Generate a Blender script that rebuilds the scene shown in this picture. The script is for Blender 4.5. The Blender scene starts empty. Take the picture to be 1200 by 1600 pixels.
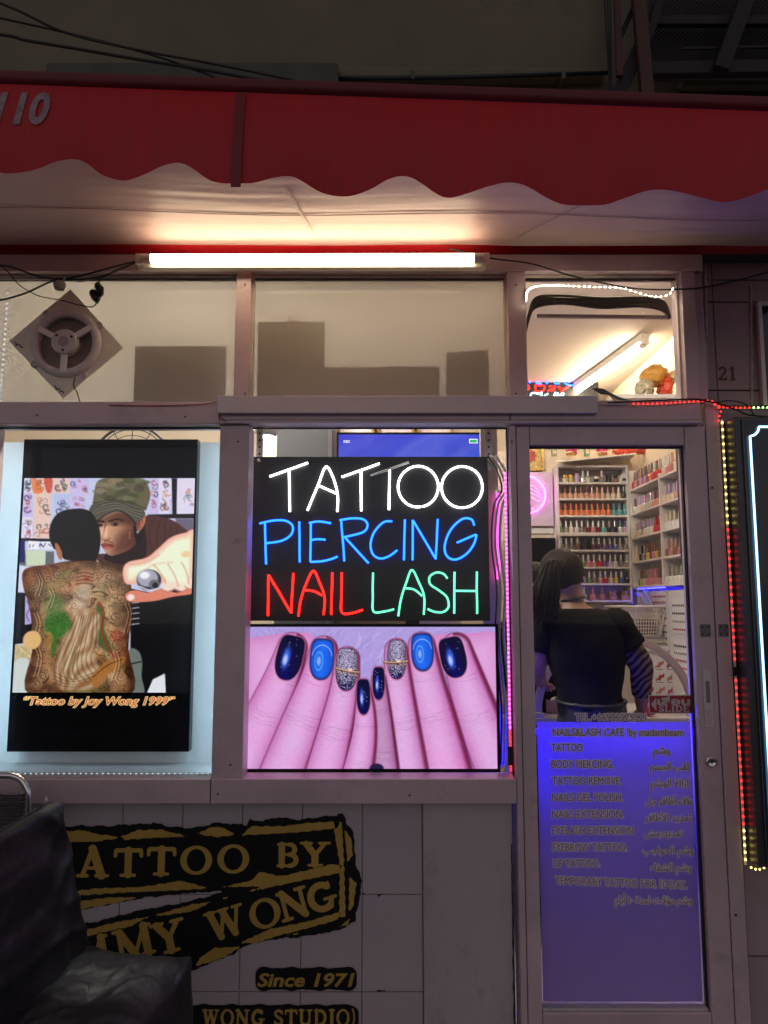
import bpy, math, random
import numpy as np
from mathutils import Vector, Matrix, noise as mnoise

random.seed(7)
RNG = np.random.default_rng(7)
SC = bpy.context.scene
COL = SC.collection
R = math.radians

# ------------------------------------------------------------------ camera
TILT = R(6.8)
EYE = 1.55
cam_d = bpy.data.cameras.new('camera')
cam = bpy.data.objects.new('camera', cam_d)
COL.objects.link(cam)
cam.location = (0, 0, EYE)
cam.rotation_euler = (R(90) + TILT, 0, 0)
cam_d.sensor_fit = 'VERTICAL'
cam_d.sensor_height = 24
cam_d.lens = 18.0
cam_d.clip_start = 0.05
cam_d.clip_end = 500
SC.camera = cam

# ------------------------------------------------------------------ world
W = bpy.data.worlds.new('World')
SC.world = W
W.use_nodes = True
wn = W.node_tree
bg = wn.nodes['Background']
sky = wn.nodes.new('ShaderNodeTexSky')
sky.sky_type = 'NISHITA'
sky.sun_disc = False
sky.sun_elevation = R(32)
sky.sun_rotation = R(0)
hsv = wn.nodes.new('ShaderNodeHueSaturation')
hsv.inputs['Saturation'].default_value = 0.25
wn.links.new(sky.outputs[0], hsv.inputs['Color'])
mixw = wn.nodes.new('ShaderNodeMix')
mixw.data_type = 'RGBA'
mixw.blend_type = 'MULTIPLY'
mixw.inputs['Factor'].default_value = 1.0
wn.links.new(hsv.outputs[0], mixw.inputs['A'])
mixw.inputs['B'].default_value = (1.0, 0.86, 0.88, 1)
wn.links.new(mixw.outputs['Result'], bg.inputs['Color'])
bg.inputs['Strength'].default_value = 0.078

# ------------------------------------------------------------------ render look
SC.view_settings.view_transform = 'Standard'
SC.view_settings.look = 'None'
SC.view_settings.exposure = 0.0
SC.view_settings.gamma = 1.0
SC.view_settings.use_curve_mapping = False
SC.render.engine = 'CYCLES'
SC.cycles.use_denoising = True
try:
    SC.cycles.denoiser = 'OPENIMAGEDENOISE'
except Exception:
    pass
SC.cycles.max_bounces = 8
SC.cycles.diffuse_bounces = 4
SC.cycles.glossy_bounces = 3
SC.cycles.transmission_bounces = 4
SC.cycles.transparent_max_bounces = 24
SC.cycles.caustics_reflective = False
SC.cycles.caustics_refractive = False
SC.cycles.sample_clamp_indirect = 4.0

# ------------------------------------------------------------------ geometry helpers
CT, ST = math.cos(TILT), math.sin(TILT)


def at(px, py, Y):
    """photo pixel (1200 x 1600) -> world point at depth Y"""
    yy = 1200 * CT - (800 - py) * ST
    zz = 1200 * ST + (800 - py) * CT
    return Vector(((px - 600) * Y / yy, Y, EYE + zz * Y / yy))


def zat(py, Y):
    return at(600, py, Y).z


def xat(px, py, Y):
    return at(px, py, Y).x


class MB:
    def __init__(s):
        s.v = []
        s.f = []

    def add(s, vs, fs):
        n = len(s.v)
        s.v += [tuple(p) for p in vs]
        s.f += [tuple(i + n for i in f) for f in fs]
        return s

    def box(s, x0, x1, y0, y1, z0, z1):
        vs = [(x0, y0, z0), (x1, y0, z0), (x1, y1, z0), (x0, y1, z0), (x0, y0, z1), (x1, y0, z1), (x1, y1, z1), (x0, y1, z1)]
        return s.add(vs, [(3, 2, 1, 0), (4, 5, 6, 7), (0, 1, 5, 4), (1, 2, 6, 5), (2, 3, 7, 6), (3, 0, 4, 7)])

    def prism(s, pts, y0, y1):
        """outline in X,Z extruded along Y (counter-clockwise seen from -Y)"""
        n = len(pts)
        vs = [(x, y0, z) for x, z in pts] + [(x, y1, z) for x, z in pts]
        fs = [tuple(range(n)), tuple(range(2 * n - 1, n - 1, -1))]
        fs += [(i, i + n, (i + 1) % n + n, (i + 1) % n) for i in range(n)]
        return s.add(vs, fs)

    def bar(s, a, b, w, h, up=(0, 0, 1)):
        """square bar from a to b, w across, h along up"""
        a, b = Vector(a), Vector(b)
        d = (b - a).normalized()
        side = d.cross(Vector(up)).normalized()
        u = side.cross(d)
        vs = []
        for p in (a, b):
            for i, j in ((-1, -1), (1, -1), (1, 1), (-1, 1)):
                vs.append(p + side * (i * w / 2) + u * (j * h / 2))
        return s.add(vs, [(3, 2, 1, 0), (4, 5, 6, 7), (0, 1, 5, 4), (1, 2, 6, 5), (2, 3, 7, 6), (3, 0, 4, 7)])

    def tube(s, path, r, seg=8, closed=False, caps=True):
        path = [Vector(p) for p in path]
        n = len(path)
        rs = r if isinstance(r, (list, tuple)) else [r] * n
        up = None
        rings = []
        for i, p in enumerate(path):
            if closed:
                d = (path[(i + 1) % n] - path[i - 1]).normalized()
            else:
                d = (path[min(i + 1, n - 1)] - path[max(i - 1, 0)]).normalized()
            if up is None:
                up = Vector((0, 0, 1)) if abs(d.z) < .9 else Vector((1, 0, 0))
            a = d.cross(up)
            if a.length < 1e-6:
                a = d.cross(Vector((0.3, 1, .2)))
            a.normalize()
            up = a.cross(d)
            rings.append([p + (a * math.cos(2 * math.pi * k / seg) + up * math.sin(2 * math.pi * k / seg)) * rs[i] for k in range(seg)])
        vs = [q for rg in rings for q in rg]
        fs = []
        m = n if closed else n - 1
        for i in range(m):
            j = (i + 1) % n
            for k in range(seg):
                l = (k + 1) % seg
                fs.append((i * seg + k, i * seg + l, j * seg + l, j * seg + k))
        if caps and not closed:
            fs.append(tuple(range(seg - 1, -1, -1)))
            fs.append(tuple((n - 1) * seg + k for k in range(seg)))
        return s.add(vs, fs)

    def lathe(s, prof, c=(0, 0, 0), axis='z', seg=16, half=False):
        """prof: list of (radius, along)"""
        n = len(prof)
        vs = []
        for r, h in prof:
            for k in range(seg):
                a = 2 * math.pi * k / seg
                p = (r * math.cos(a), r * math.sin(a), h)
                if axis == 'y':
                    p = (p[0], p[2], p[1])
                elif axis == 'x':
                    p = (p[2], p[0], p[1])
                vs.append((p[0] + c[0], p[1] + c[1], p[2] + c[2]))
        fs = []
        for i in range(n - 1):
            for k in range(seg):
                l = (k + 1) % seg
                fs.append((i * seg + k, i * seg + l, (i + 1) * seg + l, (i + 1) * seg + k))
        fs.append(tuple(range(seg - 1, -1, -1)))
        fs.append(tuple((n - 1) * seg + k for k in range(seg)))
        return s.add(vs, fs)

    def ball(s, c, r, seg=8, rings=5, sx=1, sy=1, sz=1):
        vs = [(c[0], c[1], c[2] + r * sz)]
        for i in range(1, rings):
            t = math.pi * i / rings
            for k in range(seg):
                a = 2 * math.pi * k / seg
                vs.append((c[0] + r * sx * math.sin(t) * math.cos(a), c[1] + r * sy * math.sin(t) * math.sin(a), c[2] + r * sz * math.cos(t)))
        vs.append((c[0], c[1], c[2] - r * sz))
        fs = []
        for k in range(seg):
            fs.append((0, 1 + k, 1 + (k + 1) % seg))
            e = 1 + (rings - 2) * seg
            fs.append((len(vs) - 1, e + (k + 1) % seg, e + k))
        for i in range(rings - 2):
            for k in range(seg):
                a, b = 1 + i * seg + k, 1 + i * seg + (k + 1) % seg
                fs.append((a, a + seg, b + seg, b))
        return s.add(vs, fs)

    def mesh(s, name):
        m = bpy.data.meshes.new(name)
        m.from_pydata(s.v, [], s.f)
        m.update()
        return m


def obj(name, mb, mat=None, parent=None, smooth=False, bevel=0, kind=None, label=None, cat=None, group=None, solid=0, loc=None, local=False):
    me = mb.mesh(name) if isinstance(mb, MB) else mb
    o = bpy.data.objects.new(name, me)
    COL.objects.link(o)
    if mat is not None and len(me.materials) == 0:
        me.materials.append(mat)
    if smooth:
        me.polygons.foreach_set('use_smooth', [True] * len(me.polygons))
        me.update()
    if parent is not None:
        o.parent = parent
        if not local:
            o.matrix_parent_inverse = wm(parent).inverted()
    if bevel:
        b = o.modifiers.new('bevel', 'BEVEL')
        b.width = bevel
        b.segments = 2
        b.limit_method = 'ANGLE'
        b.harden_normals = False
    if solid:
        b = o.modifiers.new('solid', 'SOLIDIFY')
        b.thickness = solid
        b.offset = 0
    if solid and smooth:
        o.modifiers.new('crease', 'EDGE_SPLIT').split_angle = R(40)
    if loc is not None:
        o.location = loc
    tag(o, label, cat, group, kind)
    return o


def wm(o):
    if o.parent is None:
        return o.matrix_basis.copy()
    return wm(o.parent) @ o.matrix_parent_inverse @ o.matrix_basis


def tag(o, label=None, cat=None, group=None, kind=None):
    if label:
        o['label'] = label
    if cat:
        o['category'] = cat
    if group:
        o['group'] = group
    if kind:
        o['kind'] = kind


def thing(name, label, cat, loc=(0, 0, 0), group=None):
    o = bpy.data.objects.new(name, None)
    COL.objects.link(o)
    o.location = loc
    o.empty_display_size = 0.05
    tag(o, label, cat, group)
    return o


def spline(pts, n=8, closed=False):
    """Catmull-Rom through pts"""
    P = [Vector(p) for p in pts]
    out = []
    m = len(P)
    rng = range(m) if closed else range(m - 1)
    for i in rng:
        if closed:
            a, b, c, d = P[(i - 1) % m], P[i], P[(i + 1) % m], P[(i + 2) % m]
        else:
            a, b, c, d = P[max(i - 1, 0)], P[i], P[i + 1], P[min(i + 2, m - 1)]
        for k in range(n):
            t = k / n
            out.append(.5 * ((2 * b) + (c - a) * t + (2 * a - 5 * b + 4 * c - d) * t * t + (3 * b - a - 3 * c + d) * t ** 3))
    if not closed:
        out.append(P[-1])
    return out


# ------------------------------------------------------------------ materials
MATS = {}


def mat(name, col, rough=.5, metal=0., var=.12, scale=6., bump=0., bscale=60., emit=None, strength=0., spec=.5, coat=0., stretch=(1, 1, 1), dirt=0., trans=0.):
    if name in MATS:
        return MATS[name]
    m = bpy.data.materials.new(name)
    m.use_nodes = True
    nt = m.node_tree
    p = nt.nodes['Principled BSDF']
    p.inputs['Roughness'].default_value = rough
    p.inputs['Metallic'].default_value = metal
    p.inputs['Specular IOR Level'].default_value = spec
    p.inputs['Coat Weight'].default_value = coat
    tc = nt.nodes.new('ShaderNodeTexCoord')
    mp = nt.nodes.new('ShaderNodeMapping')
    mp.inputs['Scale'].default_value = stretch
    nt.links.new(tc.outputs['Object'], mp.inputs['Vector'])
    if var > 0:
        n = nt.nodes.new('ShaderNodeTexNoise')
        n.inputs['Scale'].default_value = scale
        n.inputs['Detail'].default_value = 6
        n.inputs['Roughness'].default_value = .65
        nt.links.new(mp.outputs[0], n.inputs['Vector'])
        rp = nt.nodes.new('ShaderNodeValToRGB')
        rp.color_ramp.elements[0].position = .3
        rp.color_ramp.elements[1].position = .7
        rp.color_ramp.elements[0].color = (*[max(0, c * (1 - var)) for c in col], 1)
        rp.color_ramp.elements[1].color = (*[min(1, c * (1 + var)) for c in col], 1)
        nt.links.new(n.outputs['Fac'], rp.inputs[0])
        src = rp.outputs[0]
        if dirt > 0:
            n2 = nt.nodes.new('ShaderNodeTexNoise')
            n2.inputs['Scale'].default_value = scale * 2.3
            n2.inputs['Detail'].default_value = 9
            n2.inputs['Roughness'].default_value = .75
            nt.links.new(mp.outputs[0], n2.inputs['Vector'])
            r2 = nt.nodes.new('ShaderNodeValToRGB')
            r2.color_ramp.elements[0].position = .56
            r2.color_ramp.elements[1].position = .75
            r2.color_ramp.elements[0].color = (0, 0, 0, 1)
            r2.color_ramp.elements[1].color = (dirt, dirt, dirt, 1)
            nt.links.new(n2.outputs['Fac'], r2.inputs[0])
            mx = nt.nodes.new('ShaderNodeMix')
            mx.data_type = 'RGBA'
            nt.links.new(r2.outputs[0], mx.inputs['Factor'])
            nt.links.new(src, mx.inputs['A'])
            mx.inputs['B'].default_value = (col[0] * .25, col[1] * .22, col[2] * .18, 1)
            src = mx.outputs['Result']
        nt.links.new(src, p.inputs['Base Color'])
        rr = nt.nodes.new('ShaderNodeMapRange')
        rr.inputs['To Min'].default_value = max(0, rough - .1)
        rr.inputs['To Max'].default_value = min(1, rough + .12)
        nt.links.new(n.outputs['Fac'], rr.inputs['Value'])
        nt.links.new(rr.outputs[0], p.inputs['Roughness'])
    else:
        p.inputs['Base Color'].default_value = (*col, 1)
    if bump > 0:
        nb = nt.nodes.new('ShaderNodeTexNoise')
        nb.inputs['Scale'].default_value = bscale
        nb.inputs['Detail'].default_value = 5
        nt.links.new(mp.outputs[0], nb.inputs['Vector'])
        b = nt.nodes.new('ShaderNodeBump')
        b.inputs['Strength'].default_value = bump
        b.inputs['Distance'].default_value = .01
        nt.links.new(nb.outputs['Fac'], b.inputs['Height'])
        nt.links.new(b.outputs[0], p.inputs['Normal'])
    if emit:
        p.inputs['Emission Color'].default_value = (*emit, 1)
        p.inputs['Emission Strength'].default_value = strength
    if trans > 0:
        tr = nt.nodes.new('ShaderNodeBsdfTranslucent')
        if var > 0:
            nt.links.new(src, tr.inputs['Color'])
        else:
            tr.inputs['Color'].default_value = (*col, 1)
        ms = nt.nodes.new('ShaderNodeMixShader')
        ms.inputs[0].default_value = trans
        nt.links.new(p.outputs[0], ms.inputs[1])
        nt.links.new(tr.outputs[0], ms.inputs[2])
        nt.links.new(ms.outputs[0], nt.nodes['Material Output'].inputs['Surface'])
    MATS[name] = m
    return m


def glow(name, col, strength):
    if name in MATS:
        return MATS[name]
    m = bpy.data.materials.new(name)
    m.use_nodes = True
    p = m.node_tree.nodes['Principled BSDF']
    p.inputs['Base Color'].default_value = (*[min(.8, c) for c in col], 1)
    p.inputs['Emission Color'].default_value = (*col, 1)
    p.inputs['Emission Strength'].default_value = strength
    MATS[name] = m
    return m


def glass_mat(name, tint=(1, 1, 1), r0=.045, grime=.0, rough=0.0):
    m = bpy.data.materials.new(name)
    m.use_nodes = True
    nt = m.node_tree
    nt.nodes.remove(nt.nodes['Principled BSDF'])
    tr = nt.nodes.new('ShaderNodeBsdfTransparent')
    tr.inputs[0].default_value = (*tint, 1)
    gl = nt.nodes.new('ShaderNodeBsdfGlossy')
    gl.inputs['Roughness'].default_value = rough
    lw = nt.nodes.new('ShaderNodeLayerWeight')
    pw = nt.nodes.new('ShaderNodeMath')
    pw.operation = 'POWER'
    nt.links.new(lw.outputs['Facing'], pw.inputs[0])
    pw.inputs[1].default_value = 4.0
    ma = nt.nodes.new('ShaderNodeMath')
    ma.operation = 'MULTIPLY_ADD'
    nt.links.new(pw.outputs[0], ma.inputs[0])
    ma.inputs[1].default_value = .6
    ma.inputs[2].default_value = r0
    ms = nt.nodes.new('ShaderNodeMixShader')
    nt.links.new(ma.outputs[0], ms.inputs[0])
    nt.links.new(tr.outputs[0], ms.inputs[1])
    nt.links.new(gl.outputs[0], ms.inputs[2])
    out = ms
    if grime > 0:
        df = nt.nodes.new('ShaderNodeBsdfDiffuse')
        df.inputs[0].default_value = (.6, .58, .55, 1)
        n = nt.nodes.new('ShaderNodeTexNoise')
        n.inputs['Scale'].default_value = 3.5
        n.inputs['Detail'].default_value = 10
        n.inputs['Roughness'].default_value = .7
        tc = nt.nodes.new('ShaderNodeTexCoord')
        nt.links.new(tc.outputs['Object'], n.inputs['Vector'])
        mr = nt.nodes.new('ShaderNodeMapRange')
        mr.inputs['From Min'].default_value = .35
        mr.inputs['From Max'].default_value = .8
        mr.inputs['To Max'].default_value = grime
        nt.links.new(n.outputs['Fac'], mr.inputs['Value'])
        m2 = nt.nodes.new('ShaderNodeMixShader')
        nt.links.new(mr.outputs[0], m2.inputs[0])
        nt.links.new(ms.outputs[0], m2.inputs[1])
        nt.links.new(df.outputs[0], m2.inputs[2])
        out = m2
    nt.links.new(out.outputs[0], nt.nodes['Material Output'].inputs['Surface'])
    MATS[name] = m
    return m


M_FRAME = mat('frame_metal', (.54, .42, .44), .38, .15, .12, 3.0, .03, 220, dirt=.36)
M_FRAME2 = mat('frame_metal_light', (.60, .54, .54), .35, .15, .08, 3.0, .02, 220, dirt=.18)
M_BEAD = mat('glazing_bead', (.66, .58, .52), .5, 0, .2, 12, 0, dirt=.4)
M_RUBBER = mat('black_gasket', (.015, .014, .014), .5, 0, .2, 10)
M_WHITE = mat('white_panel', (.78, .75, .70), .55, 0, .05, 2.0, dirt=.05)
M_HARDB = mat('hardboard', (.25, .19, .135), .7, 0, .10, 5, .05, 200)
M_BLACK = mat('black_plastic', (.012, .012, .014), .3, 0, .2, 20)
M_CABLE = mat('cable_black', (.012, .012, .012), .45, 0, .2, 20)
M_GLASS = glass_mat('window_glass', (.97, .98, .97), .012, .03)
M_DGLASS = glass_mat('door_glass', (.97, .98, .98), .012, .010)
M_CHROME = mat('chrome', (.65, .62, .6), .16, 1.0, .05, 30)
M_STEEL = mat('galvanised_steel', (.45, .44, .43), .35, .9, .15, 18)

M_MILKY = glass_mat('milky_glass', (.97, .97, .95), .015, .0)
_nt = M_MILKY.node_tree
_d = _nt.nodes.new('ShaderNodeBsdfDiffuse')
_d.inputs[0].default_value = (.80, .78, .74, 1)
_t = _nt.nodes.new('ShaderNodeBsdfTranslucent')
_t.inputs[0].default_value = (.86, .84, .80, 1)
_m1, _m2 = _nt.nodes.new('ShaderNodeMixShader'), _nt.nodes.new('ShaderNodeMixShader')
_m1.inputs[0].default_value = .5
_m2.inputs[0].default_value = .34
_src = _nt.nodes['Material Output'].inputs['Surface'].links[0].from_socket
_nt.links.new(_d.outputs[0], _m1.inputs[1])
_nt.links.new(_t.outputs[0], _m1.inputs[2])
_nt.links.new(_src, _m2.inputs[1])
_nt.links.new(_m1.outputs[0], _m2.inputs[2])
_nt.links.new(_m2.outputs[0], _nt.nodes['Material Output'].inputs['Surface'])

# ------------------------------------------------------------------ 2D shapes -> flat mesh (marching squares)


def sd_seg(U, V, a, b, r):
    ax, ay = a
    bx, by = b
    dx, dy = bx - ax, by - ay
    L = dx * dx + dy * dy + 1e-12
    t = np.clip(((U - ax) * dx + (V - ay) * dy) / L, 0, 1)
    return np.hypot(U - ax - t * dx, V - ay - t * dy) - r


def sd_path(U, V, pts, r):
    d = np.full(U.shape, 1e9)
    for a, b in zip(pts[:-1], pts[1:]):
        d = np.minimum(d, sd_seg(U, V, a, b, r))
    return d


def sd_poly(U, V, pts):
    d = np.full(U.shape, 1e9)
    ins = np.zeros(U.shape, bool)
    n = len(pts)
    for i in range(n):
        a, b = pts[i], pts[(i + 1) % n]
        d = np.minimum(d, sd_seg(U, V, a, b, 0))
        if a[1] != b[1]:
            c = ((a[1] > V) != (b[1] > V)) & (U < (b[0] - a[0]) * (V - a[1]) / (b[1] - a[1]) + a[0])
            ins ^= c
    return np.where(ins, -d, d)


def sd_ell(U, V, cx, cy, rx, ry, rot=0):
    c, s = math.cos(rot), math.sin(rot)
    x = (U - cx) * c + (V - cy) * s
    y = -(U - cx) * s + (V - cy) * c
    k = np.hypot(x / rx, y / ry)
    return (k - 1) * min(rx, ry)


def sdf_mesh(fn, u0, u1, v0, v1, step, to3):
    nu = max(2, int((u1 - u0) / step) + 1)
    nv = max(2, int((v1 - v0) / step) + 1)
    us = np.linspace(u0, u1, nu)
    vs = np.linspace(v0, v1, nv)
    U, V = np.meshgrid(us, vs)
    D = fn(U, V)
    D = np.where(np.abs(D) < 1e-7, 1e-7, D)
    D[0, :] = np.maximum(D[0, :], 1e-6)
    D[-1, :] = np.maximum(D[-1, :], 1e-6)
    D[:, 0] = np.maximum(D[:, 0], 1e-6)
    D[:, -1] = np.maximum(D[:, -1], 1e-6)
    I = D < 0
    cnt = I[:-1, :-1].astype(int) + I[1:, :-1] + I[:-1, 1:] + I[1:, 1:]
    verts, faces, idx = [], [], {}

    def gv(i, j):
        k = (i, j)
        if k not in idx:
            idx[k] = len(verts)
            verts.append((us[j], vs[i]))
        return idx[k]

    def ev(i, j, i2, j2):
        k = (i, j, i2, j2) if (i, j) < (i2, j2) else (i2, j2, i, j)
        if k not in idx:
            a, b = D[k[0], k[1]], D[k[2], k[3]]
            t = a / (a - b)
            idx[k] = len(verts)
            verts.append((us[k[1]] + t * (us[k[3]] - us[k[1]]), vs[k[0]] + t * (vs[k[2]] - vs[k[0]])))
        return idx[k]
    # runs of full cells become one wide quad only where neighbours allow; plain quads keep shading exact
    for i, j in zip(*np.nonzero(cnt)):
        c = [(i, j), (i, j + 1), (i + 1, j + 1), (i + 1, j)]
        if cnt[i, j] == 4:
            faces.append([gv(*q) for q in c])
        else:
            f = []
            for k in range(4):
                a, b = c[k], c[(k + 1) % 4]
                if I[a]:
                    f.append(gv(*a))
                if I[a] != I[b]:
                    f.append(ev(*a, *b))
            if len(f) >= 3:
                faces.append(f)
    m = MB()
    m.v = [tuple(to3(u, v)) for u, v in verts]
    m.f = [tuple(f) for f in faces]
    return m


def facing(Y):
    return lambda u, v: (u, Y, v)


# slab letters in a unit-high box; every letter returns (width, function(U, V) -> distance)
def _O(w, t=.2, ty=.12):
    return lambda U, V: np.maximum(sd_ell(U, V, w / 2, .5, w / 2, .52), -sd_ell(U, V, w / 2, .5, w / 2 - t, .52 - ty))


def _S(*strokes):
    def f(U, V):
        d = np.full(U.shape, 1e9)
        for s in strokes:
            d = np.minimum(d, sd_seg(U, V, (s[0], s[1]), (s[2], s[3]), s[4]))
        return d
    return f


def _arc(cx, cy, rx, ry, a0, a1, r, n=10):
    pts = [(cx + rx * math.cos(R(a0 + (a1 - a0) * k / n)), cy + ry * math.sin(R(a0 + (a1 - a0) * k / n))) for k in range(n + 1)]
    return [(a[0], a[1], b[0], b[1], r) for a, b in zip(pts[:-1], pts[1:])]


GL = {
    'T': (.92, _S((.46, .06, .46, .94, .11), (.10, .92, .82, .92, .075), (.07, .90, .06, .72, .055), (.85, .90, .86, .72, .055), (.26, .055, .66, .055, .055))),
    'A': (1.0, _S((.20, .06, .47, .92, .07), (.47, .92, .76, .06, .125), (.28, .30, .66, .30, .05), (.06, .055, .34, .055, .055), (.60, .055, .94, .055, .055))),
    'O': (.98, _O(.98)),
    'B': (.82, _S((.20, .06, .20, .94, .11), (.08, .06, .5, .06, .058), (.08, .94, .5, .94, .058), (.2, .52, .48, .52, .05), *_arc(.48, .29, .22, .23, -90, 90, .09), *_arc(.46, .73, .19, .21, -90, 90, .085))),
    'Y': (.96, _S((.48, .06, .48, .45, .11), (.20, .92, .48, .45, .11), (.78, .92, .48, .45, .07), (.30, .055, .68, .055, .055), (.05, .94, .36, .94, .055), (.62, .94, .92, .94, .055))),
    'W': (1.3, _S((.22, .92, .42, .08, .11), (.42, .08, .64, .85, .06), (.64, .85, .88, .08, .11), (.88, .08, 1.1, .92, .06), (.06, .945, .38, .945, .05), (.5, .945, .8, .945, .05), (.96, .945, 1.24, .945, .05))),
    'N': (1.08, _S((.2, .06, .2, .94, .07), (.2, .92, .84, .08, .12), (.84, .06, .84, .94, .07), (.05, .055, .37, .055, .055), (.05, .94, .25, .94, .055), (.68, .94, 1.0, .94, .055))),
    'M': (1.22, _S((.2, .06, .22, .94, .07), (.24, .9, .6, .1, .12), (.6, .1, .96, .9, .06), (.98, .06, .98, .94, .12), (.05, .055, .37, .055, .055), (.8, .055, 1.16, .055, .055), (.06, .94, .26, .94, .055), (1., .94, 1.15, .94, .055))),
    'G': (1.0, _S(*_arc(.5, .5, .37, .42, 48, 300, .115, 18), (.72, .10, .80, .38, .09), (.58, .40, .95, .40, .055), (.80, .75, .80, .93, .05))),
    'S': (.74, _S(*_arc(.37, .73, .24, .19, 20, 250, .085), *_arc(.37, .28, .25, .2, 90, -150, .095), (.30, .555, .42, .47, .09), (.63, .72, .63, .9, .05), (.1, .1, .1, .3, .05))),
    'U': (1.04, _S((.22, .94, .22, .34, .11), *_arc(.51, .34, .29, .26, 180, 360, .09), (.80, .34, .80, .94, .07), (.05, .945, .4, .945, .05), (.64, .945, .98, .945, .05))),
    'D': (.98, _S((.2, .06, .2, .94, .11), (.06, .06, .45, .06, .055), (.06, .94, .45, .94, .055), *_arc(.45, .5, .38, .42, -90, 90, .10, 14))),
    'I': (.5, _S((.25, .06, .25, .94, .12), (.07, .055, .43, .055, .055), (.07, .945, .43, .945, .055))),
    'E': (.84, _S((.2, .06, .2, .94, .1), (.06, .055, .72, .055, .055), (.06, .945, .7, .945, .055), (.2, .5, .5, .5, .05), (.74, .08, .76, .26, .045), (.72, .92, .73, .76, .045), (.5, .4, .5, .6, .04))),
    'L': (.82, _S((.22, .06, .22, .94, .1), (.06, .055, .7, .055, .055), (.06, .945, .42, .945, .055), (.73, .08, .75, .3, .05))),
    '(': (.36, _S(*_arc(.42, .5, .30, .62, 125, 235, .06))),
    ')': (.36, _S(*_arc(-.06, .5, .30, .62, -55, 55, .06))),
    '&': (.9, _S(*_arc(.4, .74, .17, .17, -30, 220, .07), (.27, .63, .72, .06, .09), *_arc(.36, .26, .24, .2, 120, 340, .085), (.6, .2, .76, .44, .05))),
    '.': (.3, _S((.15, .08, .15, .08, .09))),
    '1': (.56, _S((.30, .06, .30, .92, .085), (.12, .055, .48, .055, .05), (.12, .80, .30, .92, .05))),
    '2': (.72, _S(*_arc(.36, .70, .22, .22, 160, -40, .07), (.53, .56, .12, .08, .07), (.12, .07, .6, .07, .07), (.6, .07, .62, .24, .045))),
}


def slab(text, to3, fit_w=None, gap=.10, step=.035):
    """list of meshes (one per letter); to3 maps (u, v) with v in 0..1 and u in 0..total -> 3D"""
    x = 0
    spots = []
    for ch in text:
        if ch == ' ':
            x += .55
            continue
        spots.append((x, ch))
        x += GL[ch][0] + gap
    tot = x - gap
    out = []
    for x0, ch in spots:
        w, f = GL[ch]
        out.append(sdf_mesh(f, -.12, w + .12, -.15, 1.15, step, lambda u, v: to3(u + x0, v, tot)))
    return out


# text through Blender's own font
TXT = {}


def text_mesh(s, x0, x1, z0, cap, Y, offset=0., shear=0., spacing=1., slope=0., grow=0., yscale=1.):
    """flat text in the X,Z plane at depth Y: fills x0..x1, baseline z0, capital height cap"""
    c = bpy.data.curves.new('t', 'FONT')
    c.body = s
    c.size = 1.0
    c.shear = shear
    c.space_character = spacing
    c.resolution_u = 3

    def build(off):
        c.offset = off
        o = bpy.data.objects.new('t', c)
        COL.objects.link(o)
        dg = bpy.context.evaluated_depsgraph_get()
        me = bpy.data.meshes.new_from_object(o.evaluated_get(dg))
        bpy.data.objects.remove(o)
        n = len(me.vertices)
        a = np.empty(n * 3, np.float32)
        me.vertices.foreach_get('co', a)
        return me, a.reshape(-1, 3)
    me0, a0 = build(0.)
    if offset or grow:
        me, a = build(offset + grow)
        bpy.data.meshes.remove(me0)
    else:
        me, a = me0, a0
    lo, hi = a0[:, 0].min(), a0[:, 0].max()
    sx = (x1 - x0) / (hi - lo)
    sz = cap / .7
    out = np.empty_like(a)
    out[:, 0] = x0 + (a[:, 0] - lo) * sx
    out[:, 1] = Y
    out[:, 2] = z0 + a[:, 1] * sz * yscale + slope * (out[:, 0] - x0)
    # letters that touch sit a hair apart in depth
    par = list(range(len(out)))

    def find(i):
        while par[i] != i:
            par[i] = par[par[i]]
            i = par[i]
        return i
    for pl_ in me.polygons:
        a_ = find(pl_.vertices[0])
        for k_ in pl_.vertices[1:]:
            par[find(k_)] = a_
    roots = sorted({find(i) for i in range(len(out))}, key=lambda i: out[i, 0])
    rank = {q_: k_ for k_, q_ in enumerate(roots)}
    for i in range(len(out)):
        out[i, 1] += .00009 * (rank[find(i)] % 4)
    me.vertices.foreach_set('co', out.ravel())
    me.update()
    bpy.data.curves.remove(c)
    return me


def halo_mesh(s, x0, x1, z0, cap, Y, rad, slope=0., n=10, bold=0.):
    base = text_mesh(s, x0, x1, z0, cap, 0., slope=slope)
    m = MB()
    V = np.array([v.co for v in base.vertices])
    Fs = [tuple(f.vertices) for f in base.polygons]
    for k in range(n + 1):
        a = 2 * math.pi * k / n
        dx, dz = (0, 0) if k == n else (rad * math.cos(a), rad * math.sin(a))
        W_ = V + np.array((dx, Y + .00042 * k / n - .0, dz))
        m.add([tuple(w) for w in W_], Fs)
    bpy.data.meshes.remove(base)
    return m


# Arabic letters: joined shapes laid out right to left
_AR = {'ا': 'FE8D', 'أ': 'FE83', 'آ': 'FE81', 'إ': 'FE87', 'ب': 'FE8F', 'ت': 'FE95', 'ة': 'FE93', 'ث': 'FE99', 'ج': 'FE9D', 'ح': 'FEA1', 'د': 'FEA9', 'ر': 'FEAD', 'ز': 'FEAF', 'س': 'FEB1', 'ش': 'FEB5',
       'ط': 'FEC1', 'ظ': 'FEC5', 'ف': 'FED1', 'ق': 'FED5', 'ل': 'FEDD', 'م': 'FEE1', 'ن': 'FEE5', 'ه': 'FEE9', 'و': 'FEED', 'ؤ': 'FE85', 'ي': 'FEF1', 'ء': 'FE80'}
_NOJOIN = set('اأآإدرزوؤةء')


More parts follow.
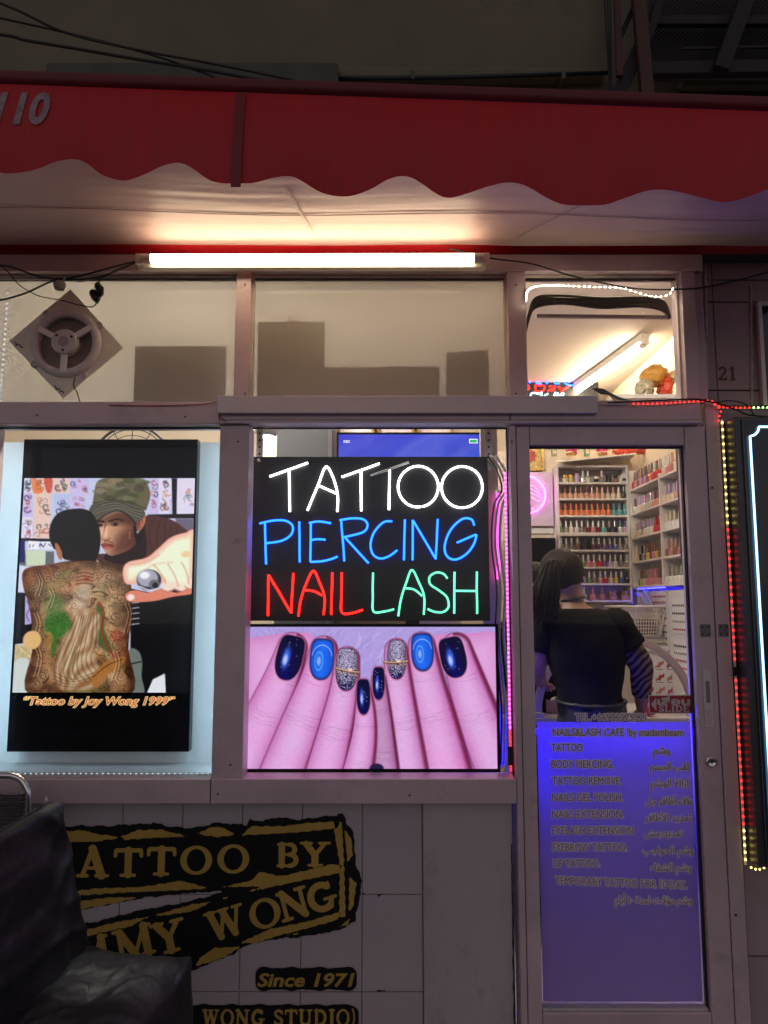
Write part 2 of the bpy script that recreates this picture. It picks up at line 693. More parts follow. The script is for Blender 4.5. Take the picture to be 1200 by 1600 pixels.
def arabic(s):
    out = []
    i = 0
    while i < len(s):
        ch = s[i]
        if ch not in _AR:
            out.append(ch)
            i += 1
            continue
        prev = i > 0 and s[i - 1] in _AR and s[i - 1] not in _NOJOIN
        if ch == 'ل' and i + 1 < len(s) and s[i + 1] in 'اأ':
            b = 0xFEFB if s[i + 1] == 'ا' else 0xFEF7
            out.append(chr(b + (1 if prev else 0)))
            i += 2
            continue
        nxt = i + 1 < len(s) and s[i + 1] in _AR and s[i + 1] != 'ء' and ch not in _NOJOIN
        b = int(_AR[ch], 16)
        if ch == 'ء':
            out.append(chr(b))
        elif ch in _NOJOIN:
            out.append(chr(b + (1 if prev else 0)))
        else:
            out.append(chr(b + (3 if prev and nxt else 2 if nxt else 1 if prev else 0)))
        i += 1
    return ''.join(reversed(out))


# ================================================================== LARGE STRUCTURE
F = 2.70          # glass plane of the shopfront
# ground and street
M_PAVE = mat('pavement_concrete', (.33, .30, .29), .8, 0, .25, 2, .3, 40, dirt=.4)
obj('pavement', MB().box(-12, 12, 1.2, 2.74, -.15, 0.0), M_PAVE, kind='structure')
obj('road', MB().box(-60, 60, -60, 1.2, -.4, -.14), mat('asphalt', (.05, .05, .05), .8, 0, .3, 3, .4, 80), kind='structure')
obj('ground', MB().box(-60, 60, 1.2, 60, -.5, -.16), M_PAVE, kind='structure')
# room behind the glass
RX0, RX1, RY1, RZ0, RZ1 = -3.0, 1.60, 5.7, .12, 3.02
M_ROOM = mat('cream_paint', (.66, .56, .44), .6, 0, .06, 2.5, .03, 60)
M_CEIL = mat('ceiling_paint', (.70, .62, .58), .7, 0, .05, 1.5)
obj('room_floor', MB().box(RX0, RX1, 2.75, RY1, 0, RZ0), mat('floor_tile', (.35, .33, .30), .3, 0, .15, 4), kind='structure')
obj('room_ceiling', MB().box(RX0, RX1 + .1, 2.80, RY1 + .1, RZ1, RZ1 + .12), M_CEIL, kind='structure')
obj('room_wall_right', MB().box(RX1, RX1 + .1, 2.80, RY1, RZ0, RZ1), M_ROOM, kind='structure')
obj('room_wall_left', MB().box(RX0 - .1, RX0, 2.80, RY1, RZ0, RZ1), M_ROOM, kind='structure')
obj('room_wall_back', MB().box(RX0 - .1, RX1 + .1, RY1, RY1 + .1, RZ0, RZ1), M_ROOM, kind='structure')

# upper facade wall
M_UP = mat('old_plaster', (.17, .145, .095), .85, 0, .18, 1.6, .15, 50, dirt=.35)
M_UP2 = mat('mossy_concrete', (.095, .10, .075), .9, 0, .3, 4, .3, 60, dirt=.4)
w = obj('upper_wall', MB().box(-6, 6, 2.85, 3.05, 2.98, 7.5), M_UP, label='bare old plaster wall of the upper storey above the red awning', cat='wall')
z0, z1 = zat(140, 2.75), zat(97, 2.75)
obj('ledge', MB().box(xat(70, 120, 2.75), xat(528, 120, 2.75), 2.75, 2.852, z0, z1), M_UP2, w, bevel=.006)
obj('moulding', MB().box(xat(530, 120, 2.80), xat(945, 120, 2.80), 2.80, 2.852, zat(121, 2.80), zat(104, 2.80)), M_UP, w, bevel=.01)
obj('moulding', MB().box(xat(1065, 120, 2.80), 3, 2.80, 2.852, zat(134, 2.80), zat(121, 2.80)), mat('green_paint', (.16, .17, .10), .8, 0, .2, 5), w, bevel=.004)
obj('green_panel', MB().box(xat(1060, 150, 2.83), 3, 2.83, 2.852, zat(170, 2.83), zat(136, 2.83)), mat('green_board', (.06, .075, .05), .8, 0, .2, 5), w)
cp = thing('conduit', 'thin dark conduit pipe running along the plaster wall above the awning', 'pipe', at(530, 118, 2.78))
obj('pipe', MB().tube([at(525, 123, 2.785), at(700, 121, 2.785), at(950, 114, 2.785)], .008, 8), M_CABLE, cp, smooth=True)
for px in (645, 880):
    q = at(px, 119, 2.785)
    obj('clip', MB().box(q.x - .008, q.x + .008, 2.775, 2.852, q.z - .016, q.z + .016), M_UP2, cp)

# lintel strip behind the awning, mauve wall to the right
M_MAUVE = mat('mauve_wall_paint', (.36, .27, .28), .55, 0, .12, 3, .08, 60, dirt=.2)
bm_ = obj('dark_lintel', MB().box(-3.2, 3.2, 2.69, 2.85, zat(407, F), 2.99), mat('dark_beam', (.05, .04, .04), .7, 0, .3, 6), label='dark lintel beam between awning and shopfront header', cat='beam')  # one dark base colour over the whole beam

PX0, PX1 = 1.19, 1.2               # end of the door jamb
pier = thing('tiled_pier', 'mauve painted tiled pier with brown house number 21', 'wall', (1.6, 2.72, 0))
obj('pier_core', MB().box(1.155, 3.2, 2.735, 2.85, 0, 2.82), mat('pier_grout', (.24, .19, .19), .8, 0, .2, 8), pier)
xs = [1.165, 1.215, 1.455, 1.80, 2.2, 2.6]
rows = [(2.262, 2.32), (2.322, 2.655), (2.657, 2.74), (2.742, 2.82)]
tile_cache = {}


def tile(parent, x0, x1, y, z0, z1, m, name='tile', th=.008, g=.0012):
    k = (round(x1 - x0, 3), round(z1 - z0, 3), m.name)
    w_, h_ = x1 - x0 - 2 * g, z1 - z0 - 2 * g
    if k not in tile_cache:
        c = .0018
        mb = MB()
        vs = [(-w_ / 2, th, -h_ / 2), (w_ / 2, th, -h_ / 2), (w_ / 2, th, h_ / 2), (-w_ / 2, th, h_ / 2)]
        vs += [(-w_ / 2, c, -h_ / 2), (w_ / 2, c, -h_ / 2), (w_ / 2, c, h_ / 2), (-w_ / 2, c, h_ / 2)]
        vs += [(-w_ / 2 + c, 0, -h_ / 2 + c), (w_ / 2 - c, 0, -h_ / 2 + c), (w_ / 2 - c, 0, h_ / 2 - c), (-w_ / 2 + c, 0, h_ / 2 - c)]
        fs = [(8, 9, 10, 11)]
        for a in (0, 4):
            fs += [(a + i, a + (i + 1) % 4, a + 4 + (i + 1) % 4, a + 4 + i) for i in range(4)]
        mb.add(vs, fs)
        tile_cache[k] = mb.mesh(name)
        tile_cache[k].materials.append(m)
    o = bpy.data.objects.new(name, tile_cache[k])
    COL.objects.link(o)
    o.parent = parent
    o.matrix_parent_inverse = wm(parent).inverted()
    o.location = ((x0 + x1) / 2, y + random.uniform(-.0008, .0004), (z0 + z1) / 2)
    o.rotation_euler = (random.uniform(-.002, .002), 0, random.uniform(-.003, .003))
    return o


M_PT = mat('pier_tile_paint', (.36, .27, .285), .45, 0, .10, 4, .05, 40, dirt=.15)
for i in range(len(xs) - 1):
    for r in rows:
        tile(pier, xs[i], xs[i + 1], 2.725, r[0], r[1], M_PT)
lz = .02
zz = 2.25
while zz > 0.1:
    for i in range(len(xs) - 1):
        tile(pier, xs[i], xs[i + 1], 2.725, max(zz - .31, 0), zz, M_PT)
    zz -= .312
# caulk beads on the pier
M_CAULK = mat('old_caulk', (.55, .45, .40), .7, 0, .3, 20)
for px, y0_, y1_, y2_ in ((1105, 400, 470, 628), (1175, 445, 520, 634)):
    pts = []
    for k in range(26):
        py = y0_ + (y2_ - y0_) * k / 25
        q = at(px - (2 if px > 1150 else 4) * (1 - k / 25) * 1.0, py, 2.722)
        pts.append((q.x + random.uniform(-.0015, .0015), 2.723, q.z))
    obj('caulk_bead', MB().tube(pts, [random.uniform(.003, .006) for _ in pts], 6), M_CAULK, pier, smooth=True)
# house number
M_BROWN = mat('brown_paint', (.13, .055, .035), .7, 0, .2, 20)
zb, zc = zat(594, 2.72), zat(572, 2.72)
xa, xb = xat(1122, 583, 2.72), xat(1151, 583, 2.72)
for k, mb in enumerate(slab('21', lambda u, v, t: (xa + (xb - xa) * u / t, 2.7225, zb + (zc - zb) * v), step=.03)):
    obj('numeral', mb, M_BROWN, pier)
# next shop's window at the right edge
nw = thing('neighbour_window', 'narrow dark window with white frame at the neighbouring shop', 'window', (1.5, 2.72, 2.3))
x0 = xat(1186, 550, 2.71)
zt, zb2 = zat(472, 2.71), zat(634, 2.71)
obj('window_frame', MB().box(x0, x0 + .016, 2.70, 2.722, zb2, zt).box(x0 + .016, x0 + .7, 2.70, 2.722, zt - .016, zt), M_FRAME2, nw, bevel=.002)
obj('pane', MB().box(x0 + .016, x0 + .7, 2.714, 2.718, zb2, zt - .016), mat('dark_glass', (.01, .01, .012), .06, 0, 0), nw)

# ------------------------------------------------------------------ tiled wall under the windows
Z_SILL = zat(1250, F)       # .889
M_TILE = mat('white_wall_tile', (.43, .38, .40), .22, 0, .07, 2.0, .012, 60, dirt=.07)
M_GROUT = mat('tile_grout', (.30, .26, .25), .85, 0, .3, 18)
lw_ = thing('tiled_wall', 'low wall of large pale glazed tiles under the shop windows', 'wall', (-.5, 2.71, 0))
obj('wall_core', MB().box(-3.0, .43, 2.706, 2.80, 0, Z_SILL - .002), M_GROUT, lw_)
xg = [xat(286, 1255, F) + .2025 * k for k in range(-10, 5)]
for i in range(len(xg) - 1):
    for z0, z1 in ((Z_SILL - .305, Z_SILL - .004), (Z_SILL - .610, Z_SILL - .305), (Z_SILL - .889, Z_SILL - .610)):
        tile(lw_, xg[i], xg[i + 1], 2.700, z0, z1, M_TILE)
tile_x_end = xg[-1]
# chipped corners in the grout crossings
M_STAIN = mat('dark_grime', (.03, .025, .02), .9, 0, .4, 30)
for px, py in ((567, 1397), (595, 1398), (592, 1549), (600, 1549)):
    for k in range(3):
        q = at(px + random.uniform(-4, 4), py + random.uniform(-2, 2), 2.6985)
        r_ = random.uniform(.0015, .0035)
        obj('chip', sdf_mesh(lambda U, V: sd_ell(U, V, q.x, q.z, r_ * 1.6, r_), q.x - .008, q.x + .008, q.z - .006, q.z + .006, .0012, facing(2.6985)), M_STAIN, lw_)
# corner post strip beside the door
cs = obj('corner_strip', MB().box(tile_x_end + .002, .432, 2.692, 2.78, 0, Z_SILL - .003), mat('dirty_white_strip', (.44, .385, .40), .4, 0, .10, 4, .05, 60, dirt=.45, stretch=(1, 1, .5)), lw_, bevel=.003)
mbx = MB()


def grime(U, V):
    n = np.sin(V * 61 + 2 * np.sin(V * 17)) * .006 + np.sin(V * 143) * .004
    return np.abs(U - (.4275 + n * .10)) - (.002 + .0035 * np.clip(.7 - V, 0, 1) * (1 + np.sin(V * 90) * .6))


obj('grime_stain', sdf_mesh(grime, tile_x_end + .004, .431, .16, .75, .003, facing(2.690)), M_STAIN, lw_)

# ------------------------------------------------------------------ shopfront frame
sf = thing('shopfront', 'pale grey metal shopfront frame with large windows around the displays', 'shopfront', (-.5, F, 0))
YF, YB = 2.655, 2.755


def member(name, x0, x1, z0, z1, y0=YF, y1=YB, m=M_FRAME, parent=sf, bevel=.003):
    return obj(name, MB().box(x0, x1, y0, y1, z0, z1), m, parent, bevel=bevel)


zA, zB = zat(432, F), zat(406, F)
member('header', -2.4, 1.155, zA, zB)
zr0, zr1 = zat(668, F), zat(634, F)
PL0, PL1 = -.578, -.474          # post between left and centre window
member('mid_rail', -2.4, PL0 - .0015, zr0, zr1, 2.645)
member('mid_rail', PL0 + .0015, .4415, zr0 + .012, zr1 + .004, 2.64)
member('door_head', .4445, 1.115, zr0 + .012, zr1 + .004, 2.64)
member('rail_lip', PL0 + .0015, 1.115, zr0, zr0 + .0105, 2.632, 2.70, M_FRAME2)
member('rail_cover', PL0 - .004, xat(932, 640, 2.63), zat(646, 2.62), zr1 + .014, 2.615, 2.639, M_FRAME2, bevel=.0025)
# uprights of the upper windows
up = [(xat(371, 530, F), xat(394, 530, F)), (xat(791, 530, F), xat(819, 530, F)), (xat(1061, 530, F), xat(1082, 530, F))]
for a, b in up:
    member('upper_mullion', a, b, zr1 + .0155, zA - .001)
member('wall_post', up[2][1] + .002, 1.155, zr1 + .0155, zA - .001, 2.668)
# beads round the upper glass
spans = [(-2.3, up[0][0]), (up[0][1], up[1][0]), (up[1][1], up[2][0])]
zg0, zg1 = zr1 + .016, zA - .001
for a, b in spans:
    bd = .010
    obj('glazing_bead', MB().box(a, b, 2.685, 2.702, zg1 - bd, zg1).box(a, a + bd * .7, 2.686, 2.702, zg0, zg1 - bd).box(b - bd * .7, b, 2.686, 2.702, zg0, zg1 - bd), M_BEAD, sf)
    obj('gasket', MB().box(a + bd * .7, b - bd * .7, 2.690, 2.703, zg1 - bd - .006, zg1 - bd), M_RUBBER, sf)
    obj('window_pane', MB().box(a + .002, b - .002, 2.7032, 2.7082, zg0, zg1), M_MILKY if a < .3 else M_GLASS, sf)
# lower posts and sills
zs = zat(1212, F)
member('post', PL0, PL1, Z_SILL + .008, zr0 - .0015)
member('left_post', -2.4, -1.385, Z_SILL + .008, zr0 - .0015)
member('jamb_post', .4435, .464, 0.0, zr0 - .0015)
member('sill', -1.383, PL0 - .0015, Z_SILL, zs, 2.648)
member('sill', PL0 + .0015, .4415, Z_SILL, zs, 2.648)
obj('window_pane', MB().box(-1.383, PL0 - .0016, 2.7032, 2.7082, zs + .001, zr0 - .001), M_DGLASS, sf)
obj('window_pane', MB().box(PL1 + .0016, .4415, 2.7032, 2.7082, zs + .001, zr0 - .001), M_DGLASS, sf)
for a, b in ((-1.383, PL0 - .002), (PL1 + .002, .4412)):
    obj('gasket', MB().box(a, b, 2.692, 2.7028, zr0 - .006, zr0 - .0018).box(b - .004, b, 2.692, 2.7028, zs + .002, zr0 - .007), M_RUBBER, sf)
# door jamb at the right
member('door_jamb', 1.138, 1.188, 0.0, zr1 + .004, 2.66)
obj('jamb_screw', MB().lathe([(.004, 2.6575), (.004, 2.6605)], (xat(1113, 762, 2.658), 0, zat(762, 2.658)), 'y', 10), M_BLACK, sf)
obj('jamb_screw', MB().lathe([(.004, 2.6575), (.004, 2.6605)], (xat(1150, 1430, 2.658), 0, zat(1430, 2.658)), 'y', 10), M_BLACK, sf)
member('threshold', .466, 1.136, 0, .118, 2.66)
for px_, py_, w_, h_ in ((371, 845, .020, .014), (365, 1000, .006, .004), (347, 1150, .005, .007), (803, 856, .010, .005)):
    q = at(px_, py_, YF - .0006)
    obj('paint_chip', sdf_mesh(lambda U, V: sd_ell(U, V, q.x, q.z, w_, h_ / 1.6, .3) + .0016 * np.sin(U * 420) + .0014 * np.sin(V * 510), q.x - .03, q.x + .03, q.z - .02, q.z + .02, .0015, facing(YF - .0006)), M_CAULK, sf)
for px_, py_ in ((383, 445), (383, 615), (806, 445), (806, 615), (372, 690), (360, 1195), (341, 1240), (800, 690), (1090, 424), (60, 650), (290, 652), (520, 660), (900, 660), (30, 1240), (640, 1242)):
    q = at(px_, py_, YF)
    y_ = {650: 2.645, 652: 2.645, 660: 2.64, 1240: 2.648, 1242: 2.648}.get(py_, YF)
    obj('frame_screw', MB().lathe([(.0042, y_ - .0002), (.0036, y_ - .0016), (.001, y_ - .0012)], (q.x, 0, q.z), 'y', 10), mat('screw_rust', (.16, .11, .09), .5, .6, .3, 60), sf)
sl_ = []
for k in range(60):
    x_ = -1.36 + 1.78 * k / 59
    sl_.append((x_, 2.6975, Z_SILL - .003 + random.uniform(-.0008, .0008)))
obj('sealant_bead', MB().tube(sl_, [random.uniform(.0022, .0042) for _ in sl_], 6), mat('grey_sealant', (.20, .17, .16), .7, 0, .3, 40), sf, smooth=True)
# latch on the jamb beside the screen
q = at(797, 1180, 2.655)
obj('latch', MB().box(q.x - .009, q.x + .011, 2.645, 2.6545, q.z - .032, q.z + .03), M_BLACK, sf, bevel=.002)

# ------------------------------------------------------------------ backing boards behind the upper windows
bb = thing('backing_board', 'white board closing the two wide upper windows from inside', 'board', (-.5, 2.8, 2.26))
obj('board_sheet', MB().box(-2.4, up[1][0] + .02, 2.80, 2.806, zg0 - .01, zA + .03), mat('white_board', (.82, .79, .75), .6, 0, .04, 1.4, trans=.66), bb)
PICS = [((210, 541, 352, 640), 'brown picture back leaning in the upper window beside the fan', 0, 0),
        ((403, 503, 507, 640), 'tall brown picture back with a brass hanger in the upper window', 1, 0),
        ((507, 574, 600, 640), 'low brown picture back with a white hanger beside the tall one', 2, .004),
        ((598, 573, 687, 640), 'plain low brown picture back overlapping the one with white hanger', 0, .009),
        ((697, 551, 765, 640), 'small brown picture back standing alone, slightly tilted in the upper window', 0, 0)]
M_BRASS = mat('brass', (.6, .45, .15), .3, .9, .1, 20)
M_FRB = mat('hardboard_edge', (.19, .14, .10), .7, 0, .1, 8)
for (a, b, c, d), lab, hang, dy in PICS:
    y = 2.765 - dy
    x0, x1, z1 = xat(a, b + 40, y), xat(c, b + 40, y), zat(b, y)
    t = thing('picture_frame', lab, 'picture frame', ((x0 + x1) / 2, y, zg0), 'pictures with their backs to the upper windows')
    tl = .012 if 'tilted' in lab else 0
    e = .012
    P = [(x0, zg0), (x1, zg0), (x1 - tl * .3, z1 + tl), (x0 + tl * .3, z1)]
    Q = [(x0 + e, zg0 + e), (x1 - e, zg0 + e), (x1 - e - tl * .3, z1 + tl - e), (x0 + e + tl * .3, z1 - e)]
    obj('backing', MB().prism(Q, y + .001, y + .008), M_HARDB, t)
    mb = MB()
    for i in range(4):
        j = (i + 1) % 4
        mb.prism([P[i], P[j], Q[j], Q[i]], y - .001, y + .016)
    obj('frame', mb, M_FRB, t)
    if hang:
        hx = x0 + (x1 - x0) * (.5 if hang == 1 else .47)
        m_ = M_BRASS if hang == 1 else mat('white_metal', (.7, .68, .62), .5)
        arc = [(hx + .010 * math.cos(R(k)), y - .003, z1 + .006 + .018 * math.sin(R(k))) for k in range(0, 181, 20)]
        obj('hanger', MB().tube(arc, .0025, 6).box(hx - .014, hx + .014, y - .004, y - .0012, z1 - .006, z1 + .007), m_, t)

# ------------------------------------------------------------------ exhaust fan
fan = thing('exhaust_fan', 'round exhaust fan on a diamond-turned silver plate in the upper window', 'fan', at(103, 537, 2.70))
YP = 2.69
cor = [at(*p, YP) for p in ((110, 452), (14, 533), (98, 622), (192, 543))]
fc = at(104, 537, YP)
M_PLATE = mat('brushed_plate', (.80, .76, .62), .35, .0, .10, 10, .02, 200)
M_GREYP = mat('grey_fan_plastic', (.62, .56, .56), .4, 0, .1, 12)
rin = .100
# plate with a round hole
n = 48
vs, fs = [], []
cx, cz = fc.x, fc.z


def on_diamond(a):
    d = (math.cos(a), math.sin(a))
    best = 9
    for i in range(4):
        p, q = cor[i], cor[(i + 1) % 4]
        ex, ez = q.x - p.x, q.z - p.z
        den = d[0] * ez - d[1] * ex
        if abs(den) < 1e-9:
            continue
        t = ((p.x - cx) * ez - (p.z - cz) * ex) / den
        s_ = ((p.x - cx) * d[1] - (p.z - cz) * d[0]) / den
        if t > 0 and -1e-6 <= s_ <= 1 + 1e-6:
            best = min(best, t)
    return best


angs = sorted([2 * math.pi * k / n for k in range(n)] + [math.atan2(p.z - cz, p.x - cx) % (2 * math.pi) for p in cor])
N = len(angs)
for a in angs:
    t = on_diamond(a)
    for y in (YP, YP + .006):
        vs.append((cx + t * math.cos(a), y, cz + t * math.sin(a)))
        vs.append((cx + rin * 1.0 * math.cos(a), y, cz + rin * math.sin(a)))
for i in range(N):
    j = (i + 1) % N
    a, b = 4 * i, 4 * j
    fs += [(a, a + 1, b + 1, b), (a + 2, b + 2, b + 3, a + 3), (a, b, b + 2, a + 2), (a + 1, a + 3, b + 3, b + 1)]
obj('mounting_plate', MB().add(vs, fs), M_PLATE, fan)
obj('rim', MB().lathe([(.101, YP + .05), (.098, YP + .01), (.096, YP - .012), (.110, YP - .016), (.124, YP - .012), (.128, YP - .002), (.128, YP + .003)], (cx, 0, cz), 'y', 48), M_GREYP, fan, smooth=True)
# lathe closes both ends: cut caps away by using ring tube instead
bpy.data.objects.remove(fan.children[-1] if False else [o for o in COL.objects if o.parent is fan and o.name.startswith('rim')][0])
mb = MB()
prof = [(.100, YP + .05), (.098, YP + .0), (.097, YP - .012), (.110, YP - .018), (.124, YP - .013), (.128, YP - .002)]
for r_, h_ in prof:
    for k in range(48):
        a = 2 * math.pi * k / 48
        mb.v.append((cx + r_ * math.cos(a), h_, cz + r_ * math.sin(a)))
for i in range(len(prof) - 1):
    for k in range(48):
        l = (k + 1) % 48
        mb.f.append((i * 48 + k, i * 48 + l, (i + 1) * 48 + l, (i + 1) * 48 + k))
obj('rim', mb, M_GREYP, fan, smooth=True)
obj('housing', MB().lathe([(.0995, YP + .045), (.0995, YP + .05)], (cx, 0, cz), 'y', 32), mat('fan_housing_brown', (.16, .09, .05), .8), fan)  # plain brown disc closing the back of the fan opening
for k, a in enumerate((152, 32, -91)):
    a = R(a)
    p0 = (cx + .03 * math.cos(a), YP - .012, cz + .03 * math.sin(a))
    p1 = (cx + .112 * math.cos(a), YP - .012, cz + .112 * math.sin(a))
    obj('spoke', MB().bar(p0, p1, .022, .014, (0, 1, 0)), mat('fan_spoke', (.78, .72, .70), .4), fan, bevel=.003)
obj('motor_hub', MB().lathe([(.047, YP + .02), (.047, YP - .022), (.044, YP - .028), (.002, YP - .029)], (cx, 0, cz), 'y', 32), M_GREYP, fan, bevel=.001)
obj('hub_badge', MB().lathe([(.019, YP - .0285), (.018, YP - .0305), (.001, YP - .031)], (cx, 0, cz), 'y', 24), mat('badge_grey', (.36, .32, .32), .3), fan)
for a in (140, 30, 270):
    obj('hub_hole', MB().lathe([(.005, YP - .0292), (.005, YP - .0297)], (cx + .033 * math.cos(R(a)), 0, cz + .033 * math.sin(R(a))), 'y', 10), M_BLACK, fan)
M_BLADE = mat('brown_blade', (.50, .27, .13), .35, 0, .2, 10)
for k in range(13):
    mb = MB()
    a0 = 2 * math.pi * k / 13
    g = 7
    for i in range(g + 1):
        r_ = .04 + .056 * i / g
        tw = a0 + .5 * i / g
        for s_ in (-1, 1):
            da = .19 * s_
            mb.v.append((cx + r_ * math.cos(tw + da), YP + .028 + s_ * .012, cz + r_ * math.sin(tw + da)))
    for i in range(g):
        mb.f.append((2 * i, 2 * i + 1, 2 * i + 3, 2 * i + 2))
    obj('blade', mb, M_BLADE, fan, solid=.0015)
for a in (125, 30, 215, 300):
    q = (cx + .136 * math.cos(R(a)), cz + .136 * math.sin(R(a)))
    obj('screw_tab', MB().lathe([(.013, YP + .001), (.013, YP - .006), (.010, YP - .008), (.009, YP - .004), (.002, YP - .003)], (q[0], 0, q[1]), 'y', 16), M_GREYP, fan)
# small dark lettering in the two near corners of the plate
ink = mat('ink_black', (.01, .01, .012), .5)
for pts in ([(22, 534), (26, 537), (24, 540), (30, 538), (33, 543), (36, 542)], [(85, 602), (88, 606), (87, 609), (92, 607), (95, 612), (98, 611), (99, 614)]):
    P = [at(*p, YP - .001) for p in pts]
    obj('plate_lettering', sdf_mesh(lambda U, V: sd_path(U, V, [(p.x, p.z) for p in P], .0018), min(p.x for p in P) - .004, max(p.x for p in P) + .004, min(p.z for p in P) - .004, max(p.z for p in P) + .004, .0012, facing(YP - .0008)), ink, fan)
pig = spline([at(117, 590, 2.672), at(115, 603, 2.68), at(121, 615, 2.683), at(126, 633, 2.685)], 6)
obj('lead', MB().tube(pig, .0022, 6), mat('red_black_wire', (.08, .02, .02), .5), fan, smooth=True)

# ------------------------------------------------------------------ tube light over the windows
M_TUBE = glow('tube_glow', (1.0, .78, .52), 15.0)
M_LAMPW = mat('lamp_white', (.75, .70, .62), .4, 0, .05, 8)


def tube_light(label, a, b, r, batten_w, batten_h, up, m_glow, group=None, emit_half=False):
    """batten from a to b (axis), tube hangs off it along -up"""
    a, b, up = Vector(a), Vector(b), Vector(up)
    d = (b - a).normalized()
    t = thing('tube_light', label, 'tube light', (a + b) / 2, group)
    obj('batten', MB().bar(a, b, batten_w, batten_h, up), M_LAMPW, t, bevel=.004)
    off = -up * (batten_h / 2 + r + .004)
    obj('tube', MB().tube([a + d * .035 + off, b - d * .035 + off], r, 16), m_glow, t, smooth=False)
    for s, p in ((1, a), (-1, b)):
        obj('end_cap', MB().bar(p - d * .012 * s, p + d * .018 * s, batten_w * 1.05, .012, up).bar(p + off * .45 - d * .010 * s, p + off * .45 + d * .016 * s, r * 2.2, r * 3.4, up).tube([p + d * .012 * s + off, p + d * .045 * s + off], r * 1.08, 16), M_LAMPW, t, bevel=.002)
    return t


ty = 2.57
ta, tb = at(222, 411, ty + .045), at(758, 410, ty + .045)
tube_light('long lit tube light in a white batten under the awning', ta, tb, .0165, .05, .04, Vector((0, .995, .08)).normalized(), M_TUBE)

# ------------------------------------------------------------------ awning
YV = 1.85
M_RED = mat('red_vinyl', (.54, .003, .010), .5, 0, .09, 9, .06, 160, stretch=(6, 1, .4), trans=.12)
M_UNDER = mat('white_vinyl', (.78, .56, .54), .38, 0, .06, 5, .10, 34, stretch=(.35, 1, 1), trans=.10)
aw = thing('awning', 'red fabric awning with a wavy edge and white underside over the shopfront', 'awning', (0, 2.2, 2.85))
hem = [(-420, 262), (-330, 236), (-230, 270), (-140, 275), (-60, 243), (0, 264), (22, 266), (62, 261), (95, 250), (122, 247), (140, 253), (165, 271), (200, 282), (235, 276), (262, 265), (286, 260), (305, 266), (335, 284), (372, 287), (402, 286), (428, 278), (455, 273), (475, 280), (505, 296),
       (545, 304), (580, 296), (605, 283), (628, 277), (650, 283), (690, 310), (720, 309), (760, 296), (785, 288), (808, 286), (828, 292), (865, 312), (890, 318), (938, 318), (970, 307), (1000, 297), (1020, 295), (1045, 300), (1085, 314), (1112, 320), (1140, 316), (1175, 303), (1205, 292), (1235, 288), (1270, 302), (1310, 322), (1360, 325), (1420, 300), (1450, 296), (1500, 325), (1600, 330)]
hp = spline([(a, b, 0) for a, b in hem], 5)
mb = MB()
NR = 10


def top_y(px):
    return 131 + (px) * (167 - 131) / 1000.


for p in hp:
    top = at(p.x, top_y(p.x), YV)
    low = at(p.x, p.y, YV)
    xm = top.x
    for k in range(NR + 1):
        t = k / NR
        z = top.z + (low.z - top.z) * t
        wv = .012 * math.sin(xm * 9) * t + .006 * math.sin(xm * 23 + 2 * t) * t + .012 * math.sin(t * 3.1)
        mb.v.append((xm, YV - wv, z))
for i in range(len(hp) - 1):
    for k in range(NR):
        a = i * (NR + 1) + k
        mb.f.append((a, a + 1, a + NR + 2, a + NR + 1))
obj('valance', mb, M_RED, aw, smooth=True, solid=.0008)
# rolled top edge along the front bar, upward-facing shade put into its darker red
pl, pr = at(-420, top_y(-420) - 6, YV + .01), at(1600, top_y(1600) - 9, YV + .01)
obj('front_roll', MB().tube([pl + (pr - pl) * (k / 12) for k in range(13)], .022, 14), mat('red_roll_shaded', (.13, .004, .01), .55, 0, .2, 8), aw, smooth=True)
# underside sheet from the front bar back to the wall
mb = MB()
NX, NY = 170, 70
zw = zat(383, 2.66) - .012
rng_s = random.Random(3)
for i in range(NX + 1):
    u = i / NX
    xf = pl.x + (pr.x - pl.x) * u
    zf = pl.z + (pr.z - pl.z) * u - .012
    for k in range(NY + 1):
        t = k / NY
        y = YV + .012 + (2.66 - YV - .012) * t
        x = xf
        z = zf + (zw + .012 - zf) * t
        sag = -.020 * math.sin(math.pi * t) + .010 * math.sin(x * 4.2) * t * (1 - t) * 4
        wr = mnoise.noise(Vector((x * 1.6, y * 34, 3))) * .0035 * t + mnoise.noise(Vector((x * 4, y * 80, 9))) * .0016 * t * t
        mb.v.append((x, y, z + sag + wr))
for i in range(NX):
    for k in range(NY):
        a = i * (NY + 1) + k
        mb.f.append((a, a + NY + 1, a + NY + 2, a + 1))
obj('underside', mb, M_UNDER, aw, smooth=True, solid=.002)
mb = MB()
zb_ = zat(400, 2.686)
for i in range(61):
    x = pl.x + (pr.x - pl.x) * i / 60
    for k in range(7):
        t = k / 6
        mb.v.append((x, 2.656 + (2.686 - 2.656) * t, zw + .0135 - (zw + .0135 - zat(396, 2.686)) * t - .002 * math.sin(x * 7) * t))
for i in range(60):
    for k in range(6):
        a = i * 7 + k
        mb.f.append((a, a + 7, a + 8, a + 1))
obj('back_flap', mb, M_RED, aw, smooth=True, solid=.002)
# seams
M_SEAM = mat('red_seam', (.20, .004, .010), .5, 0, .1, 10)
a_, b_ = at(376, 140, YV - .018), at(366, 286, YV - .026)
mb = MB()
for k in range(9):
    t = k / 8
    c = a_ + (b_ - a_) * t
    y = YV - .006 - (.012 * math.sin(c.x * 9) * t + .006 * math.sin(c.x * 23 + 2 * t) * t + .012 * math.sin(t * 3.1))
    for s in (-1, 1):
        mb.v.append((c.x + s * .0125, y, c.z))
for k in range(8):
    mb.f.append((2 * k, 2 * k + 1, 2 * k + 3, 2 * k + 2))
obj('seam_strip', mb, M_SEAM, aw, solid=.002)


